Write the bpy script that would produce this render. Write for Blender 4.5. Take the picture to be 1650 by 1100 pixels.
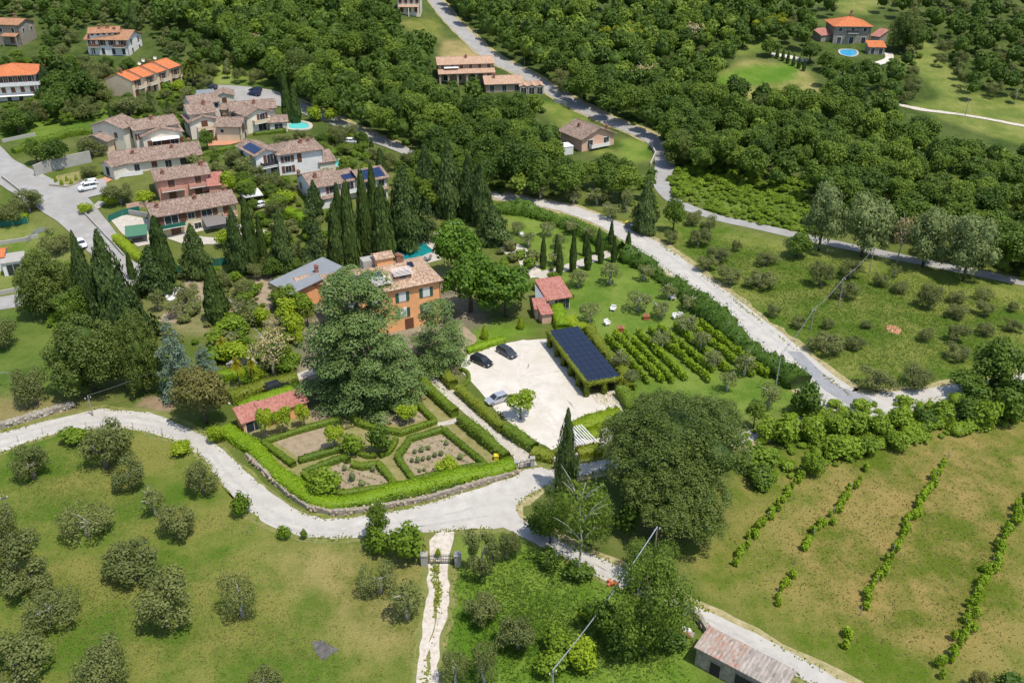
import bpy, math, random
import numpy as np
from mathutils import Vector, Matrix
from mathutils.geometry import tessellate_polygon
for _o in list(bpy.data.objects): bpy.data.objects.remove(_o)
scene = bpy.context.scene
COL = scene.collection
rad = math.radians
# ------------------------------------------------------------------ camera
CAM_H, PITCH, FPX = 82.0, rad(29.0), 1450.0
cam_data = bpy.data.cameras.new('camera')
cam_data.sensor_width = 36.0
cam_data.lens = FPX / 1650 * 36
cam_data.clip_start, cam_data.clip_end = 1.0, 9000.0
cam = bpy.data.objects.new('camera', cam_data); COL.objects.link(cam)
cam.location = (0, 0, CAM_H); cam.rotation_euler = (rad(90) - PITCH, 0, 0)
scene.camera = cam
# ------------------------------------------------------------------ sky, sun, exposure
SUN_EL = rad(67.0)
_sx, _sy = 0.74, -0.67
SUN = Vector((_sx * math.cos(SUN_EL), _sy * math.cos(SUN_EL), math.sin(SUN_EL)))
world = bpy.data.worlds.new('World'); scene.world = world; world.use_nodes = True
_nt = world.node_tree
_bg = _nt.nodes['Background']
_sky = _nt.nodes.new('ShaderNodeTexSky'); _sky.sky_type = 'NISHITA'; _sky.sun_disc = False
_sky.sun_elevation = SUN_EL; _sky.sun_rotation = math.atan2(_sx, _sy)
_nt.links.new(_sky.outputs[0], _bg.inputs[0]); _bg.inputs[1].default_value = 0.15
sun_data = bpy.data.lights.new('sun', 'SUN'); sun_data.energy = 3.6; sun_data.angle = rad(0.53)
sun_data.color = (1.0, 0.955, 0.88)
sun = bpy.data.objects.new('sun', sun_data); COL.objects.link(sun)
sun.rotation_euler = SUN.to_track_quat('Z', 'Y').to_euler(); sun.location = SUN * 300
vs = scene.view_settings
vs.view_transform = 'Standard'; vs.look = 'None'; vs.gamma = 1.0; vs.use_curve_mapping = False
vs.exposure = 0.37
scene.cycles.max_bounces = 6; scene.cycles.transparent_max_bounces = 6
scene.cycles.diffuse_bounces = 3; scene.cycles.glossy_bounces = 2
# ------------------------------------------------------------------ the lie of the land
def _ss(a, b, t):
    t = (t - a) / (b - a)
    t = 0.0 if t < 0 else 1.0 if t > 1 else t
    return t * t * (3 - 2 * t)
PADS = []
def land(x, y):
    """Height of the terrain: flat estate, village terrace rising on the left, wooded hill behind."""
    z = 9.0 * _ss(170, 245, y) * _ss(5, 75, -x) + 24.0 * _ss(245, 480, y)
    if y > 480: z += 0.15 * (y - 480)
    for px_, py_, r0, r1, pz in PADS:
        k = 1 - _ss(r0, r1, math.hypot(x - px_, y - py_)); z += (pz - z) * k
    return z
def land_np(X, Y):
    ss = lambda a, b, t: (lambda u: u * u * (3 - 2 * u))(np.clip((t - a) / (b - a), 0, 1))
    Z = 9.0 * ss(170, 245, Y) * ss(5, 75, -X) + 24.0 * ss(245, 480, Y) + 0.15 * np.maximum(0, Y - 480)
    for px_, py_, r0, r1, pz in PADS: Z = Z + (pz - Z) * (1 - ss(r0, r1, np.hypot(X - px_, Y - py_)))
    return Z
_cp, _sp = math.cos(PITCH), math.sin(PITCH)
def ray(px, py):
    u, v = (px - 825) / FPX, (py - 550) / FPX
    return (u, _cp - v * _sp, -_sp - v * _cp)
def at(px, py, dz=0.0):
    """The point of the land (raised by dz) that the survey photograph shows at this pixel."""
    d = ray(px, py)
    f = lambda t: CAM_H + d[2] * t - dz - land(d[0] * t, d[1] * t)
    if d[2] < 0:
        t = (CAM_H - dz) / -d[2]
        if land(d[0] * t, d[1] * t) < 1e-6: return Vector((d[0] * t, d[1] * t, dz))
    a, t = 0.0, 60.0
    while t < 3000:
        if f(t) < 0: break
        a = t; t += 6.0
    b = t
    for _ in range(22):
        m = (a + b) / 2
        if f(m) > 0: a = m
        else: b = m
    return Vector((d[0] * b, d[1] * b, CAM_H + d[2] * b))
def on_plane(px, py, z):
    d = ray(px, py); t = (z - CAM_H) / d[2]
    return Vector((d[0] * t, d[1] * t, z))
def pix(p):
    dy, dz = p[1], p[2] - CAM_H
    fw = dy * _cp - dz * _sp; up = dy * _sp + dz * _cp
    return 825 + FPX * p[0] / fw, 550 - FPX * up / fw, fw
for _px, _r in (((481, 202), 5.5), ((551, 263), 3.5), ((1367, 86), 8.0), ((662, 406), 8.5)):   # level ground cut for the pools
    _q = at(*_px); PADS.append((_q.x, _q.y, _r, _r + 7, _q.z))
# ------------------------------------------------------------------ objects
def link(o, parent=None):
    COL.objects.link(o)
    if parent is not None: o.parent = parent
    return o
def tag(o, label=None, cat=None, group=None, kind=None):
    if label: o['label'] = label
    if cat: o['category'] = cat
    if group: o['group'] = group
    if kind: o['kind'] = kind
    return o
def empty(name, loc, rz=0.0):
    o = bpy.data.objects.new(name, None); o.empty_display_size = 0.5
    o.location = loc; o.rotation_euler = (0, 0, rz)
    return link(o)
def mesh_np(name, V, polys, m, tint=None, smooth=False):
    """polys: list of int arrays (n,k)"""
    me = bpy.data.meshes.new(name)
    V = np.asarray(V, np.float32)
    me.vertices.add(len(V)); me.vertices.foreach_set('co', V.ravel())
    loops = np.concatenate([np.asarray(p, np.int32).ravel() for p in polys])
    tot = np.concatenate([np.full(len(p), np.asarray(p).shape[1], np.int32) for p in polys])
    start = np.concatenate([[0], np.cumsum(tot)[:-1]]).astype(np.int32)
    me.loops.add(len(loops)); me.loops.foreach_set('vertex_index', loops)
    me.polygons.add(len(tot)); me.polygons.foreach_set('loop_start', start)
    if smooth: me.polygons.foreach_set('use_smooth', np.ones(len(tot), bool))
    me.update(calc_edges=True)
    if tint is not None:
        at_ = me.attributes.new('tint', 'FLOAT', 'POINT'); at_.data.foreach_set('value', np.asarray(tint, np.float32))
    if m: me.materials.append(m)
    return me
def new(name, me, parent=None, loc=(0, 0, 0), rz=0.0, scale=None):
    o = bpy.data.objects.new(name, me); o.location = loc; o.rotation_euler = (0, 0, rz)
    if scale: o.scale = scale
    return link(o, parent)
class MB:
    """Collects plain shapes; build() links them as one mesh object."""
    def __init__(s): s.v = []; s.f = []
    def add(s, vs_, fs):
        n = len(s.v); s.v += [tuple(p) for p in vs_]; s.f += [tuple(i + n for i in f) for f in fs]
    def box(s, c, d, rz=0.0, taper=1.0):
        cx, cy, cz = c; hx, hy, hz = d[0] / 2, d[1] / 2, d[2] / 2
        ca, sa = math.cos(rz), math.sin(rz); P = []
        for z, k in ((-hz, 1.0), (hz, taper)):
            for x, y in ((-hx, -hy), (hx, -hy), (hx, hy), (-hx, hy)):
                x *= k; y *= k
                P.append((cx + x * ca - y * sa, cy + x * sa + y * ca, cz + z))
        s.add(P, [(3, 2, 1, 0), (4, 5, 6, 7), (0, 1, 5, 4), (1, 2, 6, 5), (2, 3, 7, 6), (3, 0, 4, 7)])
    def tube(s, pts, rs, n=6):
        pts = [Vector(p) for p in pts]; rings = []
        if not hasattr(rs, '__len__'): rs = [rs] * len(pts)
        for i, p in enumerate(pts):
            d = (pts[min(i + 1, len(pts) - 1)] - pts[max(i - 1, 0)]).normalized()
            a = d.cross(Vector((0.31, 0.95, 0.1)) if abs(d.z) > .5 else Vector((0, 0, 1))).normalized(); b = d.cross(a)
            rings.append([p + (a * math.cos(2 * math.pi * k / n) + b * math.sin(2 * math.pi * k / n)) * rs[i] for k in range(n)])
        V = [q for r in rings for q in r]; F = []
        for i in range(len(pts) - 1):
            for k in range(n):
                k2 = (k + 1) % n; F.append((i * n + k, i * n + k2, (i + 1) * n + k2, (i + 1) * n + k))
        F.append(tuple(range(n))[::-1]); F.append(tuple((len(pts) - 1) * n + k for k in range(n)))
        s.add(V, F)
    def prism(s, prof, y0, y1, axis='y'):
        """extrude a closed profile of (a, z) from y0 to y1 along an axis"""
        n = len(prof)
        if axis == 'y': P = [(a, y0, z) for a, z in prof] + [(a, y1, z) for a, z in prof]
        else: P = [(y0, a, z) for a, z in prof] + [(y1, a, z) for a, z in prof]
        s.add(P, [tuple(range(n)), tuple(range(2 * n - 1, n - 1, -1))] + [(i, i + n, (i + 1) % n + n, (i + 1) % n) for i in range(n)])
    def mesh(s, name, m, smooth=False):
        me = bpy.data.meshes.new(name); me.from_pydata(s.v, [], s.f); me.update()
        me.polygons.foreach_set('use_smooth', np.full(len(me.polygons), smooth))
        import bmesh
        b = bmesh.new(); b.from_mesh(me); bmesh.ops.recalc_face_normals(b, faces=b.faces); b.to_mesh(me); b.free()
        if m: me.materials.append(m)
        return me
    def build(s, name, m, parent=None, loc=(0, 0, 0), rz=0.0, smooth=False):
        return new(name, s.mesh(name, m, smooth), parent, loc, rz)
# ------------------------------------------------------------------ materials
def _node(nt, t, **kw):
    n = nt.nodes.new(t)
    for k, v in kw.items(): setattr(n, k, v)
    return n
def mat(name, stops, scale=1.0, detail=4.0, rough=0.85, bump=0.0, coord='Object', stretch=(1, 1, 1), metal=0.0, bscale=None, spec=0.3, large=None):
    """stops: list of (pos, rgb) on a noise; large: (scale, rgb, amount) a second slow noise that mixes in another colour"""
    m = bpy.data.materials.new(name); m.use_nodes = True; nt = m.node_tree
    bs = nt.nodes['Principled BSDF']; bs.inputs['Roughness'].default_value = rough
    bs.inputs['Metallic'].default_value = metal; bs.inputs['Specular IOR Level'].default_value = spec
    if coord == 'World':
        src = _node(nt, 'ShaderNodeNewGeometry').outputs['Position']
    else:
        src = _node(nt, 'ShaderNodeTexCoord').outputs[coord]
    mp = _node(nt, 'ShaderNodeMapping'); mp.inputs['Scale'].default_value = stretch; nt.links.new(src, mp.inputs[0])
    nz = _node(nt, 'ShaderNodeTexNoise'); nz.inputs['Scale'].default_value = scale; nz.inputs['Detail'].default_value = detail
    nz.inputs['Roughness'].default_value = 0.62
    nt.links.new(mp.outputs[0], nz.inputs['Vector'])
    cr = _node(nt, 'ShaderNodeValToRGB'); el = cr.color_ramp.elements
    while len(el) < len(stops): el.new(0.5)
    for e, (p, c) in zip(el, stops): e.position = p; e.color = (*c, 1)
    nt.links.new(nz.outputs[0], cr.inputs[0]); out = cr.outputs[0]
    if large:
        n2 = _node(nt, 'ShaderNodeTexNoise'); n2.inputs['Scale'].default_value = large[0]; n2.inputs['Detail'].default_value = 5
        nt.links.new(src, n2.inputs['Vector'])
        r2 = _node(nt, 'ShaderNodeMapRange'); r2.inputs[1].default_value = 0.45; r2.inputs[2].default_value = 0.68
        r2.inputs[4].default_value = large[2]; nt.links.new(n2.outputs[0], r2.inputs[0])
        mx = _node(nt, 'ShaderNodeMixRGB'); mx.inputs[2].default_value = (*large[1], 1)
        nt.links.new(r2.outputs[0], mx.inputs[0]); nt.links.new(out, mx.inputs[1]); out = mx.outputs[0]
    nt.links.new(out, bs.inputs['Base Color'])
    if bump:
        bn = _node(nt, 'ShaderNodeTexNoise'); bn.inputs['Scale'].default_value = bscale or scale * 2; bn.inputs['Detail'].default_value = 3
        nt.links.new(mp.outputs[0], bn.inputs['Vector'])
        bp = _node(nt, 'ShaderNodeBump'); bp.inputs['Strength'].default_value = min(1, bump); bp.inputs['Distance'].default_value = 0.1
        nt.links.new(bn.outputs[0], bp.inputs['Height']); nt.links.new(bp.outputs[0], bs.inputs['Normal'])
    return m
def plain(name, c, rough=0.6, metal=0.0, var=0.12, scale=3.0, spec=0.4):
    return mat(name, [(0.3, tuple(v * (1 - var) for v in c)), (0.7, tuple(min(1, v * (1 + var)) for v in c))], scale, 4, rough, metal=metal, spec=spec)
LEAF_K = 1.62
LEAF_RGB = (1.16 * LEAF_K, LEAF_K, .58 * LEAF_K)
def leafmat(name, dark, light, transl=0.28, objvar=0.5, rough=0.55, third=None, keep=False):
    """leaf: colour by a per-leaf random number and by plant; part of the light passes through"""
    m = bpy.data.materials.new(name); m.use_nodes = True; nt = m.node_tree
    bs = nt.nodes['Principled BSDF']; outn = nt.nodes['Material Output']
    a = _node(nt, 'ShaderNodeAttribute', attribute_name='tint')
    oi = _node(nt, 'ShaderNodeObjectInfo')
    ma = _node(nt, 'ShaderNodeMath', operation='MULTIPLY'); ma.inputs[1].default_value = 1 - objvar
    mo = _node(nt, 'ShaderNodeMath', operation='MULTIPLY_ADD'); mo.inputs[1].default_value = objvar
    nt.links.new(a.outputs['Fac'], ma.inputs[0]); nt.links.new(oi.outputs['Random'], mo.inputs[0]); nt.links.new(ma.outputs[0], mo.inputs[2])
    if not keep: dark, light = (tuple(min(.5, c * k) for c, k in zip(q, LEAF_RGB)) for q in (dark, light))
    cr = _node(nt, 'ShaderNodeValToRGB'); el = cr.color_ramp.elements
    el[0].position = 0.1; el[0].color = (*dark, 1); el[1].position = 0.85; el[1].color = (*light, 1)
    if third: e = el.new(0.97); e.color = (*third, 1)
    nt.links.new(mo.outputs[0], cr.inputs[0])
    nt.links.new(cr.outputs[0], bs.inputs['Base Color']); bs.inputs['Roughness'].default_value = rough
    bs.inputs['Specular IOR Level'].default_value = 0.25
    tr = _node(nt, 'ShaderNodeBsdfTranslucent'); nt.links.new(cr.outputs[0], tr.inputs[0])
    mx = _node(nt, 'ShaderNodeMixShader'); mx.inputs[0].default_value = min(.5, transl + .08)
    nt.links.new(bs.outputs[0], mx.inputs[1]); nt.links.new(tr.outputs[0], mx.inputs[2]); nt.links.new(mx.outputs[0], outn.inputs[0])
    return m
M = {}
M['oak'] = leafmat('oak_leaves', (.024, .056, .011), (.076, .136, .026), objvar=.62, third=(.165, .225, .035))
M['ash'] = leafmat('pale_wood_leaves', (.045, .090, .014), (.110, .175, .034), objvar=.5)
M['poplar'] = leafmat('poplar_leaves', (.032, .075, .014), (.098, .160, .036), .3, .3)
M['walnut'] = leafmat('walnut_leaves', (.040, .095, .015), (.085, .170, .025), objvar=.3)
M['olive'] = leafmat('olive_leaves', (.054, .082, .036), (.128, .160, .082), objvar=.3)
M['greyolive'] = leafmat('grey_olive_leaves', (.062, .094, .040), (.135, .170, .088), objvar=.4)
M['cypress'] = leafmat('cypress_leaves', (.020, .045, .016), (.058, .098, .034), .12, .4)
M['conifer'] = leafmat('conifer_leaves', (.022, .050, .020), (.066, .108, .048), .12, .4)
M['cedar'] = leafmat('cedar_needles', (.042, .090, .036), (.105, .165, .078), .12, .25)
M['bluecedar'] = leafmat('blue_cedar_needles', (.11, .17, .11), (.21, .28, .19), .12, .25, keep=True)
M['pine'] = leafmat('pine_needles', (.030, .060, .015), (.090, .130, .042), .18, .2)
M['willow'] = leafmat('silver_willow_leaves', (.080, .130, .070), (.165, .220, .140), .35, .25)
M['shrub'] = leafmat('shrub_leaves', (.055, .110, .014), (.140, .230, .030), .3, .5)
M['darkshrub'] = leafmat('dark_shrub_leaves', (.030, .070, .014), (.075, .135, .025), .25, .4)
M['lime'] = leafmat('lime_green_leaves', (.110, .190, .015), (.220, .320, .030), .35, .3)
M['box'] = leafmat('clipped_box_leaves', (.042, .088, .013), (.110, .170, .024), .22, .3)
M['laurel'] = leafmat('laurel_leaves', (.026, .065, .012), (.070, .135, .022), .2, .3)
M['bighedge'] = leafmat('bright_hedge_leaves', (.088, .172, .010), (.172, .295, .022), .3, .25)
M['olivehedge'] = leafmat('privet_hedge_leaves', (.075, .110, .018), (.150, .200, .030), .25, .3)
M['vine'] = leafmat('vine_leaves', (.085, .160, .012), (.190, .300, .025), .35, .3)
M['broom'] = leafmat('broom_flowers', (.10, .14, .015), (.42, .36, .015), .3, .3)
M['lavender'] = leafmat('lavender_leaves', (.080, .125, .075), (.150, .205, .125), .2, .3)
M['palm'] = leafmat('palm_leaves', (.050, .085, .020), (.120, .165, .045), .2, .3)
M['yellow'] = leafmat('yellow_leaves', (.22, .22, .02), (.48, .40, .03), .3, .3)
M['twig'] = leafmat('dry_twigs', (.16, .14, .10), (.32, .28, .21), .1, .4)
M['brownleaf'] = leafmat('dull_evergreen_leaves', (.055, .065, .026), (.120, .125, .055), .15, .3)
M['grass'] = leafmat('grass_blades', (.145, .155, .030), (.250, .210, .070), .5, .0, keep=True)
M['greengrass'] = leafmat('green_grass_blades', (.080, .155, .012), (.175, .235, .036), .45, .0, keep=True)
M['bark'] = mat('bark', [(.3, (.10, .085, .07)), (.7, (.26, .23, .20))], 3.0, 5, .9, .5)
M['darkbark'] = mat('dark_bark', [(.3, (.05, .04, .03)), (.7, (.14, .11, .085))], 3.0, 5, .9, .5)
M['palebark'] = mat('pale_bark', [(.3, (.25, .23, .20)), (.7, (.45, .42, .38))], 3.0, 5, .9, .5)
# ------------------------------------------------------------------ foliage: real leaf clumps spread through a crown
def _nrm(a): return a / np.maximum(1e-9, np.linalg.norm(a, axis=1, keepdims=True))
def rdir(rng, n): return _nrm(rng.normal(size=(n, 3)))
def cards(P, N, S, rng, aspect=0.75):
    """small leaf-clump faces (rhombs) at P, facing N"""
    n = len(P); T = _nrm(np.cross(N, rdir(rng, n))); B = np.cross(N, T)
    S = np.asarray(S).reshape(-1, 1) * 0.5
    V = np.stack([P + T * S, P + B * S * aspect + N * S * .25, P - T * S, P - B * S * aspect + N * S * .25], 1).reshape(-1, 3)
    return V, np.arange(4 * n).reshape(-1, 4)
def _ico(sub=1):
    import bmesh
    b = bmesh.new(); bmesh.ops.create_icosphere(b, subdivisions=sub, radius=1)
    V = np.array([v.co[:] for v in b.verts]); F = np.array([[v.index for v in f.verts] for f in b.faces]); b.free()
    return V, F
ICO_V, ICO_F = _ico(1)
ICO2_V, ICO2_F = _ico(2)
class Leaves:
    def __init__(s, seed): s.rng = np.random.default_rng(seed); s.V = []; s.Q = []; s.T = []; s.tint = []; s.n = 0
    def quads(s, P, N, S, tint, aspect=.75):
        V, Q = cards(P, N, S, s.rng, aspect); s.V.append(V); s.Q.append(Q + s.n); s.n += len(V)
        s.tint.append(np.repeat(tint, 4))
    def tris(s, V, F, tint):
        s.V.append(V); s.T.append(F + s.n); s.n += len(V); s.tint.append(np.full(len(V), tint) if np.isscalar(tint) else tint)
    def blobs(s, C, R, n, size, core=.8, rough=.12, up=.25, low=-.75, cull=.72, wild=.55):
        """leaf clumps over a set of ellipsoids (centres C, radii R)"""
        rng = s.rng; C = np.asarray(C, float); R = np.asarray(R, float)
        w = (R[:, 0] * R[:, 2]) ** .9; w = w / w.sum()
        k = rng.choice(len(C), n, p=w); D = rdir(rng, n)
        D[:, 2] = np.where(D[:, 2] < low, -D[:, 2], D[:, 2])
        rr = 1 + rng.normal(size=n) * rough
        P = C[k] + D * R[k] * rr[:, None]
        keep = np.ones(n, bool)
        for j in range(len(C)):
            q = np.linalg.norm((P - C[j]) / R[j], axis=1); keep &= ~((q < cull) & (k != j))
        P, D, k = P[keep], D[keep], k[keep]; m = len(P)
        N = _nrm(_nrm(D / R[k]) * .75 + rdir(rng, m) * wild + np.array([0, 0, up]))
        bl = rng.random(len(C))
        tint = np.clip(.25 * bl[k] + .75 * rng.random(m), 0, 1)
        s.quads(P, N, size * rng.uniform(.6, 1.35, m), tint)
        if core:
            for c, r in zip(C, R):
                jit = 1 + rng.normal(size=(len(ICO_V), 1)) * .09
                s.tris(ICO_V * r * core * jit + c, ICO_F, .2)
    def arrays(s):
        P = []
        if s.Q: P.append(np.concatenate(s.Q))
        if s.T: P.append(np.concatenate(s.T))
        return np.concatenate(s.V), P, np.concatenate(s.tint)
    def mesh(s, name, m):
        V, P, t = s.arrays(); return mesh_np(name, V, P, m, t)
# ---- crowns in a unit space: radius 1 sideways, 1 up and down from the crown's middle (z = 0)
def crown_round(seed, nb=14, n=1900, size=.15, br=(.28, .46), core=.8, flat=.8, low=-.7):
    L = Leaves(seed); rng = L.rng; C = []; R = []
    for i in range(nb):
        d = rdir(rng, 1)[0]; r = rng.uniform(*br)
        if d[2] < -.55: d[2] *= -.5
        q = (1 - r) * rng.uniform(.72, 1.06)
        C.append(d * q); R.append([r * rng.uniform(.85, 1.2), r * rng.uniform(.85, 1.2), r * flat])
    C.append([0, 0, -.05]); R.append([.55, .55, .6])
    L.blobs(C, R, n, size, core, low=low); return L
def crown_olive(seed, n=4300, size=.085, core=.5):
    """lopsided crown of uneven clumps round an open middle where the limbs show"""
    L = Leaves(seed); rng = L.rng; C = []; R = []; hole = rng.uniform(0, 6.28); nb = rng.integers(15, 22)
    for i in range(nb):
        a = rng.uniform(0, 6.28); r = rng.uniform(.17, .40); q = (1 - r * .8) * math.sqrt(rng.uniform(.12, 1))
        if abs((a - hole + math.pi) % (2 * math.pi) - math.pi) < .7 and q < .7: q = .8
        z = rng.uniform(-.7, .15) + .62 * math.sqrt(max(0, 1 - q * q)) * rng.uniform(.3, 1.1)
        C.append([q * math.cos(a), q * math.sin(a), z]); R.append([r * rng.uniform(.8, 1.25), r * rng.uniform(.8, 1.25), r * rng.uniform(.7, 1.05)])
    L.blobs(C, R, n, size, core, rough=.17, low=-.95); return L
def crown_umbrella(seed, nb=60, n=9000, size=.05):
    L = Leaves(seed); rng = L.rng; C = []; R = []
    for i in range(nb):
        a = rng.uniform(0, 2 * math.pi); q = math.sqrt(rng.random()); r = rng.uniform(.10, .19)
        q *= 1 - r; z = .55 * math.sqrt(max(0, 1 - q * q)) + rng.uniform(-.08, .08) + (-.3 if q > .6 and rng.random() < .4 else 0)
        C.append([q * math.cos(a), q * math.sin(a), z]); R.append([r, r, r * 1.3])
    L.blobs(C, R, n, size, .8, rough=.08, up=.3, low=-.5, wild=.4, cull=.8); return L
def crown_tufted(seed, lobes, n=50000, size=.024, per=48, tuft=(.055, .085), low=-.15):
    """a pine: big rounded lobes, each set with small upright tufts of needles"""
    L = Leaves(seed); rng = L.rng; C = []; R = []
    for cx, cy, cz, r, rz in lobes:
        m = int(per * (r / .3) ** 2)
        D = rdir(rng, m * 2); D = D[D[:, 2] > low][:m]
        for d in D:
            t = rng.uniform(*tuft); C.append(np.array([cx, cy, cz]) + d * np.array([r, r, rz]) * rng.uniform(.88, 1.04)); R.append([t, t, t * 1.25])
        jit = 1 + rng.normal(size=(len(ICO2_V), 1)) * .05
        L.tris(ICO2_V * np.array([r, r, rz]) * .64 * jit + np.array([cx, cy, cz]), ICO2_F, .15)
    L.blobs(C, R, n, size, 0, rough=.14, up=.35, low=-.6, wild=.5, cull=.3); return L
def crown_column(seed, n=1500, size=.16, power=.55, ragged=.07, core=.82, blunt=.0, tipy=False):
    """a cypress: a narrow spindle of upright sprays"""
    L = Leaves(seed); rng = L.rng
    ph = rng.uniform(0, 6.28, 4)
    def prof(t, a):
        base = np.minimum(1, (1.02 - t) ** power * 1.08) * np.minimum(1, .62 + t * 1.35)
        base = np.maximum(base, blunt * (t < .97))
        return base * (1 + ragged * (np.sin(3 * a + ph[0] + 5 * t) + np.sin(5 * a + ph[1] - 11 * t) * .7 + np.sin(2 * a + 17 * t + ph[2])))
    t = 1 - np.sqrt(1 - rng.random(n) * .999); t = np.where(rng.random(n) < .25, rng.random(n), t); a = rng.uniform(0, 2 * math.pi, n)
    r = prof(t, a) * (1 + rng.normal(size=n) * (.05 + ragged * .5))
    P = np.stack([r * np.cos(a), r * np.sin(a), t * 2 - 1], 1)
    N = _nrm(np.stack([np.cos(a), np.sin(a), np.full(n, .25)], 1) + rdir(rng, n) * .7)
    L.quads(P, N, size * rng.uniform(.6, 1.4, n) * (.6 + .5 * (1 - t)), rng.random(n), .7)
    nt_, na = 14, 9; V = []; F = []
    for i in range(nt_):
        tt = i / (nt_ - 1) * .97
        for k in range(na):
            aa = 2 * math.pi * k / na; rr = float(prof(np.array(tt), np.array(aa))) * core
            V.append([rr * math.cos(aa), rr * math.sin(aa), tt * 2 - 1])
    for i in range(nt_ - 1):
        for k in range(na):
            k2 = (k + 1) % na; F.append([i * na + k, i * na + k2, (i + 1) * na + k2]); F.append([i * na + k, (i + 1) * na + k2, (i + 1) * na + k])
    L.tris(np.array(V), np.array(F), .2); return L
def crown_tiers(seed, tiers=9, per=9, n=9000, size=.05, power=.8, droop=.12, thick=.055, top=.12, spread=.17, qs=(.38, .68, .93), wild=.6):
    """a cedar or fir: level plates of foliage carried on whorled boughs"""
    L = Leaves(seed); rng = L.rng; C = []; R = []
    for i in range(tiers):
        t = i / (tiers - 1); rr = max(top, (1 - t) ** power)
        for k in range(max(4, int(per * (.45 + .55 * rr)))):
            a = rng.uniform(0, 6.28); ln = rr * rng.uniform(.72, 1.08)
            for q in qs:
                if ln * q < .12 and q < .9: continue
                x = ln * q; w = spread * (.65 + .35 * (1 - abs(q - .6))) * rng.uniform(.8, 1.25) * (.55 + .45 * rr)
                C.append([x * math.cos(a) + rng.normal() * .03, x * math.sin(a) + rng.normal() * .03, t * 2 - 1 + .06 - droop * x * x + rng.normal() * .05])
                R.append([w, w, thick * rng.uniform(.8, 1.4)])
    C = np.array(C); R = np.array(R); w = R[:, 0] ** 2; k = rng.choice(len(C), n, p=w / w.sum())
    a = rng.uniform(0, 6.28, n); q = np.sqrt(rng.random(n)) * 1.05
    P = C[k] + np.stack([q * np.cos(a), q * np.sin(a), 1 - q * q + rng.normal(size=n) * .25 - .4 * q], 1) * R[k]
    N = _nrm(np.stack([np.cos(a) * q * .6, np.sin(a) * q * .6, np.full(n, .9)], 1) + rdir(rng, n) * wild)
    L.quads(P, N, size * rng.uniform(.6, 1.4, n), np.clip(.35 * rng.random(len(C))[k] + .65 * rng.random(n), 0, 1), .6)
    return L
def crown_sparse(seed, nb=12, n=500, size=.10):
    return crown_round(seed, nb, n, size, (.18, .32), 0)
def crown_palm(seed, fronds=46, size=.16):
    L = Leaves(seed); rng = L.rng
    for i in range(fronds):
        a = rng.uniform(0, 6.28); el = rng.uniform(-.5, 1.35); ln = rng.uniform(.8, 1.0)
        m = 26; t = np.linspace(.08, 1, m)
        x = ln * t * math.cos(el); z = ln * t * math.sin(el) - .75 * t ** 2 * (.3 + .7 * math.cos(el))
        P = np.stack([x * math.cos(a), x * math.sin(a), z], 1)
        side = np.array([-math.sin(a), math.cos(a), 0])
        for sg in (1, -1):
            Q = P + side * sg * size * .45 * np.sin(np.pi * np.clip(t, .05, .97))[:, None]
            N = _nrm(np.tile(side * -sg * .5 + np.array([0, 0, .8]), (m, 1)) + rdir(rng, m) * .25)
            L.quads(Q, N, np.full(m, size), np.clip(rng.random(m) * .6 + .4 * rng.random(), 0, 1), .35)
    return L
def trunk(seed, gap, r=.09, limbs=5, m=None, up=.5, crook=.1, spread=.6):
    """tapered trunk from the foot (z = -gap) into the crown, with limbs"""
    rng = np.random.default_rng(seed); b = MB()
    pts = [Vector((0, 0, -gap - .02))]; z0, z1 = -gap, up
    for i in range(1, 6):
        t = i / 5; pts.append(Vector((rng.normal() * crook * t, rng.normal() * crook * t, z0 + (z1 - z0) * t)))
    b.tube(pts, [r * (1.25 - .95 * i / 5) for i in range(6)], 7)
    for k in range(limbs):
        j = rng.integers(2, 5); p = pts[j]; a = rng.uniform(0, 6.28); ln = rng.uniform(.5, 1) * spread
        q = p + Vector((math.cos(a) * ln * .5, math.sin(a) * ln * .5, ln * .45)); w = p + Vector((math.cos(a) * ln, math.sin(a) * ln, ln * .7))
        b.tube([p, q, w], [r * .5, r * .34, r * .12], 5)
    return b.mesh('trunk', m, True)
KIND = {}
def kind(key, name, cat, lm, protos, gap, bk='bark', tr=None, ratio=1.0):
    ms = []
    for i, L in enumerate(protos):
        ms.append((L.mesh('crown', M[lm]), trunk(900 + i, gap, m=M[bk], **(tr or {})) if tr is not None else None))
    KIND[key] = dict(name=name, cat=cat, ms=ms, gap=gap, ratio=ratio, lm=lm)
T_ = dict(limbs=5)
kind('olive', 'olive_tree', 'tree', 'olive', [crown_olive(10 + i) for i in range(8)], .98, 'bark', dict(r=.10, limbs=8, crook=.14, up=.15, spread=.5))
kind('greyolive', 'olive_tree', 'tree', 'greyolive', [crown_round(20 + i, 13, 1500, .115, (.2, .36), 0, .85) for i in range(4)], 1.15, 'palebark', dict(r=.11, limbs=8, crook=.15, spread=.8))
kind('openolive', 'olive_tree', 'tree', 'olive', [crown_olive(30 + i, 3000, .085, 0) for i in range(4)], 1.02, 'palebark', dict(r=.10, limbs=9, crook=.15, up=.2, spread=.6))
kind('oak', 'broadleaf_tree', 'tree', 'oak', [crown_round(40 + i, 22, 3200, .12, (.2, .38), .62, .85) for i in range(6)], 1.12, 'darkbark', dict(r=.07))
kind('bigoak', 'broadleaf_tree', 'tree', 'poplar', [crown_olive(47 + i, 11000, .055, .4) for i in range(3)], 1.08, 'darkbark', dict(r=.05))
kind('ash', 'broadleaf_tree', 'tree', 'ash', [crown_round(50 + i, 20, 2800, .115, (.18, .36), .58, .95) for i in range(4)], 1.12, 'darkbark', dict(r=.06))
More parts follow.
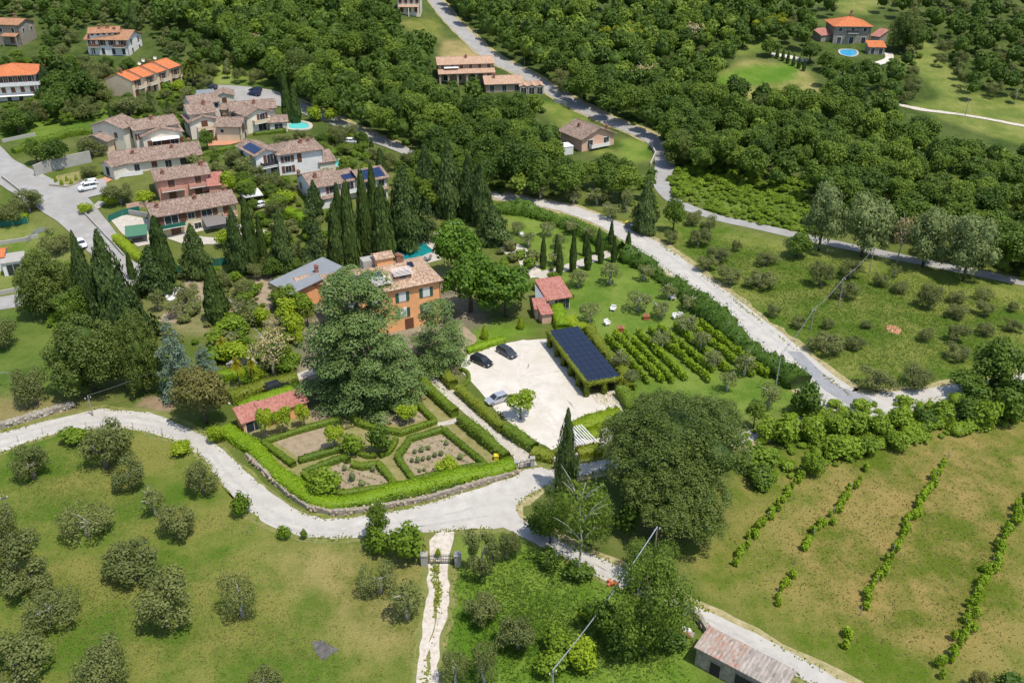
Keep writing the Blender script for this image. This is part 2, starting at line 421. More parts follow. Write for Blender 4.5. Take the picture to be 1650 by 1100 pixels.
kind('walnut', 'broadleaf_tree', 'tree', 'walnut', [crown_round(60 + i, 22, 3600, .115, (.22, .38), .78, .8) for i in range(3)], 1.1, 'darkbark', dict(r=.07))
kind('willow', 'willow_tree', 'tree', 'willow', [crown_round(70 + i, 20, 5200, .075, (.2, .36), .72, .9, -.95) for i in range(4)], .92, 'darkbark', dict(r=.05, limbs=8, spread=.8))
kind('cypress', 'cypress_tree', 'tree', 'cypress', [crown_column(80 + i, 2600, .24, .52, .05) for i in range(4)], 1.03, 'darkbark', dict(r=.12, limbs=0, up=0))
kind('conifer', 'conifer_tree', 'tree', 'conifer', [crown_column(90 + i, 4200, .15, .82, .17, .70) for i in range(5)], 1.05, 'darkbark', dict(r=.06, limbs=0, up=.6))
kind('deodar', 'cedar_tree', 'tree', 'conifer', [crown_tiers(100 + i, 13, 9, 5200, .085, .8, .25, .06) for i in range(2)], 1.05, 'darkbark', dict(r=.035, limbs=0, up=.8))
kind('cedar', 'cedar_tree', 'tree', 'cedar', [crown_tiers(110, 9, 17, 80000, .034, .33, .30, .06, .45, .20, (.5, .88), .4), crown_tiers(111, 7, 12, 26000, .046, .35, .2, .06, .5, .25, (.5, .88), .4)], 1.05, 'darkbark', dict(r=.045, limbs=0, up=.85))
kind('bluecedar', 'cedar_tree', 'tree', 'bluecedar', [crown_tiers(120, 13, 10, 11000, .060, .75, .18, .055, .12, .15)], 1.05, 'darkbark', dict(r=.035, limbs=0, up=.85))
kind('pine', 'pine_tree', 'tree', 'pine', [crown_tufted(130, [(0, .1, .2, .62, .62), (-.5, .15, .05, .42, .5), (.5, .2, .05, .42, .5), (.05, .55, .15, .42, .5), (-.3, -.45, -.1, .45, .5), (.35, -.4, -.1, .42, .5), (-.62, -.2, -.25, .32, .4), (.68, -.12, -.2, .3, .4), (.0, -.62, -.3, .33, .4)], 60000, .024), crown_tufted(131, [(0, .1, .15, .55, .6), (-.45, -.1, -.1, .45, .5), (.42, .0, -.05, .5, .5), (.0, -.45, -.2, .48, .5), (-.6, .25, -.1, .35, .4), (.55, -.4, -.35, .36, .4)], 42000, .03)], 1.05, 'darkbark', dict(r=.05, limbs=9, up=.3, spread=.8))
kind('roundpine', 'pine_tree', 'tree', 'pine', [crown_tufted(135 + i, [(math.cos(k * 2.4) * .55 * q, math.sin(k * 2.4) * .55 * q, z, r, r * 1.05) for k, (q, z, r) in enumerate(((0, .45, .5), (.9, .2, .42), (.95, .1, .4), (1, -.05, .42), (1, -.2, .42), (1.05, -.3, .4), (.9, -.45, .42), (.4, -.5, .45), (1, .3, .34)))], 22000, .05, 26, (.08, .13), -.6) for i in range(2)], .95, 'darkbark', dict(r=.05, limbs=6))
kind('bare', 'bare_tree', 'tree', 'ash', [crown_sparse(140, 12, 1000, .085)], 1.5, 'palebark', dict(r=.032, limbs=14, crook=.12, spread=1.0, up=.7))
kind('drytree', 'bare_tree', 'tree', 'twig', [crown_round(145, 12, 900, .09, (.2, .34), 0)], 1.3, 'palebark', dict(r=.05, limbs=12, spread=.9))
kind('brownever', 'evergreen_tree', 'tree', 'brownleaf', [crown_round(150, 24, 6500, .075, (.2, .34), .78, .85)], 1.15, 'darkbark', dict(r=.05))
kind('shrub', 'shrub', 'shrub', 'shrub', [crown_round(160 + i, 9, 1100, .18, (.3, .5), .7, .9, -.9) for i in range(4)], .9)
kind('darkshrub', 'shrub', 'shrub', 'darkshrub', [crown_round(165 + i, 9, 1100, .18, (.3, .5), .7, .9, -.9) for i in range(3)], .9)
kind('lime', 'shrub', 'shrub', 'lime', [crown_round(170 + i, 9, 1200, .16, (.3, .5), .7, .9, -.9) for i in range(3)], .9)
kind('lavender', 'lavender_bush', 'shrub', 'lavender', [crown_round(175, 6, 500, .28, (.4, .6), .8, .9, -.9)], .8)
kind('broom', 'broom_shrub', 'shrub', 'broom', [crown_round(178, 9, 900, .2, (.3, .5), .7, .9, -.9)], .9)
kind('topiary', 'topiary_cone', 'topiary', 'lime', [crown_column(179, 1500, .2, .95, .02, .9)], 1.0)
kind('citrus', 'fruit_tree', 'tree', 'lime', [crown_round(180 + i, 10, 1300, .16, (.25, .42), .4, .9) for i in range(2)], 1.3, 'bark', dict(r=.06))
kind('palm', 'palm_tree', 'palm', 'palm', [crown_palm(185)], 1.6, 'darkbark', dict(r=.08, limbs=0, up=0, crook=.02))
kind('yellowpalm', 'palm_tree', 'palm', 'yellow', [crown_palm(186, 30, .22)], 2.2, 'darkbark', dict(r=.08, limbs=0, up=0, crook=.02))
_trng = random.Random(5)
def fit_box(x0, y0, x1, y1, gap, vmin=.35, vmax=9.0):
    """the ellipsoid crown standing on the land that fills this outline in the survey photograph"""
    cx, cy = (x0 + x1) / 2, (y0 + y1) / 2; w, h = x1 - x0, y1 - y0
    R = V = 3.0
    for _ in range(5):
        c = at(cx, cy, V * gap); fw = pix(c)[2]; s = FPX / fw
        el = math.atan2(CAM_H - c.z, math.hypot(c.x, c.y))
        R = w / (2 * s); q = (h / (2 * s)) ** 2 - (R * math.sin(el)) ** 2
        V = math.sqrt(max(q, 0)) / math.cos(el)
        V = min(max(V, R * vmin), R * vmax)
    return c, R, V
def plant(key, box, label=None, group=None, rot=None, var=None, single=False, cat=None):
    K = KIND[key]; vmin = .5 if key in ('pine',) else .7
    if key in ('shrub', 'darkshrub', 'lime', 'lavender', 'broom'): vmin = .6
    c, R, V = fit_box(*box, K['gap'], vmin)
    if key in ('olive', 'openolive', 'greyolive'): R *= .93; V *= .93
    i = _trng.randrange(len(K['ms'])) if var is None else var
    cm, tm = K['ms'][i]; rz = _trng.uniform(0, 6.28) if rot is None else rot
    g = land(c.x, c.y)
    if tm is None or single:
        o = new(K['name'], cm, None, (c.x, c.y, g + V * K['gap']), rz, (R, R, V))
    else:
        o = empty(K['name'], (c.x, c.y, g), rz)
        new('crown', cm, o, (0, 0, V * K['gap']), 0, (R, R, V)); new('trunk', tm, o, (0, 0, V * K['gap']), 0, (R * .7 + .3 * min(R, V), R * .7 + .3 * min(R, V), V))
    tag(o, label, cat or K['cat'], group)
    return o
ORD = ['leftmost', 'second', 'third', 'fourth', 'fifth', 'sixth', 'seventh', 'eighth', 'ninth', 'tenth', 'eleventh', 'twelfth', 'thirteenth', 'fourteenth', 'fifteenth',
       'sixteenth', 'seventeenth', 'eighteenth', 'nineteenth', 'twentieth', 'twenty-first', 'twenty-second', 'twenty-third', 'twenty-fourth', 'twenty-fifth',
       'twenty-sixth', 'twenty-seventh', 'twenty-eighth', 'twenty-ninth', 'thirtieth', 'thirty-first', 'thirty-second', 'thirty-third', 'thirty-fourth', 'thirty-fifth']
def grove(key, boxes, what, among, group):
    """a counted set of plants; each label gives the size and the place along the set, from the left"""
    bs_ = sorted([b if isinstance(b[0], str) else (key, *b) for b in boxes], key=lambda b: (b[1] + b[3]) / 2)
    ar = sorted((b[3] - b[1]) * (b[4] - b[2]) for b in bs_); n = len(bs_)
    for i, b in enumerate(bs_):
        a = (b[3] - b[1]) * (b[4] - b[2])
        size = 'large ' if a >= ar[int(n * .7)] else 'small ' if a <= ar[int(n * .3)] else ''
        pos = 'leftmost' if i == 0 else 'rightmost' if i == n - 1 else ORD[i] + ' from the left'
        plant(b[0], b[1:5], f'{size}{what}, {pos} {among}', group)
# ------------------------------------------------------------------ ways along the land
def smooth(pts, step=1.5):
    """Catmull-Rom through (x, y, extra...) points, resampled"""
    P = [np.array(p, float) for p in pts]
    if len(P) == 2: P = [P[0], (P[0] + P[1]) / 2, P[1]]
    P = [2 * P[0] - P[1]] + P + [2 * P[-1] - P[-2]]; out = []
    for i in range(1, len(P) - 2):
        a, b, c, d = P[i - 1:i + 3]; n = max(1, int(np.linalg.norm((c - b)[:2]) / step))
        for k in range(n):
            t = k / n
            out.append(.5 * (2 * b + (c - a) * t + (2 * a - 5 * b + 4 * c - d) * t * t + (3 * b - a - 3 * c + d) * t ** 3))
    out.append(P[-2]); return np.array(out)
def straight(pts, step):
    P = [np.array(p, float) for p in pts]; out = []
    for b, c in zip(P[:-1], P[1:]):
        n = max(1, int(np.linalg.norm((c - b)[:2]) / step)); out += [b + (c - b) * k / n for k in range(n)]
    return np.array(out + [P[-1]])
def gpts(px, dz=0.0, w=None):
    r = []
    for i, p in enumerate(px):
        q = at(p[0], p[1], dz); ww = p[2] if len(p) > 2 else w
        r.append((q.x, q.y) + ((ww,) if ww is not None else ()))
    return r
ROADLINES = []
def ribbon(name, px, m, w=None, z=.05, rag=.0, kind_='structure', label=None, cat=None, step=1.5, line=True, seed=0):
    S = smooth(gpts(px, 0, w), step); d = np.gradient(S[:, :2], axis=0); d = d / np.linalg.norm(d, axis=1, keepdims=True)
    nrm = np.stack([-d[:, 1], d[:, 0]], 1); rng = np.random.default_rng(seed + len(px)); n = len(S)
    def ragged():
        a = rng.normal(size=n) * rag; return np.convolve(a, [.25, .5, .25], 'same')
    hw = S[:, 2] / 2
    cols = [(hw + ragged()), hw * .33, -hw * .33, -(hw + ragged())]
    XY = np.stack([S[:, :2] + nrm * c[:, None] for c in cols], 1).reshape(-1, 2)
    zl = np.where(np.abs(land_np(XY[:, 0], XY[:, 1])) < 1e-5, z, z + .1)
    V = np.column_stack([XY, land_np(XY[:, 0], XY[:, 1]) + zl])
    F = []
    for i in range(n - 1):
        for k in range(3): F.append([i * 4 + k + 1, i * 4 + k, (i + 1) * 4 + k, (i + 1) * 4 + k + 1])
    o = new(name, mesh_np(name, V, [np.array(F)], m)); tag(o, label, cat, None, kind_)
    if line: ROADLINES.append(S)
    return o
def sheet(name, px, m, z=.04, kind_='structure', label=None, cat=None, rag=0.0, seed=1, pts=None):
    P = pts or [at(*p) for p in px]
    if rag:
        rng = np.random.default_rng(seed); S = straight([(p[0], p[1]) for p in P] + [(P[0][0], P[0][1])], 1.2)[:-1]
        S = S + rng.normal(size=S.shape) * rag; P = [Vector((a, b, 0)) for a, b in S]
    P = [Vector((p[0], p[1], land(p[0], p[1]) + z)) for p in P]
    tri = tessellate_polygon([[Vector((p.x, p.y, 0)) for p in P]])
    F = []
    for t in tri:
        a, b, c = (P[i] for i in t); F.append(t if (b - a).cross(c - a).z > 0 else t[::-1])
    me = bpy.data.meshes.new(name); me.from_pydata([p[:] for p in P], [], F); me.update(); me.materials.append(m)
    return tag(new(name, me), label, cat, None, kind_)
def hedge(px, w, h, m, label, rough=.05, size=.26, dens=13, name='hedge', closed=False, seed=3, dz=None, group=None, crv=False, round_=0.0, cat='hedge'):
    """clipped or loose hedge along a line: a leafy body with leaf faces standing off it"""
    px = list(px) + ([px[0]] if closed else [])
    S = (smooth if crv else straight)(gpts(px, h * .8 if dz is None else dz), .7)
    n = len(S); d = np.gradient(S, axis=0); d = d / np.maximum(1e-6, np.linalg.norm(d, axis=1, keepdims=True)); nr = np.stack([-d[:, 1], d[:, 0]], 1)
    L = Leaves(seed + n); rng = L.rng
    prof = np.array([(-.5, 0), (-.52, .55), (-.46 + round_ * .2, .93 - round_ * .2), (0, 1), (.46 - round_ * .2, .93 - round_ * .2), (.52, .55), (.5, 0)]); k = len(prof)
    wob = np.convolve(rng.normal(size=n + 6), np.ones(7) / 7, 'valid')[:n] * rough * 5
    ww = w * (1 + wob * .5); hh = h * (1 + wob)
    base = land_np(S[:, 0], S[:, 1])
    V = np.zeros((n, k, 3))
    for j, (a, b) in enumerate(prof):
        jit = rng.normal(size=(n, 2)) * rough * .5
        V[:, j, :2] = S + nr * ((a * ww) + jit[:, 0] * w)[:, None]; V[:, j, 2] = base + b * hh + (jit[:, 1] * h if b > 0 else -.05)
    ctr = np.column_stack([S, base + hh * .5])[:, None, :]
    VC = ctr + (V - ctr) * np.array([.93, .93, .95])
    F = []
    for i in range(n - 1):
        for j in range(k - 1): F.append([i * k + j, (i + 1) * k + j, (i + 1) * k + j + 1, i * k + j + 1])
    L.V.append(VC.reshape(-1, 3)); L.Q.append(np.array(F)); L.n += n * k; L.tint.append(np.full(n * k, .3))
    E = np.array([list(range(k))[::-1], [(n - 1) * k + j for j in range(k)]])
    length = float(np.sum(np.linalg.norm(np.diff(S, axis=0), axis=1)))
    m_ = int(length * (w + 2 * h) * dens); ii = rng.integers(0, n - 1, m_); tt = rng.random(m_)
    arc = rng.random(m_) * (w + 2 * h)
    xs = np.interp(arc, [0, h * .55, h * .95, h * .95 + w * .5, h * .95 + w, h * 1.4 + w, w + 2 * h], [0, 1, 2, 3, 4, 5, 6])
    j0 = np.clip(xs.astype(int), 0, k - 2); fr = xs - j0
    def samp(i): return V[i, j0] * (1 - fr)[:, None] + V[i, j0 + 1] * fr[:, None]
    P = samp(ii) * (1 - tt)[:, None] + samp(ii + 1) * tt[:, None]
    c2 = np.column_stack([S, base + hh * .45])[ii]
    N = _nrm(P - c2); P = P + N * (rng.normal(size=m_) * (.03 + rough * .6) * h)[:, None]
    low = rng.random(m_)
    N = _nrm(N * .8 + rdir(rng, m_) * .7 + np.array([0, 0, .2]))
    L.quads(P, N, size * rng.uniform(.6, 1.4, m_), rng.random(m_))
    V_, Pq, t_ = L.arrays()
    me = mesh_np(name, V_, Pq + [E], M[m], t_)
    return tag(new(name, me), label, cat, group)
# ------------------------------------------------------------------ terrain: one sheet out past the horizon
def _axis(parts):
    out = []
    for a, b, s in parts: out += list(np.arange(a, b, s))
    return np.array(out + [parts[-1][1]])
GX = _axis([(-3000, -600, 200), (-600, -260, 20), (-260, 260, 1.6), (260, 600, 20), (600, 3000, 200)])
GY = _axis([(-600, 40, 20), (40, 330, 1.6), (330, 520, 2.6), (520, 4000, 90)])
XX, YY = np.meshgrid(GX, GY); ZZ = land_np(XX, YY)
def inside(poly):
    r = np.zeros(XX.shape, bool); n = len(poly)
    for i in range(n):
        x0, y0 = poly[i]; x1, y1 = poly[(i + 1) % n]
        if y0 == y1: continue
        c = (y0 > YY) != (y1 > YY); r ^= c & (XX < (x1 - x0) * (YY - y0) / (y1 - y0) + x0)
    return r
def blur(a, k):
    for _ in range(k):
        for ax in (0, 1):
            p = np.pad(a, [(1, 1) if ax == i else (0, 0) for i in (0, 1)], 'edge')
            a = (np.take(p, range(0, a.shape[ax]), ax) + 2 * a + np.take(p, range(2, a.shape[ax] + 2), ax)) / 4
    return a
CA = np.ones(XX.shape + (3,)) * np.array((.085, .120, .020)); CB = np.ones(XX.shape + (3,)) * np.array((.150, .160, .045))
def zone(px, a, b, soft=3):
    k = blur(inside([(p.x, p.y) for p in (at(*q) for q in px)]).astype(float), soft)[..., None]
    global CA, CB
    CA = CA * (1 - k) + np.array(a) * k; CB = CB * (1 - k) + np.array(b) * k
SOIL_A, SOIL_B = (.30, .245, .165), (.42, .35, .24)
WOOD_A, WOOD_B = (.030, .055, .010), (.070, .100, .022)
# far wood floor
k_ = np.clip((YY - 225) / 40, 0, 1)[..., None]; CA = CA * (1 - k_) + np.array((.045, .075, .014)) * k_; CB = CB * (1 - k_) + np.array((.095, .120, .030)) * k_
zone([(-60, 690), (200, 660), (330, 690), (420, 800), (520, 870), (690, 868), (700, 1130), (-80, 1130)], (.080, .140, .014), (.195, .195, .045), 2)
zone([(430, 880), (690, 880), (690, 1060), (560, 1040)], (.125, .145, .026), (.285, .235, .085), 4)
zone([(722, 860), (860, 860), (1000, 940), (1110, 1000), (1150, 1130), (700, 1130)], (.080, .160, .012), (.165, .240, .034), 2)
zone([(1110, 960), (1100, 860), (1200, 740), (1330, 690), (1700, 660), (1750, 1150), (1400, 1130)], (.084, .134, .010), (.215, .195, .050), 2)
zone([(1250, 900), (1330, 780), (1420, 720), (1620, 680), (1700, 800), (1640, 1000), (1560, 1080), (1330, 1000)], (.098, .130, .013), (.285, .212, .068), 5)
zone([(1040, 345), (1160, 365), (1440, 425), (1700, 470), (1700, 615), (1390, 636), (1290, 570), (1130, 450)], (.075, .132, .012), (.190, .205, .045), 2)
zone([(1080, 290), (1290, 300), (1310, 375), (1160, 345)], (.075, .130, .016), (.150, .200, .035), 2)
zone([(800, 320), (960, 350), (1005, 395), (1120, 470), (1290, 610), (1310, 650), (1220, 680), (1030, 640), (900, 530), (860, 440)], (.090, .160, .018), (.170, .225, .040), 1)
zone([(-40, 490), (90, 500), (110, 640), (-60, 670)], (.070, .120, .018), (.130, .170, .032), 2)
zone([(-40, 640), (60, 640), (170, 655), (60, 685), (-40, 700)], (.13, .14, .03), (.24, .20, .08), 1)
zone([(245, 470), (300, 450), (340, 440), (440, 435), (470, 480), (440, 520), (330, 540), (260, 520)], (.12, .14, .035), (.28, .235, .12), 1)
zone([(640, 35), (705, 30), (715, 65), (650, 45)], (.12, .15, .025), (.22, .20, .06), 1)
zone([(712, 68), (745, 66), (790, 92), (706, 95)], (.20, .18, .065), (.34, .26, .11), 1)
zone([(855, 160), (900, 165), (965, 190), (920, 205), (1000, 250), (960, 250)], (.10, .155, .022), (.20, .215, .05), 1)
zone([(1000, 225), (1050, 225), (1050, 260), (1000, 262)], (.095, .165, .02), (.17, .22, .04), 1)
zone([(1130, 142), (1200, 95), (1300, 110), (1330, 155), (1200, 165)], (.14, .17, .035), (.28, .25, .085), 1)
zone([(1130, 135), (1190, 108), (1290, 100), (1280, 130), (1180, 140)], (.08, .165, .015), (.13, .205, .028), 1)
zone([(1180, 55), (1250, 50), (1250, 80), (1190, 90)], (.11, .16, .03), (.19, .22, .05), 1)
zone([(1440, 110), (1490, 60), (1520, 90), (1560, 150), (1530, 170), (1480, 120)], (.11, .155, .03), (.20, .22, .055), 1)
zone([(1460, 170), (1560, 150), (1700, 160), (1700, 250), (1540, 200)], (.12, .16, .03), (.22, .23, .06), 1)
zone([(1340, 0), (1420, 0), (1400, 25), (1350, 20)], (.12, .16, .03), (.22, .22, .06), 1)
zone([(330, 110), (400, 90), (430, 140), (340, 135)], (.12, .18, .025), (.21, .245, .06), 1)
zone([(120, 160), (185, 165), (180, 205), (20, 230), (-20, 210)], (.08, .15, .016), (.14, .20, .03), 1)
zone([(-40, 360), (70, 365), (130, 400), (100, 470), (-40, 470)], (.10, .155, .02), (.20, .21, .06), 1)
zone([(480, 460), (720, 440), (790, 520), (740, 600), (600, 650), (480, 640)], (.16, .14, .09), (.30, .25, .17), 1)
zone([(720, 545), (800, 520), (880, 530), (800, 556), (745, 574)], (.10, .18, .015), (.16, .24, .03), 1)
zone([(1030, 800), (1170, 815), (1130, 870), (1040, 870)], (.10, .085, .035), (.20, .16, .07), 1)
zone([(225, 640), (275, 636), (280, 668), (235, 664)], (.24, .17, .10), (.36, .27, .17), 0)
ny, nx = XX.shape
idx = np.arange(nx * ny).reshape(ny, nx)
Q = np.stack([idx[:-1, :-1], idx[:-1, 1:], idx[1:, 1:], idx[1:, :-1]], -1).reshape(-1, 4)
gm = mesh_np('ground', np.stack([XX, YY, ZZ], -1).reshape(-1, 3), [Q], None, None, True)
for nm, C in (('cola', CA), ('colb', CB)):
    a_ = gm.attributes.new(nm, 'FLOAT_COLOR', 'POINT'); a_.data.foreach_set('color', np.concatenate([C.reshape(-1, 3), np.ones((nx * ny, 1))], 1).astype(np.float32).ravel())
def ground_mat():
    m = bpy.data.materials.new('meadow'); m.use_nodes = True; nt = m.node_tree; bs = nt.nodes['Principled BSDF']
    bs.inputs['Roughness'].default_value = .95; bs.inputs['Specular IOR Level'].default_value = .1
    geo = _node(nt, 'ShaderNodeNewGeometry')
    ca = _node(nt, 'ShaderNodeAttribute', attribute_name='cola'); cb = _node(nt, 'ShaderNodeAttribute', attribute_name='colb')
    def nz(sc, det=5, r=.6, st=(1, 1, 1), rz=0):
        mp = _node(nt, 'ShaderNodeMapping'); mp.inputs['Scale'].default_value = st; mp.inputs['Rotation'].default_value = (0, 0, rz); nt.links.new(geo.outputs['Position'], mp.inputs[0])
        n = _node(nt, 'ShaderNodeTexNoise'); n.inputs['Scale'].default_value = sc; n.inputs['Detail'].default_value = det; n.inputs['Roughness'].default_value = r
        nt.links.new(mp.outputs[0], n.inputs['Vector']); return n.outputs[0]
    def rng_(v, a, b, c=0, d=1):
        r = _node(nt, 'ShaderNodeMapRange'); r.inputs[1].default_value = a; r.inputs[2].default_value = b; r.inputs[3].default_value = c; r.inputs[4].default_value = d
        nt.links.new(v, r.inputs[0]); return r.outputs[0]
    big = rng_(nz(.075, 7, .7), .38, .62); mid = rng_(nz(.35, 6, .7, (1, .45, 1), .6), .3, .7); fine = rng_(nz(2.6, 4, .75), .25, .75)
    def mth(op, a, b):
        n = _node(nt, 'ShaderNodeMath', operation=op)
        for i, v in enumerate((a, b)):
            if isinstance(v, float): n.inputs[i].default_value = v
            else: nt.links.new(v, n.inputs[i])
        return n.outputs[0]
    f = mth('ADD', mth('MULTIPLY', big, .55), mth('ADD', mth('MULTIPLY', mid, .25), mth('MULTIPLY', fine, .20)))
    f = rng_(f, .28, .72)
    mx = _node(nt, 'ShaderNodeMixRGB'); nt.links.new(f, mx.inputs[0]); nt.links.new(ca.outputs['Color'], mx.inputs[1]); nt.links.new(cb.outputs['Color'], mx.inputs[2])
    sp = rng_(nz(5.5, 3, .8), .32, .68, .72, 1.25)
    m2 = _node(nt, 'ShaderNodeMixRGB', blend_type='MULTIPLY'); m2.inputs[0].default_value = 1; nt.links.new(mx.outputs[0], m2.inputs[1]); nt.links.new(sp, m2.inputs[2])
    nt.links.new(m2.outputs[0], bs.inputs['Base Color'])
    bp = _node(nt, 'ShaderNodeBump'); bp.inputs['Strength'].default_value = .8; bp.inputs['Distance'].default_value = .35
    nt.links.new(nz(1.8, 5, .75), bp.inputs['Height']); nt.links.new(bp.outputs[0], bs.inputs['Normal'])
    return m
gm.materials.append(ground_mat())
tag(new('ground', gm), kind='structure')
# ------------------------------------------------------------------ road and paving materials
M['road'] = mat('pale_road', [(.25, (.365, .34, .295)), (.55, (.455, .425, .375)), (.8, (.53, .50, .445))], .5, 8, .95, .25, 'World', bscale=6, large=(.11, (.36, .335, .295), .55))
M['asphalt'] = mat('grey_asphalt', [(.25, (.25, .24, .22)), (.75, (.37, .355, .33))], .4, 8, .9, .2, 'World', bscale=6, large=(.13, (.27, .25, .22), .8))
M['patch'] = mat('asphalt_patch', [(.25, (.22, .22, .225)), (.75, (.30, .30, .30))], .6, 7, .9, .2, 'World')
M['gravel'] = mat('white_gravel', [(.25, (.455, .41, .345)), (.55, (.57, .525, .455)), (.8, (.64, .595, .525))], .35, 9, .95, .3, 'World', bscale=9, large=(.09, (.50, .44, .36), .75))
M['rut'] = mat('chalky_gravel', [(.3, (.36, .31, .24)), (.5, (.52, .46, .38)), (.75, (.62, .56, .48))], 1.4, 8, .95, .5, 'World', bscale=7)
M['verge'] = mat('dry_verge', [(.3, (.20, .19, .07)), (.5, (.32, .27, .13)), (.7, (.42, .35, .21))], .9, 7, .95, .5, 'World')
M['grassverge'] = mat('grass_verge', [(.3, (.10, .14, .03)), (.55, (.18, .18, .05)), (.75, (.30, .25, .11))], .9, 7, .95, .5, 'World')
M['soil'] = mat('garden_soil', [(.3, (.215, .165, .10)), (.5, (.29, .225, .145)), (.75, (.36, .285, .195))], 1.0, 8, .95, .5, 'World', bscale=5)
M['lawnpath'] = mat('worn_grass_path', [(.3, (.155, .155, .045)), (.5, (.215, .195, .07)), (.75, (.30, .25, .115))], .8, 8, .95, .4, 'World', bscale=5)
M['lawn'] = mat('mown_lawn', [(.3, (.10, .18, .015)), (.7, (.16, .24, .03))], .8, 7, .95, .4, 'World', bscale=5)
M['paving'] = mat('stone_paving', [(.3, (.36, .32, .26)), (.7, (.52, .475, .40))], 1.5, 6, .9, .3, 'World')
M['terracotta'] = mat('terracotta_paving', [(.3, (.42, .19, .10)), (.7, (.55, .27, .16))], 1.5, 6, .9, .3, 'World')
# ------------------------------------------------------------------ roads
MAIN_UP = [(-30, 706), (0, 698), (60, 682), (120, 668), (165, 657), (185, 661), (240, 664), (262, 671), (300, 688), (335, 703), (362, 727), (400, 762), (440, 797), (480, 822), (520, 836), (570, 833), (640, 823), (700, 808), (770, 787), (828, 768), (838, 757), (872, 752), (885, 757), (965, 742), (1010, 735), (1080, 722), (1150, 710), (1215, 692), (1260, 676), (1318, 668)]
MAIN_MID = [(1322, 682), (1262, 692), (1220, 709), (1150, 727), (1080, 741), (1010, 753), (965, 761), (890, 778), (855, 795), (830, 815), (836, 832), (850, 845), (900, 868), (947, 889), (991, 908), (1050, 940), (1110, 971), (1180, 1003), (1240, 1032), (1364, 1100), (1440, 1140), (1640, 1235)]
MAIN_LOW = [(1575, 1240), (1360, 1130), (1300, 1096), (1240, 1066), (1160, 1022), (1106, 992), (1040, 965), (978, 937), (910, 900), (870, 880), (838, 862), (812, 851), (750, 853), (680, 858), (600, 864), (540, 868), (490, 866), (440, 850), (395, 820), (357, 778), (335, 745), (300, 716), (262, 703), (205, 690), (120, 692), (60, 708), (0, 729), (-30, 740)]
for i, (ln, w) in enumerate(((MAIN_UP, 1.6), (MAIN_MID, 2.4), (MAIN_LOW, 1.4))):
    ribbon('verge', ln, M['grassverge'] if i != 1 else M['verge'], w, .02, .45, line=False, seed=i)
sheet('road', MAIN_UP + MAIN_MID + MAIN_LOW, M['road'], .05, rag=.09)
ROADLINES.append(smooth(gpts([(0, 714), (120, 680), (250, 683), (340, 720), (420, 810), (520, 852), (680, 835), (840, 810)], 0, 8), 2))
ROADLINES.append(smooth(gpts([(840, 810), (965, 752), (1150, 718), (1320, 675)], 0, 5), 2)); ROADLINES.append(smooth(gpts([(830, 840), (950, 905), (1110, 982), (1300, 1080)], 0, 6), 2))
EAST = [(2150, 520, 5), (1900, 565, 5), (1700, 606, 5), (1620, 622, 5), (1540, 634, 5), (1470, 644, 5.5), (1410, 651, 6.5), (1355, 645, 9.5), (1300, 600, 8), (1238, 547, 7.5), (1180, 500, 7), (1100, 437, 7), (1040, 394, 7), (980, 361, 5.5), (920, 338, 5), (860, 325, 4.4), (790, 314, 4.2), (740, 311, 4)]
ribbon('verge', [(a, b, w + 2.6) for a, b, w in EAST], M['verge'], None, .02, .5, line=False, seed=7)
ribbon('road', EAST, M['road'], None, .055, .15)
sheet('road_patch', [(1268, 566), (1290, 567), (1345, 620), (1400, 640), (1412, 648), (1404, 656), (1366, 652), (1330, 630), (1300, 600)], M['patch'], .07)
sheet('road_apron', [(1300, 676), (1318, 640), (1330, 640), (1370, 655), (1380, 664), (1340, 676)], M['road'], .062, rag=.1)
HILL = [(690, -12, 6.5), (700, 0, 6.5), (722, 28, 6.5), (752, 58, 6.5), (790, 92, 6.2), (838, 116, 6), (880, 141, 6), (922, 166, 6), (965, 188, 6), (1020, 210, 6), (1052, 226, 6), (1068, 243, 6.2), (1072, 262, 6), (1068, 280, 5), (1066, 298, 4.4), (1078, 316, 4), (1104, 333, 4), (1160, 352, 3.8), (1225, 366, 4), (1290, 381, 4), (1370, 398, 4), (1450, 415, 4), (1550, 435, 4), (1680, 461, 4), (1850, 496, 4), (2050, 540, 4)]
ribbon('verge', [(a + 2, b, w + 2.4) for a, b, w in HILL[:11]], M['verge'], None, .0, .3, line=False, seed=4)
ribbon('road', HILL, M['asphalt'], None, .07, .08)
ribbon('road', [(-30, 240, 9), (0, 270, 9), (60, 304, 10), (100, 325, 11), (130, 352, 9), (160, 385, 8), (185, 415, 7.5), (205, 440, 7), (212, 462, 6)], M['asphalt'], None, .07, .1)
ribbon('road', [(100, 318, 7), (140, 306, 9), (172, 300, 8)], M['asphalt'], None, .085, .1)
ribbon('road', [(-40, 492, 6.5), (0, 489, 6.5), (45, 481, 6.5), (110, 470, 5), (160, 460, 5)], M['asphalt'], None, .06, .1)
VILL = [(325, 146, 10), (370, 150, 13), (420, 156, 12), (462, 166, 8), (500, 180, 6), (545, 200, 6), (590, 219, 7), (630, 234, 6), (662, 248, 5)]
ribbon('road', VILL, M['asphalt'], None, .07, .1)
ribbon('verge', [(480, 160, 2), (540, 187, 2), (600, 213, 2.5), (655, 236, 3)], M['verge'], None, .05, .4, line=False, seed=5)
ribbon('dirt_path', [(1410, 163, 2.5), (1450, 170, 2.5), (1490, 178, 2.5), (1560, 187, 2), (1660, 205, 2)], M['rut'], None, .05, .2)
ribbon('driveway', [(1243, 88, 3), (1270, 92, 3.5), (1300, 100, 3.5)], M['gravel'], None, .08, .1)
ribbon('driveway', [(1390, 108, 2.5), (1415, 103, 2.5), (1432, 96, 3), (1432, 86, 3)], M['gravel'], None, .08, .1)
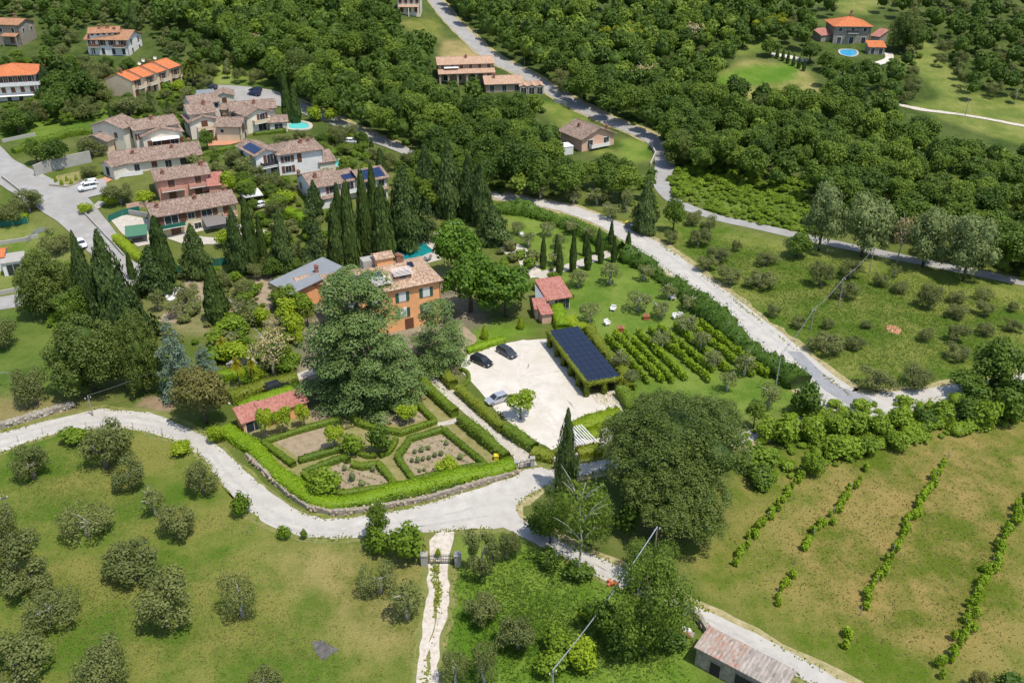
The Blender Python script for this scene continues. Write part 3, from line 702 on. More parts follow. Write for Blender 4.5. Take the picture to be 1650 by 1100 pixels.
ribbon('driveway', [(866, 447, 4), (890, 438, 3), (925, 428, 3), (960, 416, 3), (1000, 402, 3.2), (1016, 396, 4)], M['paving'], None, .06, .1)
# gravel court of the estate
COURT = [(742, 582), (752, 572), (775, 566), (800, 556), (842, 548), (884, 546), (905, 580), (940, 634), (1000, 628), (1014, 650), (1012, 658), (925, 672), (918, 700), (900, 718), (890, 724), (865, 712), (838, 694), (802, 664), (772, 628), (745, 600)]
sheet('gravel_court', COURT, M['gravel'], .045, rag=.12)
sheet('gravel_court', [(925, 672), (1012, 658), (975, 720), (918, 728)], M['gravel'], .04, rag=.1, seed=4)
sheet('paved_yard', [(690, 555), (742, 520), (770, 545), (748, 575), (720, 600), (693, 600)], M['soil'], .035, rag=.1, seed=2)
# worn wheel tracks
M['worn'] = mat('worn_road', [(.3, (.345, .325, .29)), (.7, (.455, .43, .385))], 1.2, 7, .95, .25, 'World', bscale=6)
for i, ln in enumerate(([(0, 708), (120, 676), (220, 673), (285, 691), (330, 720), (380, 775), (440, 825), (510, 850), (600, 846), (700, 832), (790, 812)], [(0, 719), (120, 684), (210, 682), (278, 699), (322, 728), (370, 786), (432, 836), (505, 860), (600, 857), (700, 845), (790, 830)], [(838, 838), (900, 880), (980, 920), (1060, 958), (1160, 1008), (1290, 1078)], [(840, 850), (900, 890), (975, 928), (1056, 964), (1150, 1012), (1275, 1080)])):
    ribbon('wheel_track', ln, M['worn'], .55, .062, .16, line=False, step=.8, seed=30 + i)
for i, dx in enumerate((-9, 7)):
    ribbon('wheel_track', [(a + dx, b - dx * .5, w * .09) for a, b, w in EAST[7:17]], M['worn'], None, .066, .14, line=False, step=.8, seed=40 + i)
M['worngravel'] = mat('worn_gravel', [(.3, (.47, .42, .345)), (.7, (.59, .54, .465))], 1.2, 7, .95, .3, 'World', bscale=8)
for i, ln in enumerate(([(905, 712), (880, 680), (850, 640), (835, 600), (845, 570), (868, 556)], [(913, 706), (893, 676), (866, 640), (850, 604), (856, 578), (876, 562)], [(790, 590), (815, 600), (850, 605), (890, 600), (905, 596)], [(930, 662), (910, 640), (880, 615), (840, 605), (800, 600)])):
    ribbon('wheel_track', ln, M['worngravel'], .6, .054 + i * .003, .2, line=False, step=.8, seed=50 + i)
# track through the gate
sheet('gate_apron', [(691, 872), (703, 857), (733, 855), (728, 880), (722, 908), (695, 908)], M['rut'], .053, rag=.15)
ribbon('track_rut', [(697, 905, 1.0), (695, 950, 1.1), (690, 1000, 1.1), (683, 1050, 1.2), (676, 1115, 1.2), (660, 1220, 1.2)], M['rut'], None, .04, .22, step=.6, line=False)
ribbon('track_rut', [(715, 905, 1.1), (716, 950, 1.2), (712, 995, 1.3), (703, 1030, 1.3), (700, 1060, 1.2), (699, 1115, 1.2), (696, 1220, 1.2)], M['rut'], None, .042, .22, step=.6, line=False)
ribbon('verge', [(706, 900, 4.6), (705, 960, 4.4), (700, 1010, 4.2), (692, 1060, 4.2), (687, 1115, 4.2)], M['grassverge'], None, .02, .35, line=False, step=.8)
BEDS = []
# garden ground, beds, paths
sheet('garden_path', [(385, 705), (420, 690), (500, 655), (560, 640), (672, 628), (690, 634), (836, 750), (800, 765), (560, 795), (500, 778), (470, 765)], M['lawnpath'], .03)
for i, b in enumerate(([(442, 710), (525, 688), (545, 702), (540, 716), (480, 736)], [(510, 752), (562, 742), (600, 756), (612, 755), (632, 775), (560, 792), (520, 780)],
          [(585, 672), (668, 646), (690, 674), (640, 684), (600, 680)], [(655, 712), (716, 694), (775, 746), (672, 768), (648, 740)], [(500, 660), (560, 648), (566, 672), (505, 680)])):
    BEDS.append(b); sheet('flower_bed', b, M['soil'], .036, rag=.06, seed=i)
ribbon('garden_walk', [(688, 596, 2.4), (705, 618, 2.4), (750, 655, 2.4), (800, 698, 2.4), (838, 732, 2.6), (850, 752, 3.2)], M['paving'], None, .065, .05, step=.8)
ribbon('garden_walk', [(705, 684, 1.2), (722, 681, 1.3), (737, 677, 1.2)], M['paving'], None, .05, .08, step=.8, line=False)
ribbon('garden_walk', [(365, 648, 1.9), (410, 630, 2.2), (450, 617, 2.4), (478, 608, 2.4), (510, 596, 2.2)], M['paving'], None, .05, .1, step=.8)
ribbon('driveway', [(866, 447, 4), (852, 424, 4), (832, 404, 5), (806, 392, 5), (780, 388, 3)], M['rut'], None, .05, .5)
ribbon('dirt_path', [(268, 520, 4), (300, 490, 4), (330, 470, 3.5), (300, 455, 3)], M['soil'], None, .06, .4)
ribbon('dirt_path', [(424, 432, 4), (426, 455, 4.5), (428, 480, 4.5), (415, 500, 4)], M['soil'], None, .06, .4)
sheet('lawn', [(560, 455), (630, 432), (640, 424), (690, 432), (700, 452), (640, 455)], M['lawn'], .12)
sheet('burnt_patch', [(499, 1034), (507, 1029), (517, 1032), (527, 1037), (537, 1043), (547, 1049), (536, 1053), (530, 1060), (521, 1063), (515, 1054), (507, 1047)], mat('ash_patch', [(.3, (.06, .055, .05)), (.7, (.16, .15, .13))], 1.5, 7, .95, .5, 'World'), .025, rag=.3)
sheet('burnt_patch', [(1428, 524), (1440, 523), (1455, 533), (1447, 539), (1432, 535)], M['terracotta'], .03, rag=.25)
sheet('paving', [(612, 398), (640, 392), (690, 378), (722, 372), (728, 380), (700, 386), (700, 402), (712, 418), (690, 424), (640, 410)], M['paving'], .05)
sheet('planted_bed', [(82, 296), (92, 284), (128, 277), (132, 290), (112, 300)], M['lawnpath'], .14)
sheet('paving', [(176, 352), (205, 347), (250, 356), (250, 392), (222, 398), (196, 376)], M['paving'], .14)
sheet('terrace', [(150, 292), (170, 286), (182, 290), (166, 298)], M['terracotta'], .14)
sheet('terrace', [(330, 222), (345, 219), (378, 222), (392, 228), (370, 234), (335, 236)], M['terracotta'], .15)
sheet('paving', [(268, 340), (330, 350), (430, 372), (420, 392), (300, 395), (255, 380)], M['paving'], .12)
# ------------------------------------------------------------------ building materials
def tile_mat(name, cols, sx=4.2, sy=2.6, bump=.6):
    m = bpy.data.materials.new(name); m.use_nodes = True; nt = m.node_tree; bs = nt.nodes['Principled BSDF']; bs.inputs['Roughness'].default_value = .9
    bs.inputs['Specular IOR Level'].default_value = .2
    tc = _node(nt, 'ShaderNodeTexCoord'); mp = _node(nt, 'ShaderNodeMapping'); mp.inputs['Scale'].default_value = (sx, sy, sy); nt.links.new(tc.outputs['Object'], mp.inputs[0])
    vo = _node(nt, 'ShaderNodeTexVoronoi'); nt.links.new(mp.outputs[0], vo.inputs['Vector']); vo.inputs['Scale'].default_value = 1.0
    sep = _node(nt, 'ShaderNodeSeparateColor'); nt.links.new(vo.outputs['Color'], sep.inputs[0])
    cr = _node(nt, 'ShaderNodeValToRGB'); el = cr.color_ramp.elements
    while len(el) < len(cols): el.new(.5)
    for i, (e, c) in enumerate(zip(el, cols)): e.position = .08 + .84 * i / (len(cols) - 1); e.color = (*c, 1)
    n2 = _node(nt, 'ShaderNodeTexNoise'); n2.inputs['Scale'].default_value = .5; n2.inputs['Detail'].default_value = 6; nt.links.new(tc.outputs['Object'], n2.inputs['Vector'])
    ad = _node(nt, 'ShaderNodeMath', operation='MULTIPLY_ADD'); ad.inputs[1].default_value = .6; nt.links.new(sep.outputs[0], ad.inputs[0])
    ms = _node(nt, 'ShaderNodeMath', operation='MULTIPLY'); ms.inputs[1].default_value = .4; nt.links.new(n2.outputs[0], ms.inputs[0]); nt.links.new(ms.outputs[0], ad.inputs[2])
    nt.links.new(ad.outputs[0], cr.inputs[0]); nt.links.new(cr.outputs[0], bs.inputs['Base Color'])
    bp = _node(nt, 'ShaderNodeBump'); bp.inputs['Strength'].default_value = bump; bp.inputs['Distance'].default_value = .12
    nt.links.new(vo.outputs['Distance'], bp.inputs['Height']); bp.invert = True; nt.links.new(bp.outputs[0], bs.inputs['Normal'])
    return m
M['tile'] = tile_mat('aged_tiles', [(.105, .076, .058), (.20, .14, .105), (.285, .20, .155), (.39, .30, .24)])
M['villatile'] = tile_mat('weathered_tiles', [(.15, .10, .07), (.32, .21, .14), (.44, .30, .205), (.56, .42, .31)])
M['orangetile'] = tile_mat('new_orange_tiles', [(.40, .115, .042), (.50, .16, .062), (.57, .21, .09)])
M['browntile'] = tile_mat('brown_tiles', [(.22, .11, .06), (.34, .175, .095), (.43, .25, .15)])
M['redtile'] = tile_mat('red_tiles', [(.27, .10, .075), (.36, .15, .115), (.44, .215, .17)])
M['fartile'] = tile_mat('sandy_tiles', [(.30, .19, .125), (.42, .27, .18), (.52, .36, .25)])
M['oldtile'] = tile_mat('old_barn_tiles', [(.17, .13, .105), (.33, .27, .22), (.33, .19, .14), (.38, .32, .265), (.30, .25, .21), (.54, .47, .40)], 3.2, 1.8, .8)
M['barnsheet'] = tile_mat('grey_barn_tiles', [(.20, .175, .15), (.30, .26, .22), (.36, .31, .265), (.42, .36, .30)], 3.2, 1.2, .8)
def wallmat(n, c, v=.10): return mat(n, [(.3, tuple(x * (1 - v) for x in c)), (.7, tuple(min(1, x * (1 + v)) for x in c))], .8, 7, .92, .15, bscale=8, large=(.35, tuple(x * .82 for x in c), .5), spec=.15)
M['white'] = wallmat('white_plaster', (.70, .68, .64)); M['cream'] = wallmat('cream_plaster', (.68, .62, .50)); M['beige'] = wallmat('beige_plaster', (.62, .50, .34))
M['yellow_'] = wallmat('yellow_plaster', (.62, .52, .34)); M['pink'] = wallmat('pink_plaster', (.58, .30, .22)); M['orange'] = wallmat('orange_plaster', (.78, .39, .175), .10)
M['stone'] = mat('rubble_stone', [(.25, (.15, .125, .095)), (.5, (.27, .235, .185)), (.75, (.40, .355, .29))], 2.2, 6, .95, .8, bscale=3); M['warmstone'] = mat('warm_stone', [(.25, (.26, .19, .12)), (.5, (.38, .29, .20)), (.75, (.50, .40, .29))], 1.6, 6, .95, .6, bscale=3)
M['salmon'] = wallmat('salmon_plaster', (.62, .40, .29)); M['concrete'] = wallmat('grey_concrete', (.36, .34, .30)); M['trim'] = plain('white_trim', (.72, .70, .66))
M['shutter'] = plain('brown_shutters', (.13, .052, .028), .6); M['greenshutter'] = plain('green_shutters', (.03, .085, .055), .6); M['glass'] = plain('window_glass', (.03, .035, .04), .12, 0, .1, spec=.6)
M['curtain'] = plain('curtained_glass', (.62, .62, .60), .3); M['dark'] = plain('painted_opening_shade', (.025, .022, .02), .9); M['timber'] = plain('brown_timber', (.18, .095, .05), .8)
M['greymetal'] = mat('grey_roof_sheet', [(.3, (.20, .215, .225)), (.7, (.25, .262, .27))], .4, 5, .55, spec=.4); M['solar'] = mat('solar_cells', [(.3, (.010, .022, .065)), (.7, (.020, .038, .10))], .6, 3, .18, spec=.6)
M['solarblack'] = mat('black_solar_cells', [(.3, (.010, .014, .028)), (.7, (.016, .022, .042))], .5, 3, .22, spec=.5); M['alu'] = plain('aluminium', (.45, .46, .48), .4, .6)
M['canvas'] = plain('white_canvas', (.74, .72, .68), .8); M['greencloth'] = plain('green_cloth', (.06, .17, .10), .8); M['greenmesh'] = plain('green_screen', (.015, .12, .085), .8); M['greycloth'] = plain('grey_canopy', (.17, .15, .135), .8)
M['brick'] = plain('chimney_brick', (.27, .125, .085), .9, var=.3, scale=6); M['darkmetal'] = plain('dark_iron', (.06, .06, .065), .6, .4); M['wood'] = plain('weathered_wood', (.30, .26, .21), .9, var=.3)
M['gutter'] = plain('copper_gutter', (.14, .085, .06), .6, .3)
_C = {}
def cbox(name, dims, m, pos=(0, 0, 0)):
    """cached box mesh shared between alike pieces"""
    k = (name, tuple(round(d, 2) for d in dims), m.name, tuple(round(d, 2) for d in pos))
    if k not in _C:
        b = MB(); b.box(pos, dims); _C[k] = b.mesh(name, m)
    return _C[k]
def window(root, x, y, z, rz, w, h, style):
    """a window or door standing on a wall face: frame > pane, shutters"""
    name = 'door' if style in 'dDH' else 'window'
    fm = M['trim'] if style not in 'dH' else M['shutter'] if style == 'd' else M['stone']
    o = new(name, cbox('frame', (w + .2, .12, h + .2), fm), root, (x, y, z), rz)
    ca, sa = math.cos(rz), math.sin(rz)
    def sub(nm, me, lx, ly): return new(nm, me, o, (lx, ly, 0), 0)
    if style == 'd': sub('panel', cbox('panel', (w, .1, h), M['shutter']), 0, -.05); return o
    if style == 'H': sub('opening_shade', cbox('opening_shade', (w, .1, h), M['dark']), 0, -.05); return o  # no hole: flat panel, the opening's inner shade painted as near-black
    gm_ = M['curtain'] if style == 'v' else M['glass']
    sub('pane', cbox('pane', (w * .47, .1, h), gm_), -w * .25, -.04); sub('pane', cbox('pane', (w * .47, .1, h), gm_), w * .25, -.04)
    if style in 'sv':
        sm = M['greenshutter'] if style == 'v' else M['shutter']
        for s in (-1, 1): sub('shutter', cbox('shutter', (w * .5, .08, h + .1), sm), s * (w * .76 + .08), -.06)
    if style == 'c':
        for s in (-1, 1): sub('shutter', cbox('shutter', (w * .48, .08, h + .05), M['shutter']), s * w * .25, -.1)
    return o
def slab(b, P, n, th=.16, amp=.05, rows=False):
    """a roof slope: P = eave left, eave right, ridge right, ridge left; n tile ribs run from eave to ridge"""
    P = [Vector(p) for p in P]; nn = (P[1] - P[0]).cross(P[3] - P[0]).normalized()
    if nn.z < 0: nn = -nn
    V = []; F = []; m = max(1, n) * 2 if n else 1
    for i in range(m + 1):
        t = i / m; o = nn * (amp if n and i % 2 else 0)
        e = P[0].lerp(P[1], t); r = P[3].lerp(P[2], t)
        V += [e + o, r + o, e - nn * th, r - nn * th]
    for i in range(m):
        a, c = i * 4, i * 4 + 4
        F += [(a, c, c + 1, a + 1), (a + 2, a + 3, c + 3, c + 2), (a, a + 2, c + 2, c), (a + 1, c + 1, c + 3, a + 3)]
    F += [(0, 1, 3, 2), (m * 4, m * 4 + 2, m * 4 + 3, m * 4 + 1)]
    b.add(V, F)
def roof_mb(kind_, w, d, e, p, o, ribs=True, og=None):
    og = o if og is None else og
    b = MB(); n = lambda L: int(L / .42) if ribs else 0
    if kind_ == 'gx':
        zr, ze = e + p * d / 2, e - p * o
        for s in (1, -1):
            slab(b, [(-w / 2 - og, -s * (d / 2 + o), ze), (w / 2 + og, -s * (d / 2 + o), ze), (w / 2 + og, 0, zr), (-w / 2 - og, 0, zr)], n(w))
        b.tube([(-w / 2 - og, 0, zr + .02), (w / 2 + og, 0, zr + .02)], .14, 6)
    elif kind_ == 'gy':
        zr, ze = e + p * w / 2, e - p * o
        for s in (1, -1):
            slab(b, [(s * (w / 2 + o), -d / 2 - og, ze), (s * (w / 2 + o), d / 2 + og, ze), (0, d / 2 + og, zr), (0, -d / 2 - og, zr)], n(d))
        b.tube([(0, -d / 2 - og, zr + .02), (0, d / 2 + og, zr + .02)], .14, 6)
    elif kind_ == 'hip':
        W, D = w / 2 + o, d / 2 + o; k = min(W, D); zr, ze = e + p * (k - o), e - p * o
        A = [(-W, -D, ze), (W, -D, ze), (W, D, ze), (-W, D, ze)]
        if W >= D: r0, r1 = (-(W - D), 0, zr), (W - D, 0, zr); fs = [(A[0], A[1], r1, r0), (A[2], A[3], r0, r1), (A[1], A[2], r1, r1), (A[3], A[0], r0, r0)]
        else: r0, r1 = (0, -(D - W), zr), (0, D - W, zr); fs = [(A[1], A[2], r1, r0), (A[3], A[0], r0, r1), (A[0], A[1], r0, r0), (A[2], A[3], r1, r1)]
        for q in fs: slab(b, q, 0)
        b.tube([r0, r1], .14, 6)
        for a, r in ((A[0], r0), (A[3], r0 if W >= D else r1), (A[1], r1 if W >= D else r0), (A[2], r1)): b.tube([a, r], .11, 5)
    elif kind_ == 'mono':
        slab(b, [(-w / 2 - og, -d / 2 - o, e - p * o), (w / 2 + og, -d / 2 - o, e - p * o), (w / 2 + og, d / 2 + o, e + p * (d + o)), (-w / 2 - og, d / 2 + o, e + p * (d + o))], n(w))
    else:
        b.box((0, 0, e + .06), (w + o * 2, d + o * 2, .24))
    return b
def wall_mb(kind_, w, d, e, p, down=1.5):
    b = MB(); q = .1
    if kind_ == 'gx': b.prism([(-d / 2, -down), (d / 2, -down), (d / 2, e - q), (0, e + p * d / 2 - q), (-d / 2, e - q)], -w / 2, w / 2, 'x')
    elif kind_ == 'gy': b.prism([(-w / 2, -down), (w / 2, -down), (w / 2, e - q), (0, e + p * w / 2 - q), (-w / 2, e - q)], -d / 2, d / 2)
    elif kind_ == 'mono': b.prism([(-d / 2, -down), (d / 2, -down), (d / 2, e + p * d - q), (-d / 2, e - q)], -w / 2, w / 2, 'x')
    else: b.box((0, 0, (e - down) / 2 - q / 2), (w, d, e + down - q))
    return b
def frame_of(L, R, d, e, z0=None):
    A = at(L[0], L[1], e); B = on_plane(R[0], R[1], A.z)
    u = (B - A); w = math.hypot(u.x, u.y); ang = math.atan2(u.y, u.x); n = Vector((-math.sin(ang), math.cos(ang), 0))
    c = (A + B) / 2 + n * d / 2; return Vector((c.x, c.y, A.z - e)), w, ang
def F(n, z, w, h, st='s', side='f', u0=.0, u1=1.0): return [(side, u0 + (u1 - u0) * (i + .5) / n, z, w, h, st) for i in range(n)]
FOOT = []
def house(name, label, vols, cat='house', group=None):
    root = None
    for v in vols:
        e, d = v['e'], v['d']; p = v.get('p', .34); rk = v.get('roof', 'gx'); o = v.get('o', .5)
        c, w, ang = frame_of(v['L'], v['R'], d, e)
        if root is None:
            root = empty(name, c); tag(root, label, cat, group); org = c.copy()
            root['foot'] = 1.0
        FOOT.append((c.x, c.y, ang, w, d)); off = c - org; ca, sa = math.cos(ang), math.sin(ang)
        def put(nm, me, lx=0, ly=0, lz=0, rz=0):
            return new(nm, me, root, (off.x + lx * ca - ly * sa, off.y + lx * sa + ly * ca, off.z + lz), ang + rz)
        if not v.get('open'): put('wall', wall_mb(rk, w, d, e, p, v.get('down', 1.5)).mesh('wall', M[v.get('wm', 'cream')]))
        rf = put('roof', roof_mb(rk, w, d, e, p, o, v.get('ribs', True), v.get('og')).mesh('roof', M[v.get('rm', 'tile')]))
        for side, u, z, ww, hh, st in v.get('win', []):
            if side == 'f': put_w = (w * (u - .5), -d / 2 - .03, 0)
            elif side == 'r': put_w = (w / 2 + .03, d * (u - .5), math.pi / 2)
            else: put_w = (-w / 2 - .03, d * (.5 - u), -math.pi / 2)
            lx, ly, r2 = put_w
            window(root, off.x + lx * ca - ly * sa, off.y + lx * sa + ly * ca, off.z + z, ang + r2, ww, hh, st)
        if rk in ('gx', 'hip') and rk != 'flat' and w > 5:
            ze = e - p * o; gb = MB(); gb.tube([(-w / 2 - .3, -d / 2 - o - .07, ze - .05), (w / 2 + .3, -d / 2 - o - .07, ze - .05)], .08, 5); put('gutter', gb.mesh('gutter', M['gutter']))
            gb = MB(); gb.tube([(w / 2 - .15, -d / 2 - .1, -.3), (w / 2 - .15, -d / 2 - .1, e - .25), (w / 2 - .15, -d / 2 - o - .05, ze - .08)], .055, 5); put('downpipe', gb.mesh('downpipe', M['gutter']))
        for cx, cy, ch in v.get('ch', []):
            if rk == 'gx': zz = e + p * (d / 2 - abs(cy) * d)
            elif rk == 'gy': zz = e + p * (w / 2 - abs(cx) * w)
            elif rk == 'hip': zz = e + p * min(w / 2 - abs(cx) * w, d / 2 - abs(cy) * d)
            else: zz = e
            k = MB(); k.box((0, 0, ch / 2 - .3), (.7, .7, ch + .6)); k.box((0, 0, ch + .06), (.95, .95, .12)); k.box((0, 0, ch + .25), (.5, .5, .26))
            q = k.build('chimney', M[v.get('cm', 'brick')], rf, (cx * w, cy * d, zz))
        for (u, z, bw, bd, rm_) in v.get('bal', []):
            s = MB(); s.box((0, 0, 0), (bw, bd, .18)); q = put('balcony', s.mesh('balcony', M['trim']), w * (u - .5), -d / 2 - bd / 2, z)
            s = MB(); s.box((0, -bd / 2 + .05, .55), (bw, .06, .9)); s.box((-bw / 2 + .04, 0, .55), (.06, bd - .1, .9)); s.box((bw / 2 - .04, 0, .55), (.06, bd - .1, .9)); s.build('railing', M[rm_], q)
        for (u0, u1, z, dd, drop, cm_) in v.get('awn', []):
            s = MB(); x0, x1 = w * (u0 - .5), w * (u1 - .5)
            slab(s, [(x0, -d / 2 - dd, z - drop), (x1, -d / 2 - dd, z - drop), (x1, -d / 2 - .02, z), (x0, -d / 2 - .02, z)], 0, .06)
            put('awning', s.mesh('awning', M[cm_]))
            if cm_ in ('tile', 'browntile', 'fartile', 'orangetile', 'redtile'):
                k = max(2, int((x1 - x0) / 3.2) + 1); pm_ = cbox('pillar', (.38, .38, z - drop + 1.0), M[v.get('wm', 'cream')])
                for i in range(k): put('pillar', pm_, x0 + .25 + (x1 - x0 - .5) * i / (k - 1), -d / 2 - dd + .3, (z - drop) / 2 - .6)
        for (u0, v0, nx_, ny_, pw, ph, m_, sl) in v.get('sol', []):
            # panels laid on a slope: sl = 'f' front, 'l' left
            pan = cbox('solar_panel', (pw - .06, ph - .06, .06), M[m_])
            ti = math.atan(p)
            for i in range(nx_):
                for j in range(ny_):
                    if sl == 'f':
                        yy = -d / 2 + (v0 + j * ph) * math.cos(ti); zz = e + (v0 + j * ph) * math.sin(ti) + .14
                        q = put('solar_panel', pan, -w / 2 + u0 + i * pw, yy, zz); q.rotation_euler = (Matrix.Rotation(ang, 3, 'Z') @ Matrix.Rotation(ti, 3, 'X')).to_euler()
                    else:
                        xx = -w / 2 + (v0 + j * ph) * math.cos(ti); zz = e + (v0 + j * ph) * math.sin(ti) + .14
                        q = put('solar_panel', pan, xx, -d / 2 + u0 + i * pw, zz); q.rotation_euler = (Matrix.Rotation(ang, 3, 'Z') @ Matrix.Rotation(-ti, 3, 'Y') @ Matrix.Rotation(rad(90), 3, 'Z')).to_euler()
        if 'arc' in v:
            # porch in front: arched wall on piers carrying its own roof
            nA, pd, ph_, rm_ = v['arc']; s = MB(); span = w / nA; pw = .32 * span; k = 7; s2 = MB()
            y0, y1 = -d / 2 - pd, -d / 2 - pd + .4
            for i in range(nA + 1): s.box((-w / 2 + i * span + (.3 if i == 0 else -.3 if i == nA else 0), (y0 + y1) / 2, ph_ * .5 - .7), (.62, .4, ph_ - .25 + 1.4 - .02))
            for i in range(nA):
                a0 = -w / 2 + i * span; rr = span / 2 - .3; zc = ph_ - rr * .75 - .35
                for q in range(k):
                    t0, t1 = math.pi * q / k, math.pi * (q + 1) / k
                    X0, X1 = a0 + span / 2 - rr * math.cos(t0), a0 + span / 2 - rr * math.cos(t1); Z0, Z1 = zc + rr * .75 * math.sin(t0), zc + rr * .75 * math.sin(t1)
                    s.prism([(X0, Z0), (X1, Z1), (X1, ph_), (X0, ph_)], y0 + .02, y1 - .02)
            put('arcade', s.mesh('arcade', M[v.get('wm', 'cream')]))
            slab(s2, [(-w / 2 - .3, y0 - .4, ph_ - .1), (w / 2 + .3, y0 - .4, ph_ - .1), (w / 2 + .3, -d / 2 + .02, ph_ + .9), (-w / 2 - .3, -d / 2 + .02, ph_ + .9)], int(w / .45), .14)
            put('porch_roof', s2.mesh('porch_roof', M[rm_]))
    return root, org
# ------------------------------------------------------------------ the village on the left
house('stone_house', 'old grey rubble stone house with brown roof in the upper left corner', [
    dict(L=(-30, 38), R=(28, 40), d=9, e=7, p=.3, wm='stone', rm='browntile', ch=[(.2, .1, 1.6), (-.2, -.1, 1.4)], win=F(3, 5, 1.1, 1.5, 'g') + F(2, 1.6, 1.2, 2, 'd') + F(2, 4.8, .9, 1.3, 'g', 'r'), awn=[(.55, .98, 4.0, 2.2, .8, 'browntile')])])
house('white_villa', 'white two storey villa with wide brown roof and shaded balconies above the orange terrace row', [
    dict(L=(138, 62), R=(204, 63), d=11, e=5.6, p=.38, wm='white', rm='browntile', o=.8, ch=[(-.2, -.1, 1.3), (-.06, -.05, 1.3), (.1, -.12, 1.3)], bal=[(.2, 2.9, 3.6, 1.5, 'timber'), (.8, 2.9, 3.8, 1.5, 'timber')],
         win=F(4, 4.2, 1.2, 1.7, 's') + F(4, 1.3, 1.2, 2.0, 'g') + F(2, 4.2, 1.0, 1.5, 'c', 'r') + F(2, 1.4, 1.0, 1.5, 'c', 'r')),
    dict(L=(143, 53), R=(190, 51), d=7, e=7.6, p=.34, wm='white', rm='browntile', o=.6, ch=[(-.15, -.15, 1.2), (.12, -.15, 1.2)], win=F(5, 7.0, .9, .7, 'g'))])
house('white_house', 'white three storey house with new orange hipped roof at the left border', [
    dict(L=(-24, 122), R=(53, 118), d=13, e=8.2, p=.32, roof='hip', wm='white', rm='orangetile', o=.9, win=F(5, 6.6, 1.2, 1.7, 's') + F(5, 3.4, 1.2, 1.6, 'c') + F(4, .8, 1.2, 1.8, 'g'),
         bal=[(.5, 4.9, 16.5, 1.6, 'trim')], awn=[(.0, 1.0, 2.0, 1.9, .15, 'trim')])])
house('terrace_row', 'beige row of four terrace houses under bright orange stepped roofs', [
    dict(L=(211, 130), R=(233, 123), d=10, e=5.6, p=.36, wm='beige', rm='orangetile', o=.4, og=.1, ch=[(-.3, -.05, 1.2)], bal=[(.5, 2.7, 3.6, 1.4, 'beige')], win=F(1, 4.1, 1.8, 1.9, 's') + F(2, 1.2, 1.2, 2, 'd')),
    dict(L=(230, 124), R=(252, 117), d=10, e=5.7, p=.36, wm='beige', rm='orangetile', o=.4, og=.1, bal=[(.5, 2.7, 3.6, 1.4, 'beige')], win=F(1, 4.1, 1.8, 1.9, 's') + F(2, 1.2, 1.2, 2, 'd')),
    dict(L=(251, 117), R=(272, 110.5), d=10, e=5.8, p=.36, wm='beige', rm='orangetile', o=.4, og=.1, ch=[(.1, .02, 1.0)], bal=[(.5, 2.7, 3.6, 1.4, 'beige')], win=F(1, 4.1, 1.8, 1.9, 's') + F(2, 1.2, 1.2, 2, 'd')),
    dict(L=(271, 110.5), R=(290, 104.5), d=10, e=5.9, p=.36, wm='beige', rm='orangetile', o=.4, og=.1, bal=[(.5, 2.7, 3.6, 1.4, 'beige')], win=F(1, 4.1, 1.8, 1.9, 's') + F(2, 1.2, 1.2, 2, 'd'))])
house('small_house', 'low cream gabled house beside the village car park', [
    dict(L=(345, 155), R=(376, 153), d=7, e=3.0, p=.3, roof='gy', wm='cream', o=.4, win=F(1, 1.4, 1.2, 1.8, 'd')),
    dict(L=(318, 156), R=(345, 154), d=8, e=2.9, p=.08, roof='flat', wm='concrete', rm='greymetal', o=.2)])
house('stepped_house', 'cream house with stepped reddish tile roofs and terracotta terrace in the village centre', [
    dict(L=(305, 197), R=(352, 191), d=9, e=5.0, p=.32, roof='gy', wm='cream', o=.5, win=F(1, 3.7, 1.5, 2.2, 'd') + F(1, 1.1, 1.4, 2.1, 'd', u0=.2) + F(3, 3.8, 1, 1.4, 'c', 'l'), bal=[(.5, 2.5, 4.5, 1.2, 'beige')]),
    dict(L=(305, 184), R=(346, 179), d=9, e=6.6, p=.36, wm='cream', o=.5, win=F(3, 4, 1, 1.3, 'c', 'l'), ch=[(.2, -.1, 1.0)]),
    dict(L=(309, 168), R=(353, 162), d=9, e=6.2, p=.3, wm='cream', o=.5, win=F(2, 5, 1, 1.3, 'g', 'f', .5, 1)),
    dict(L=(347, 203), R=(386, 203), d=8, e=4.4, p=.34, wm='beige', o=.5, win=F(1, 3.0, .9, .9, 'g', u0=0, u1=.5) + F(1, 3.1, 2.2, 2.2, 's', 'r') + F(1, .9, 1.8, 1.8, 'g', 'r'), ch=[(-.3, .1, .8)])])
house('gabled_house', 'cream gabled house with tiled side wing just left of the turquoise pool', [
    dict(L=(396, 186), R=(435, 178), d=10, e=5.4, p=.34, roof='gy', wm='cream', o=.6, win=F(1, 3.9, 1.6, 2.2, 's', u0=.3) + F(1, 1.2, 2.4, 2.0, 'g', u0=.2), bal=[(.55, 2.7, 5, 1.4, 'beige')]),
    dict(L=(372, 178), R=(443, 172), d=8, e=5.6, p=.34, wm='cream', o=.6, win=F(1, 4, 1.6, 1.4, 's', u1=.25), ch=[(.05, -.2, .9)]),
    dict(L=(352, 176), R=(377, 177), d=6, e=3.4, p=.34, wm='beige', o=.4, win=F(2, 1.8, 1.2, 1.3, 'g')),
    dict(L=(434, 197), R=(462, 195), d=6, e=2.9, p=.34, wm='cream', o=.5, win=F(1, 1.2, 2.4, 2.2, 'g'))])
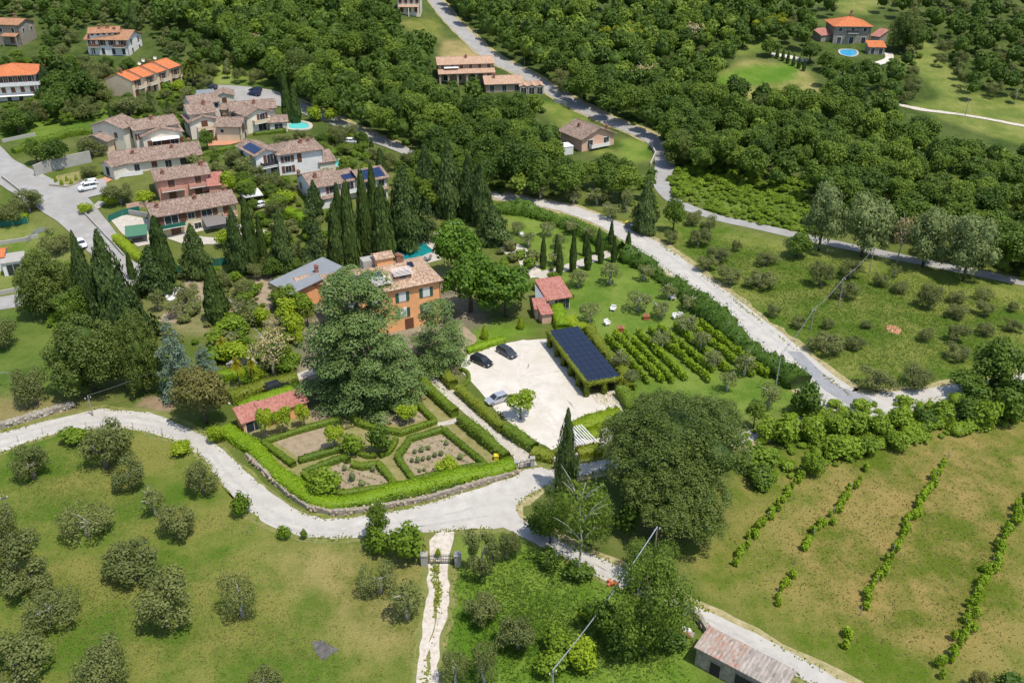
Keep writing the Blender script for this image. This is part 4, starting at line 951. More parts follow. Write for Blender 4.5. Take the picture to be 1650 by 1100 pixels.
house('triple_roof_house', 'cream house with three staggered tile roofs and a long white awning', [
    dict(L=(229, 219), R=(293, 211), d=10, e=4.6, p=.3, roof='gy', wm='cream', o=.6, win=F(2, 2.0, 2.2, 2.0, 's', u0=.1), awn=[(.2, .9, 3.6, 1.6, .4, 'canvas')]),
    dict(L=(216, 209), R=(286, 198), d=9, e=6.0, p=.3, wm='cream', o=.6, ch=[(.0, -.1, .9)], win=F(1, 4, 1.2, 1.4, 's', u1=.2)),
    dict(L=(197, 206), R=(222, 196), d=10, e=6.6, p=.32, wm='cream', o=.6, win=F(1, 4.2, 1.4, 2.4, 'g') + F(2, 4.4, 1, 1.4, 'c', 'l')),
    dict(L=(172, 227), R=(197, 217), d=8, e=3.6, p=.32, wm='beige', o=.5, win=F(1, 1.2, 1.2, 2.0, 'd'))])
house('long_house', 'long low cream house with speckled tile roof above the grey retaining wall', [
    dict(L=(181, 264), R=(322, 247), d=10, e=3.4, p=.36, wm='cream', o=.7, ch=[(-.25, -.2, .8), (.2, -.15, .8), (.42, .1, .9)], win=F(2, 1.4, 1.3, 2.3, 'g', u0=.02, u1=.34) + F(1, 2.0, 1.4, 1.4, 'c', u0=.32, u1=.6) + F(1, 1.5, 1.6, 2.2, 'g', u0=.56, u1=.68) + F(1, 1.8, 4.6, 1.7, 'g', u0=.74, u1=.98) + F(2, 1.8, 1.1, 1.6, 'g', 'l'),
         bal=[(.16, .2, 6.5, 1.5, 'trim')]),
    dict(L=(163, 262), R=(181, 268), d=8, e=3.2, p=.34, roof='gy', wm='cream', o=.5, win=F(1, 1.4, 1.6, 2.3, 'g'))])
house('pink_house', 'salmon pink two storey house with tiled roof and two brown shuttered doors', [
    dict(L=(252, 290), R=(336, 278), d=8, e=5.6, p=.34, wm='pink', o=.6, ch=[(.42, -.1, 1.0), (-.35, -.25, .8)], win=F(1, 3.9, 1.7, 2.3, 'c', u0=.12, u1=.4) + F(1, 3.9, 1.6, 2.3, 'c', u0=.6, u1=.95) + F(2, 1.2, 1.5, 2.0, 'd') + F(1, 3.9, 1, 1.6, 'c', 'l'),
         bal=[(.27, 2.7, 5.5, 1.4, 'pink'), (.8, 2.7, 5.5, 1.4, 'pink')]),
    dict(L=(336, 299), R=(357, 297), d=5, e=2.9, p=.3, roof='mono', wm='pink', rm='redtile', o=.4)])
house('yellow_house', 'pale yellow two storey house with green mesh balcony and grey canopy', [
    dict(L=(247, 348), R=(379, 325), d=9, e=5.6, p=.34, wm='yellow_', o=.6, ch=[(-.42, -.2, .9), (.05, -.12, .8), (.45, .05, 1.0)],
         win=F(1, 4.0, 3.0, 1.9, 's', u0=.08, u1=.32) + F(1, 4.2, 1.6, 1.4, 's', u0=.36, u1=.52) + F(1, 4.2, 2.4, 1.5, 's', u0=.54, u1=.72) + F(1, 3.9, 1.4, 2.3, 'd', u0=.82, u1=.94) + F(1, 1.2, 2.0, 2.1, 'd', u0=.12, u1=.34) + F(2, 1.3, 1.6, 1.8, 'g', u0=.4, u1=.8) + F(2, 4, 1, 1.5, 'c', 'l'),
         bal=[(.2, 2.6, 5.2, 1.8, 'greenmesh'), (.9, 2.6, 3.4, 1.3, 'pink')], awn=[(.56, .86, 3.2, 4.2, .9, 'greycloth')])])
house('solar_house', 'white two storey house with blue solar panels on its left roof slope', [
    dict(L=(411, 250), R=(446, 243), d=11, e=5.8, p=.36, roof='gy', wm='white', o=.6, win=F(1, 4.1, 1.7, 2.3, 's', u0=.3) + F(2, 1.2, 1.6, 2.0, 'g') + F(2, 4.3, 1.3, 1.5, 'g', 'l') + F(2, 1.5, 1.4, 1.8, 'g', 'l'), bal=[(.6, 2.7, 5.0, 1.5, 'darkmetal')], awn=[(.1, 1.2, 2.5, 1.6, .2, 'canvas')],
         sol=[(1.5, .7, 4, 2, 1.9, 1.25, 'solar', 'l')]),
    dict(L=(447, 248), R=(519, 238), d=9, e=5.8, p=.34, wm='white', o=.6, roof='hip', win=F(1, 4.2, 1.6, 1.5, 's', u0=.1, u1=.3) + F(1, 1.5, 1.6, 1.6, 's', u0=.1, u1=.3) + F(1, 4.0, .9, 2, 'd', u0=.42, u1=.52), ch=[(.1, -.15, .9), (.3, .0, .8)]),
    dict(L=(515, 262), R=(540, 258), d=5, e=2.8, p=.3, wm='cream', o=.4, roof='mono')])
house('grey_white_house', 'off-white house with tile roof and two sets of solar panels behind the tall cypresses', [
    dict(L=(503, 302), R=(547, 294), d=11, e=5.4, p=.34, wm='white', o=.5, win=F(1, 4.0, 1.4, 1.5, 's', u0=.4) + F(2, 3.4, 1.1, 1.6, 'c', 'l') + F(1, 1.3, 1.2, 1.8, 'c', 'l'), ch=[(-.2, -.2, 1.0), (-.48, .4, .9)]),
    dict(L=(549, 294), R=(577, 288), d=9, e=4.6, p=.34, wm='cream', o=.3, sol=[(1.7, 1.6, 3, 1, 1.1, 2.0, 'solar', 'f')], win=F(1, 3.2, 2.0, 2.0, 'g'), bal=[(.5, 1.8, 4.2, 1.4, 'trim')]),
    dict(L=(582, 292), R=(624, 284), d=9, e=5.4, p=.34, wm='cream', o=.5, sol=[(1.4, 1.2, 5, 2, 1.2, 1.9, 'solar', 'f')], win=F(2, 4.0, 1.6, 1.5, 'g')),
    dict(L=(517, 321), R=(552, 314), d=4, e=2.6, p=.3, wm='white', o=.4, roof='mono'),
    dict(L=(590, 309), R=(624, 303), d=4, e=2.6, p=.3, wm='white', o=.4, roof='mono')])
house('garden_lodge', 'small lodge with an orange tiled end and flat concrete terrace at the left border', [
    dict(L=(2, 425), R=(36, 420), d=5, e=3.0, roof='flat', wm='white', rm='concrete', o=.3, win=F(1, 1.3, 2.6, 2.4, 'g')),
    dict(L=(-24, 416), R=(4, 413), d=5, e=3.4, p=.3, wm='white', rm='orangetile', o=.4)])
# ------------------------------------------------------------------ far houses
house('far_house', 'far cream house at the top edge beside the hill road', [
    dict(L=(640, -4), R=(676, -4), d=9, e=6.0, p=.3, wm='cream', rm='fartile', win=F(4, 4.6, 1.2, 1.6, 'c') + F(3, 1.4, 1.3, 2, 'd'), awn=[(.05, .95, 3.1, 2.2, .5, 'fartile')])])
house('arcaded_house', 'wide stone house with three dark arches and long tile roof beside the hill road', [
    dict(L=(706, 104), R=(795, 101), d=9, e=5.8, p=.34, wm='warmstone', rm='fartile', o=.5, win=F(6, 4.6, 1.3, 1.5, 'c') + F(4, 1.2, 1.6, 2.1, 'g'), arc=(6, 3.0, 3.2, 'fartile'), awn=[(.1, .36, 5.0, 1.2, .4, 'canvas')], ch=[(.02, -.1, .8)])])
house('porch_house', 'sandy house with zigzag roofed triple porch below the arcaded house', [
    dict(L=(783, 135), R=(842, 133), d=9, e=3.2, p=.36, wm='warmstone', rm='fartile', o=.6, win=F(3, 1.5, 1.6, 2, 'g'), ch=[(-.25, -.15, 1.3)]),
    dict(L=(838, 139), R=(850, 138.7), d=6, e=3.0, p=.4, roof='gy', wm='warmstone', rm='fartile', o=.25, win=F(1, 1.3, 2.0, 2.4, 'D')),
    dict(L=(851, 138.6), R=(863, 138.4), d=6, e=3.0, p=.4, roof='gy', wm='warmstone', rm='fartile', o=.25, win=F(1, 1.3, 2.0, 2.4, 'D')),
    dict(L=(864, 138.3), R=(876, 138), d=6, e=3.0, p=.4, roof='gy', wm='warmstone', rm='fartile', o=.25, win=F(1, 1.3, 2.0, 2.4, 'D'))])
house('bend_house', 'salmon house with reddish tile roof half hidden by trees inside the road bend', [
    dict(L=(938, 223), R=(990, 213), d=11, e=4.2, p=.4, roof='gy', wm='salmon', rm='tile', o=.8, win=F(2, 2.0, 2.0, 2.4, 'D'), ch=[(-.2, .1, .9), (.36, -.35, 1.2)], bal=[(.5, 1.0, 7, 1.5, 'trim')]),
    dict(L=(908, 238), R=(924, 236), d=4, e=2.4, roof='flat', wm='white', rm='canvas', o=.1)])
house('hip_roof_villa', 'square stone villa with bright orange hipped roof above a blue pool, far upper right', [
    dict(L=(1346, 41), R=(1405, 41.5), d=13, e=7.0, p=.36, roof='hip', wm='stone', rm='orangetile', o=.8, ch=[(.02, .0, 2.0)], win=F(3, 5.4, 1.3, 1.5, 'g') + F(3, 1.4, 1.6, 2.4, 'D'), bal=[(.5, 4.2, 4, 1.2, 'darkmetal')]),
    dict(L=(1324, 57), R=(1343, 55), d=5, e=2.6, p=.3, roof='mono', wm='stone', rm='redtile', o=.4),
    dict(L=(1404, 57), R=(1417, 59), d=6, e=2.8, p=.3, roof='mono', wm='stone', rm='redtile', o=.4)])
house('pool_house', 'small stone pool house with flat-pitched orange roof beside the far blue pool', [
    dict(L=(1401, 75.5), R=(1427, 76), d=5.5, e=2.8, p=.22, roof='mono', wm='stone', rm='orangetile', o=.4, win=F(2, 1.3, 1.4, 2.0, 'D'))])
# ------------------------------------------------------------------ the estate
villa, vorg = house('orange_villa', 'large orange villa with weathered tile roof and green shutters behind the great cedar', [
    dict(L=(548, 481), R=(709, 449), d=11.5, e=9.2, p=.36, roof='hip', wm='orange', rm='villatile', o=.55, ribs=True, cm='brick',
         win=F(1, 7.0, 1.25, 1.75, 'v', u0=.80, u1=.90) + F(1, 7.0, 1.25, 1.75, 'v', u0=.53, u1=.68) + F(1, 7.0, 1.25, 1.75, 'v', u0=.24, u1=.42) + F(1, 7.0, 1.25, 1.75, 'v', u0=.05, u1=.15)
             + F(1, 3.7, 1.25, 1.75, 'v', u0=.80, u1=.90) + F(1, 3.7, 1.25, 1.75, 'v', u0=.53, u1=.68) + F(1, 3.7, 1.25, 1.75, 'v', u0=.24, u1=.42) + F(1, 1.0, 1.5, 2.3, 'd', u0=.6, u1=.72) + F(2, 7, 1.2, 1.7, 'v', 'r') + F(2, 3.7, 1.2, 1.7, 'v', 'r'),
         ch=[(.2, .1, 1.7), (.245, .16, 1.3), (-.33, .1, 1.2)], sol=[(2.4, 3.6, 5, 1, 1.55, 2.3, 'solar', 'f')]),
    dict(L=(484, 461), R=(540, 450), d=5, e=4.4, p=.34, wm='orange', rm='villatile', o=.5, ch=[(.1, .1, 1.6)], win=F(2, 2.4, 1.1, 1.6, 'v')),
    ], 'villa')
v0 = dict(L=(548, 481), R=(709, 449)); vc, vw, vang = frame_of(v0['L'], v0['R'], 11.5, 9.2)
def on_villa(nm, me, lx, ly, lz, rz=0, tilt=0):
    ca, sa = math.cos(vang), math.sin(vang)
    q = new(nm, me, villa, (lx * ca - ly * sa, lx * sa + ly * ca, lz)); q.rotation_euler = (Matrix.Rotation(vang + rz, 3, 'Z') @ Matrix.Rotation(tilt, 3, 'X')).to_euler(); return q
_t = math.atan(.36)
# roof turret, roof window with slatted awning, skylights
_b = MB(); _b.box((0, 0, .9), (3.2, 3.0, 2.6)); tu = on_villa('roof_turret', _b.mesh('roof_turret', M['orange']), .06 * vw, 2.0, 10.5)
roof_mb('gx', 3.2, 3.0, 2.2, .34, .3).build('roof', M['villatile'], tu)
_b = MB(); _b.box((0, 0, .5), (3.0, 2.4, 1.6)); on_villa('roof_cabin', _b.mesh('roof_cabin', M['concrete']), -.06 * vw, 3.4, 10.6)
for lx, ly in ((.155 * vw, -3.3), (-.075 * vw, -4.6)):
    _b = MB(); _b.box((0, 0, .1), (3.4, 1.3, 1.0)); dm = on_villa('dormer', _b.mesh('dormer', M['timber']), lx, ly, 9.2 + .36 * (5.75 + ly) + .05)
    _b = MB(); _b.box((0, -.68, .15), (1.1, .06, .7)); _b.build('pane', M['glass'], dm)
    for i in range(7):
        s_ = new('slat', cbox('slat', (3.9, .15, .05), M['canvas']), dm, (0, -1.25 + i * .36, .72 + i * .1))
sk = MB(); sk.box((0, 0, 0), (1.1, 1.3, .14)); skm = sk.mesh('skylight', M['solarblack'])
for lx, ly in ((.29 * vw, -.9), (-.30 * vw, -1.6)): on_villa('skylight', skm, lx, ly, 9.2 + .36 * (5.75 + ly) + .12, 0, _t)
house('metal_roof_barn', 'building under one large dark grey metal roof left of the orange villa', [
    dict(L=(440, 454), R=(470, 470), d=12, e=4.6, p=.10, roof='mono', wm='orange', rm='greymetal', o=.7, ribs=False, win=F(2, 2, 1.2, 2, 'd'))], 'barn')
house('red_roof_annex', 'annex with bright red roof and grey lower roof beside the estate lawn', [
    dict(L=(884, 481), R=(917, 476), d=6, e=3.0, p=.2, roof='mono', wm='salmon', rm='redtile', o=.6, win=F(2, 1.4, 1.6, 2.2, 'g', u0=.3)),
    dict(L=(866, 483), R=(884, 483), d=5, e=2.8, p=.15, roof='mono', wm='salmon', rm='greymetal', o=.4, ribs=False),
    dict(L=(863, 497), R=(880, 496), d=3, e=2.4, p=.2, roof='mono', wm='salmon', rm='redtile', o=.3, win=F(1, 1.2, 1.0, 1.8, 'g')),
    dict(L=(874, 506), R=(889, 504), d=2.6, e=2.2, p=.2, roof='mono', wm='salmon', rm='redtile', o=.3)], 'annex')
gh, _ = house('garden_house', 'narrow orange garden house with long red corrugated roof at the formal garden edge', [
    dict(L=(424, 668), R=(494, 645), d=2.5, e=2.5, p=.32, roof='mono', wm='orange', rm='redtile', o=.35, win=F(3, 1.2, 1.0, 1.8, 'd')),
    dict(L=(391, 680), R=(424, 669), d=3.0, e=2.3, p=.30, roof='mono', wm='orange', rm='redtile', o=.35, win=F(1, 1.1, 2.6, 1.9, 'D'))], 'garden house')
shed, _ = house('ruined_shed', 'ruined stone shed with patchy old tile roof and dark doorway, lower right', [
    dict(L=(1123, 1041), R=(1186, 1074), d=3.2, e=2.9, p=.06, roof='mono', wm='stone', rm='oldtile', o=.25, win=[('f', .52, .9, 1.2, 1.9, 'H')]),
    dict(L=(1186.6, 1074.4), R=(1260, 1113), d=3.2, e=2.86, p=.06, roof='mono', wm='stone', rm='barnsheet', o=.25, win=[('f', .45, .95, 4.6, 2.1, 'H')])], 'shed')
# ------------------------------------------------------------------ single trees, each fitted to its outline
P_ = plant
# lower left olive meadow
grove('olive', [(15, 710, 80, 778), (118, 668, 205, 762), (177, 728, 241, 790), (295, 730, 349, 800), ('openolive', 90, 797, 180, 874), ('greyolive', 222, 775, 268, 832), (250, 805, 318, 876), (158, 862, 266, 948),
      (207, 912, 313, 1022), ('openolive', 350, 908, 418, 998), (-34, 838, 62, 945), (2, 890, 96, 968), ('openolive', 20, 935, 122, 1020), (-34, 795, 26, 872), (-44, 1005, 78, 1115), (108, 1022, 206, 1120), (396, 1066, 454, 1118), ('openolive', 575, 900, 645, 965), ('greyolive', 618, 928, 690, 1001)],
      'olive tree', 'in the dry meadow below the white road', 'olive trees in the lower left meadow')
grove('olive', [(744, 845, 806, 932), (796, 848, 838, 905), (742, 950, 808, 1015), (798, 980, 872, 1056), ('openolive', 710, 1034, 756, 1104), ('openolive', 752, 1024, 806, 1104)],
      'olive tree', 'in the lush grass right of the twin track', 'olive trees right of the track')
P_('shrub', (88, 682, 142, 722), 'bushy green tree at the road edge left of the bend')
P_('shrub', (586, 838, 636, 896), 'dense green shrub beside the gate, left of two', var=0)
P_('ash', (586, 804, 630, 872), 'thin leafy sapling rising from the shrubs left of the gate', var=0)
P_('shrub', (622, 834, 688, 910), 'dense green shrub touching the left gate pillar', var=1)
P_('bigoak', (978, 880, 1108, 1056), 'big loose broadleaf tree at the power line pole, lower middle right', var=0)
P_('darkshrub', (968, 985, 1050, 1062), 'dark leafy bush under the left side of the big loose tree')
P_('darkshrub', (1040, 1000, 1112, 1060), 'dark leafy bush under the right side of the big loose tree')
P_('bigoak', (1010, 862, 1096, 950), 'pale leafy tree crown behind the power line pole', var=2)
P_('bare', (886, 752, 990, 908), 'half bare pale limbed tree standing on the lane edge')
P_('bigoak', (856, 774, 920, 876), 'dark bushy tree left of the half bare tree at the junction', var=0)
P_('darkshrub', (845, 815, 900, 872), 'low dark bush at the junction corner')
P_('darkshrub', (985, 800, 1040, 868), 'dark bush in the shade of the umbrella pine')
P_('bigoak', (912, 784, 988, 880), 'dark bushy tree between the half bare tree and the umbrella pine', var=1)
P_('conifer', (894, 658, 933, 792), 'tall dark cypress with ragged outline at the foot of the gravel court', var=1)
P_('pine', (962, 606, 1220, 818), 'huge umbrella pine with broad domed crown beside the gravel court', var=0)
P_('pine', (996, 712, 1180, 878), 'lower umbrella pine leaning out in front of the huge pine', var=1)
P_('darkshrub', (938, 950, 1000, 1030), 'dark shrub with brown fronds left of the big loose tree')
grove('shrub', [(868, 1000, 925, 1060), ('lime', 905, 1020, 970, 1085), (860, 1045, 920, 1100), ('lime', 930, 965, 965, 1000)], 'low bright bush', 'in the scrub under the power line', 'bushes under the power line')
# left group of dark conifers
P_('roundpine', (75, 505, 202, 642), 'large rounded dark pine above the road bend on the left', var=0)
P_('conifer', (112, 372, 152, 512), 'narrow dark cypress rising past the parked white hatchback', var=0)
P_('conifer', (140, 370, 206, 528), 'broad shaggy dark cypress next to the village street', var=1)
P_('roundpine', (186, 500, 262, 640), 'dark bushy evergreen between the rounded pine and the blue cedar', var=1)
P_('conifer', (168, 440, 236, 560), 'broad dark conifer behind the rounded pine', var=2)
P_('conifer', (214, 395, 274, 474), 'bushy dark conifer where the village street ends', var=3)
P_('cypress', (240, 350, 277, 462), 'slim pointed cypress in front of the yellow house')
P_('cypress', (203, 406, 215, 450), 'small thin cypress alone on the street edge')
P_('conifer', (290, 360, 336, 446), 'shaggy conifer in front of the grey canopy', var=4)
P_('cypress', (326, 428, 363, 520), 'thick dark cypress standing alone on bare earth')
P_('roundpine', (22, 402, 116, 515), 'round bushy pine by the lower left lane', var=1)
P_('oak', (100, 455, 150, 520), 'dark leafy tree between the bushy pine and the narrow cypress')
P_('oak', (82, 470, 130, 530), 'small dark broadleaf tree on the lane bank')
P_('conifer', (360, 332, 397, 440), 'dark cypress at the right end of the yellow house, first of a pair', var=0)
P_('cypress', (388, 320, 413, 435), 'slim cypress at the right end of the yellow house, second of a pair')
P_('cypress', (412, 345, 428, 425), 'thin cypress between the paired cypresses and the dark cone')
P_('conifer', (433, 338, 472, 436), 'dark cone shaped cypress left of the metal roofed barn', var=1)
P_('deodar', (474, 318, 532, 428), 'layered green cedar left of the tall cypress row', var=0)
P_('conifer', (492, 290, 520, 345), 'thin layered conifer in front of the grey-white house', var=2)
P_('cypress', (526, 328, 557, 440), 'dark cypress, first of the tall cypress row behind the villa')
P_('cypress', (536, 296, 554, 385), 'slim cypress behind the first of the tall cypress row')
P_('cypress', (547, 296, 577, 440), 'tall cypress right of centre in the row behind the villa turret')
P_('cypress', (573, 276, 598, 410), 'tall cypress before the middle solar panels')
P_('cypress', (590, 268, 613, 400), 'tall dark cypress before the large solar panel roof')
P_('cypress', (597, 300, 636, 432), 'thickest and nearest cypress, just left of the villa pool')
P_('cypress', (604, 240, 622, 290), 'small cypress on the village road bank')
P_('cypress', (594, 222, 603, 252), 'very small cypress beside the village road parking')
P_('conifer', (620, 268, 682, 398), 'broad yellowish green conifer behind the villa pool', var=3)
P_('conifer', (666, 228, 706, 332), 'tall shaggy conifer behind the pool, left one', var=4)
P_('conifer', (700, 225, 746, 348), 'tall shaggy conifer behind the pool, middle one', var=0)
P_('conifer', (735, 250, 772, 350), 'tall dark conifer behind the pool, between two others', var=2)
P_('conifer', (758, 262, 793, 362), 'tall dark conifer at the end of the white road', var=1)
P_('deodar', (668, 320, 710, 388), 'weeping green cedar beside the pool deck', var=1)
P_('conifer', (768, 330, 822, 392), 'dense low conifer at the corner of the olive garden', var=3)
P_('walnut', (696, 350, 780, 448), 'dense dark green walnut tree right of the pool', var=0)
P_('walnut', (712, 402, 802, 502), 'glossy green broadleaf tree against the right end of the villa', var=1)
P_('walnut', (764, 418, 868, 512), 'large round green tree beside the red roofed annex', var=2)
P_('cedar', (470, 442, 688, 652), 'great spreading cedar covering the front of the orange villa', var=0)
P_('cedar', (648, 490, 764, 596), 'smaller pale green cedar between the villa and the gravel court', var=1)
P_('bluecedar', (238, 518, 322, 642), 'silvery blue cedar above the road bend')
P_('bluecedar', (300, 555, 356, 610), 'small blue cedar sprays behind the brownish evergreen')
P_('brownever', (272, 580, 374, 684), 'dull brownish evergreen tree overhanging the road bend')
P_('drytree', (395, 520, 475, 600), 'grey-brown twiggy tree left of the great cedar')
P_('drytree', (418, 505, 455, 545), 'thin twiggy shrub tree above the grey-brown tree')
P_('olive', (14, 576, 82, 656), 'grey-green olive on the bright lawn at the left border')
P_('olive', (-30, 498, 27, 562), 'olive cut by the left border below the lane')
P_('yellowpalm', (345, 535, 368, 562), 'yellow crowned palm, uppermost in the rock garden')
P_('yellowpalm', (368, 568, 392, 604), 'yellow crowned palm before the round stone wall, left one')
P_('yellowpalm', (396, 566, 412, 602), 'yellow crowned palm before the round stone wall, right one')
P_('palm', (286, 86, 331, 126), 'large green palm at the end of the orange roofed terrace row')
P_('palm', (700, 346, 742, 380), 'bright green palm beside the pool deck')
P_('shrub', (466, 466, 508, 512), 'tall green shrub against the metal roofed barn wall')
P_('ash', (438, 456, 482, 502), 'leafy tree before the left end of the metal roofed barn')
P_('palm', (478, 490, 510, 520), 'palm tucked against the left corner of the villa')
grove('lime', [(350, 545, 410, 590), (405, 492, 440, 530), (440, 478, 485, 520), (450, 500, 492, 548), ('shrub', 425, 540, 468, 590), (395, 585, 430, 618), ('shrub', 340, 505, 400, 545), (470, 530, 492, 560), ('darkshrub', 432, 460, 475, 500), ('shrub', 436, 575, 480, 602)],
      'garden shrub', 'in the rock garden left of the cedar', 'rock garden shrubs')
grove('olive', [(372, 445, 410, 480), ('greyolive', 362, 470, 402, 512), (276, 450, 320, 490), ('greyolive', 262, 478, 300, 512), ('greyolive', 300, 470, 330, 500), (395, 420, 430, 452), ('greyolive', 236, 462, 270, 500), (340, 435, 375, 466)], 'small olive tree', 'on the bare slope behind the barn', 'small olives on the bare slope')
# formal garden and court
P_('citrus', (812, 624, 866, 674), 'small leaning fruit tree standing in the gravel court', var=0)
grove('citrus', [(408, 650, 442, 702), (436, 652, 472, 698), (474, 646, 502, 686), (519, 678, 556, 722), (632, 648, 674, 682), (632, 616, 664, 644)], 'small citrus tree', 'in the formal garden', 'citrus trees of the formal garden')
P_('shrub', (548, 690, 590, 734), 'yellow-green round shrub in the central circle of the formal garden')
P_('darkshrub', (590, 676, 636, 736), 'spiky dark shrub beside the yellow-green one in the central circle')
P_('shrub', (494, 746, 552, 804), 'big round bush in the nearest left flower bed', var=1)
P_('lime', (697, 732, 744, 768), 'bright round bush in the right flower bed')
P_('topiary', (773, 522, 788, 546), 'clipped green cone beside the gravel court, left one')
P_('topiary', (832, 508, 846, 530), 'clipped green cone beside the gravel court, right one')
grove('lavender', [(664, 722, 673, 732), (674, 718, 685, 730), (686, 716, 695, 726), (660, 736, 668, 746), (668, 735, 678, 747), (677, 734, 686, 744), (687, 732, 696, 742), (696, 727, 706, 738), (706, 724, 716, 736), (714, 708, 724, 719), (736, 730, 748, 742),
       (576, 772, 590, 784), (550, 748, 560, 760), (561, 760, 574, 778), (596, 748, 606, 762), (534, 758, 546, 768), (680, 752, 688, 760), (672, 754, 680, 762)], 'small grey-green lavender bush', 'in the formal garden beds', 'lavender bushes in the beds')
# estate lawn
grove('greyolive', [(928, 480, 972, 520), (1003, 462, 1056, 503), (1044, 478, 1088, 514), (910, 432, 953, 462), (962, 416, 1006, 458), (1082, 498, 1128, 540), (1046, 526, 1090, 562), (1110, 528, 1150, 566), (1180, 560, 1224, 606), (1218, 608, 1262, 656), (1156, 590, 1192, 630), (1020, 420, 1056, 452), (1058, 452, 1096, 482),
       (980, 556, 1020, 600), (1000, 590, 1036, 622), (1090, 470, 1130, 500), (1130, 560, 1170, 596)], 'open grey olive tree', 'on the estate lawn', 'olive trees on the estate lawn')
grove('greyolive', [(835, 368, 868, 398), (820, 352, 850, 378), (866, 352, 900, 380), (886, 372, 918, 400), (905, 350, 938, 376), (936, 362, 962, 388), (806, 382, 834, 404), (880, 402, 916, 428)], 'small olive tree', 'in the hedged garden above the driveway', 'olives of the hedged garden')
for i, b in enumerate([(870, 380, 881, 432), (892, 378, 902, 426), (896, 394, 908, 442), (918, 370, 930, 438), (939, 372, 949, 412), (942, 388, 954, 434), (960, 368, 970, 410), (964, 384, 974, 424), (980, 356, 990, 402), (985, 380, 995, 422), (1007, 372, 1018, 410)]):
    P_('cypress', b, f'slim clipped cypress along the pale driveway, {"leftmost" if i == 0 else "rightmost" if i == 10 else ORD[i] + " from the left"} of its row', 'slim cypresses along the driveway')
P_('conifer', (1022, 288, 1062, 374), 'dark conifer standing behind the row of waste bins', var=0)
P_('oak', (1068, 318, 1106, 372), 'broadleaf tree right of the dark conifer at the bins')
# right hand meadow
grove('olive', [(1066, 368, 1094, 394), (1102, 333, 1132, 364), (1128, 343, 1158, 378), (1106, 360, 1147, 398), (1137, 391, 1181, 425), (1121, 406, 1162, 438), (1152, 424, 1198, 461), (1198, 427, 1251, 466), (1180, 380, 1198, 406), (1217, 404, 1246, 431), ('openolive', 1230, 402, 1261, 426), (1235, 484, 1261, 510), (1276, 507, 1302, 531),
       (1303, 409, 1346, 462), (1351, 414, 1394, 452), (1338, 445, 1384, 483), (1325, 507, 1348, 531), (1299, 527, 1361, 568), (1362, 534, 1401, 564), (1382, 587, 1450, 633), (1453, 580, 1508, 628)],
      'olive tree', 'in the western right-hand meadow', 'olive trees of the right meadow, western half')
grove('olive', [(1404, 434, 1433, 461), ('openolive', 1431, 423, 1453, 448), (1434, 448, 1465, 473), (1479, 445, 1524, 498), (1524, 465, 1557, 491), ('openolive', 1569, 456, 1603, 483), (1571, 481, 1605, 511), (1524, 486, 1562, 516), (1622, 483, 1643, 503), (1573, 511, 1605, 541), (1616, 509, 1652, 536), (1479, 521, 1506, 551), (1525, 514, 1565, 553), (1522, 552, 1564, 579), (1383, 514, 1404, 529)],
      'olive tree', 'in the eastern right-hand meadow', 'olive trees of the right meadow, eastern half')
P_('oak', (1566, 536, 1652, 632), 'dark green broadleaf tree over the road at the right border')
P_('darkshrub', (1540, 616, 1604, 656), 'dark bush hiding the end of the right road, left one')
P_('darkshrub', (1588, 606, 1668, 656), 'dark bush hiding the end of the right road, right one')
P_('oak', (1530, 590, 1590, 640), 'dark bushy tree shading the road at the right border')
for b, l in (((1290, 292, 1366, 412), 'silvery willow above the grey lane, leftmost of four'), ((1354, 302, 1444, 422), 'silvery willow above the grey lane, second from the left of four'),
             ((1458, 324, 1538, 438), 'silvery willow above the grey lane, third from the left of four'), ((1520, 342, 1610, 462), 'silvery willow above the grey lane, rightmost of four')):
    P_('willow', b, l, 'silvery willows along the grey lane')
P_('drytree', (1436, 335, 1477, 414), 'thin greyish tree between the second and third willow')
P_('oak', (1262, 372, 1312, 415), 'dark bush tree at the lane left of the willows')
for i, b in enumerate([(86, 283, 92, 294), (95, 288, 102, 299), (104, 282, 110, 292), (111, 287, 117, 297), (119, 281, 125, 291)]):
    P_('topiary', b, f'tiny clipped cone in the planted bed by the street, {"leftmost" if i == 0 else "rightmost" if i == 4 else ORD[i] + " from the left"}', 'tiny clipped cones by the street')
# between the roads, north of the estate
grove('greyolive', [(850, 288, 892, 320), (962, 320, 1004, 352), (940, 296, 985, 330), (996, 300, 1024, 340), (905, 300, 945, 326)], 'grey-green bush', 'on the bank above the white road', 'bushes on the bank above the white road')
# village gardens
grove('oak', [(38, 222, 72, 264), (62, 220, 112, 268), (80, 130, 125, 175), (105, 110, 160, 168), (0, 175, 50, 215), (320, 205, 345, 240)], 'round dark green tree', 'in the village gardens', 'dark trees of the village gardens')
grove('olive', [(122, 212, 168, 252), (14, 300, 70, 345), (-14, 318, 34, 365), (60, 365, 115, 410), (165, 290, 218, 332), (52, 150, 100, 190), (115, 155, 148, 185), (178, 150, 240, 190), (330, 255, 372, 292), (124, 262, 154, 285), (395, 262, 430, 300), (455, 292, 480, 322), (440, 215, 475, 235), (470, 205, 500, 228), (270, 280, 296, 300), (520, 246, 545, 262), (645, 240, 680, 268), (420, 318, 460, 350)],
      'round olive tree', 'in the village gardens', 'olives of the village gardens')
grove('lime', [(216, 306, 250, 330), (350, 275, 385, 312), (380, 285, 410, 312), (440, 300, 480, 330), (160, 308, 190, 335), (125, 322, 150, 345), (490, 168, 525, 196), (520, 172, 545, 200), (525, 205, 556, 230), (575, 222, 590, 234), (540, 252, 575, 280), (275, 125, 300, 148), (345, 362, 378, 400), (560, 380, 592, 408), (580, 262, 612, 280)],
      'bright green garden bush', 'among the village houses', 'bright bushes among the village houses')
P_('cypress', (452, 122, 470, 196), 'dark cypress beside the turquoise pool, left of two')
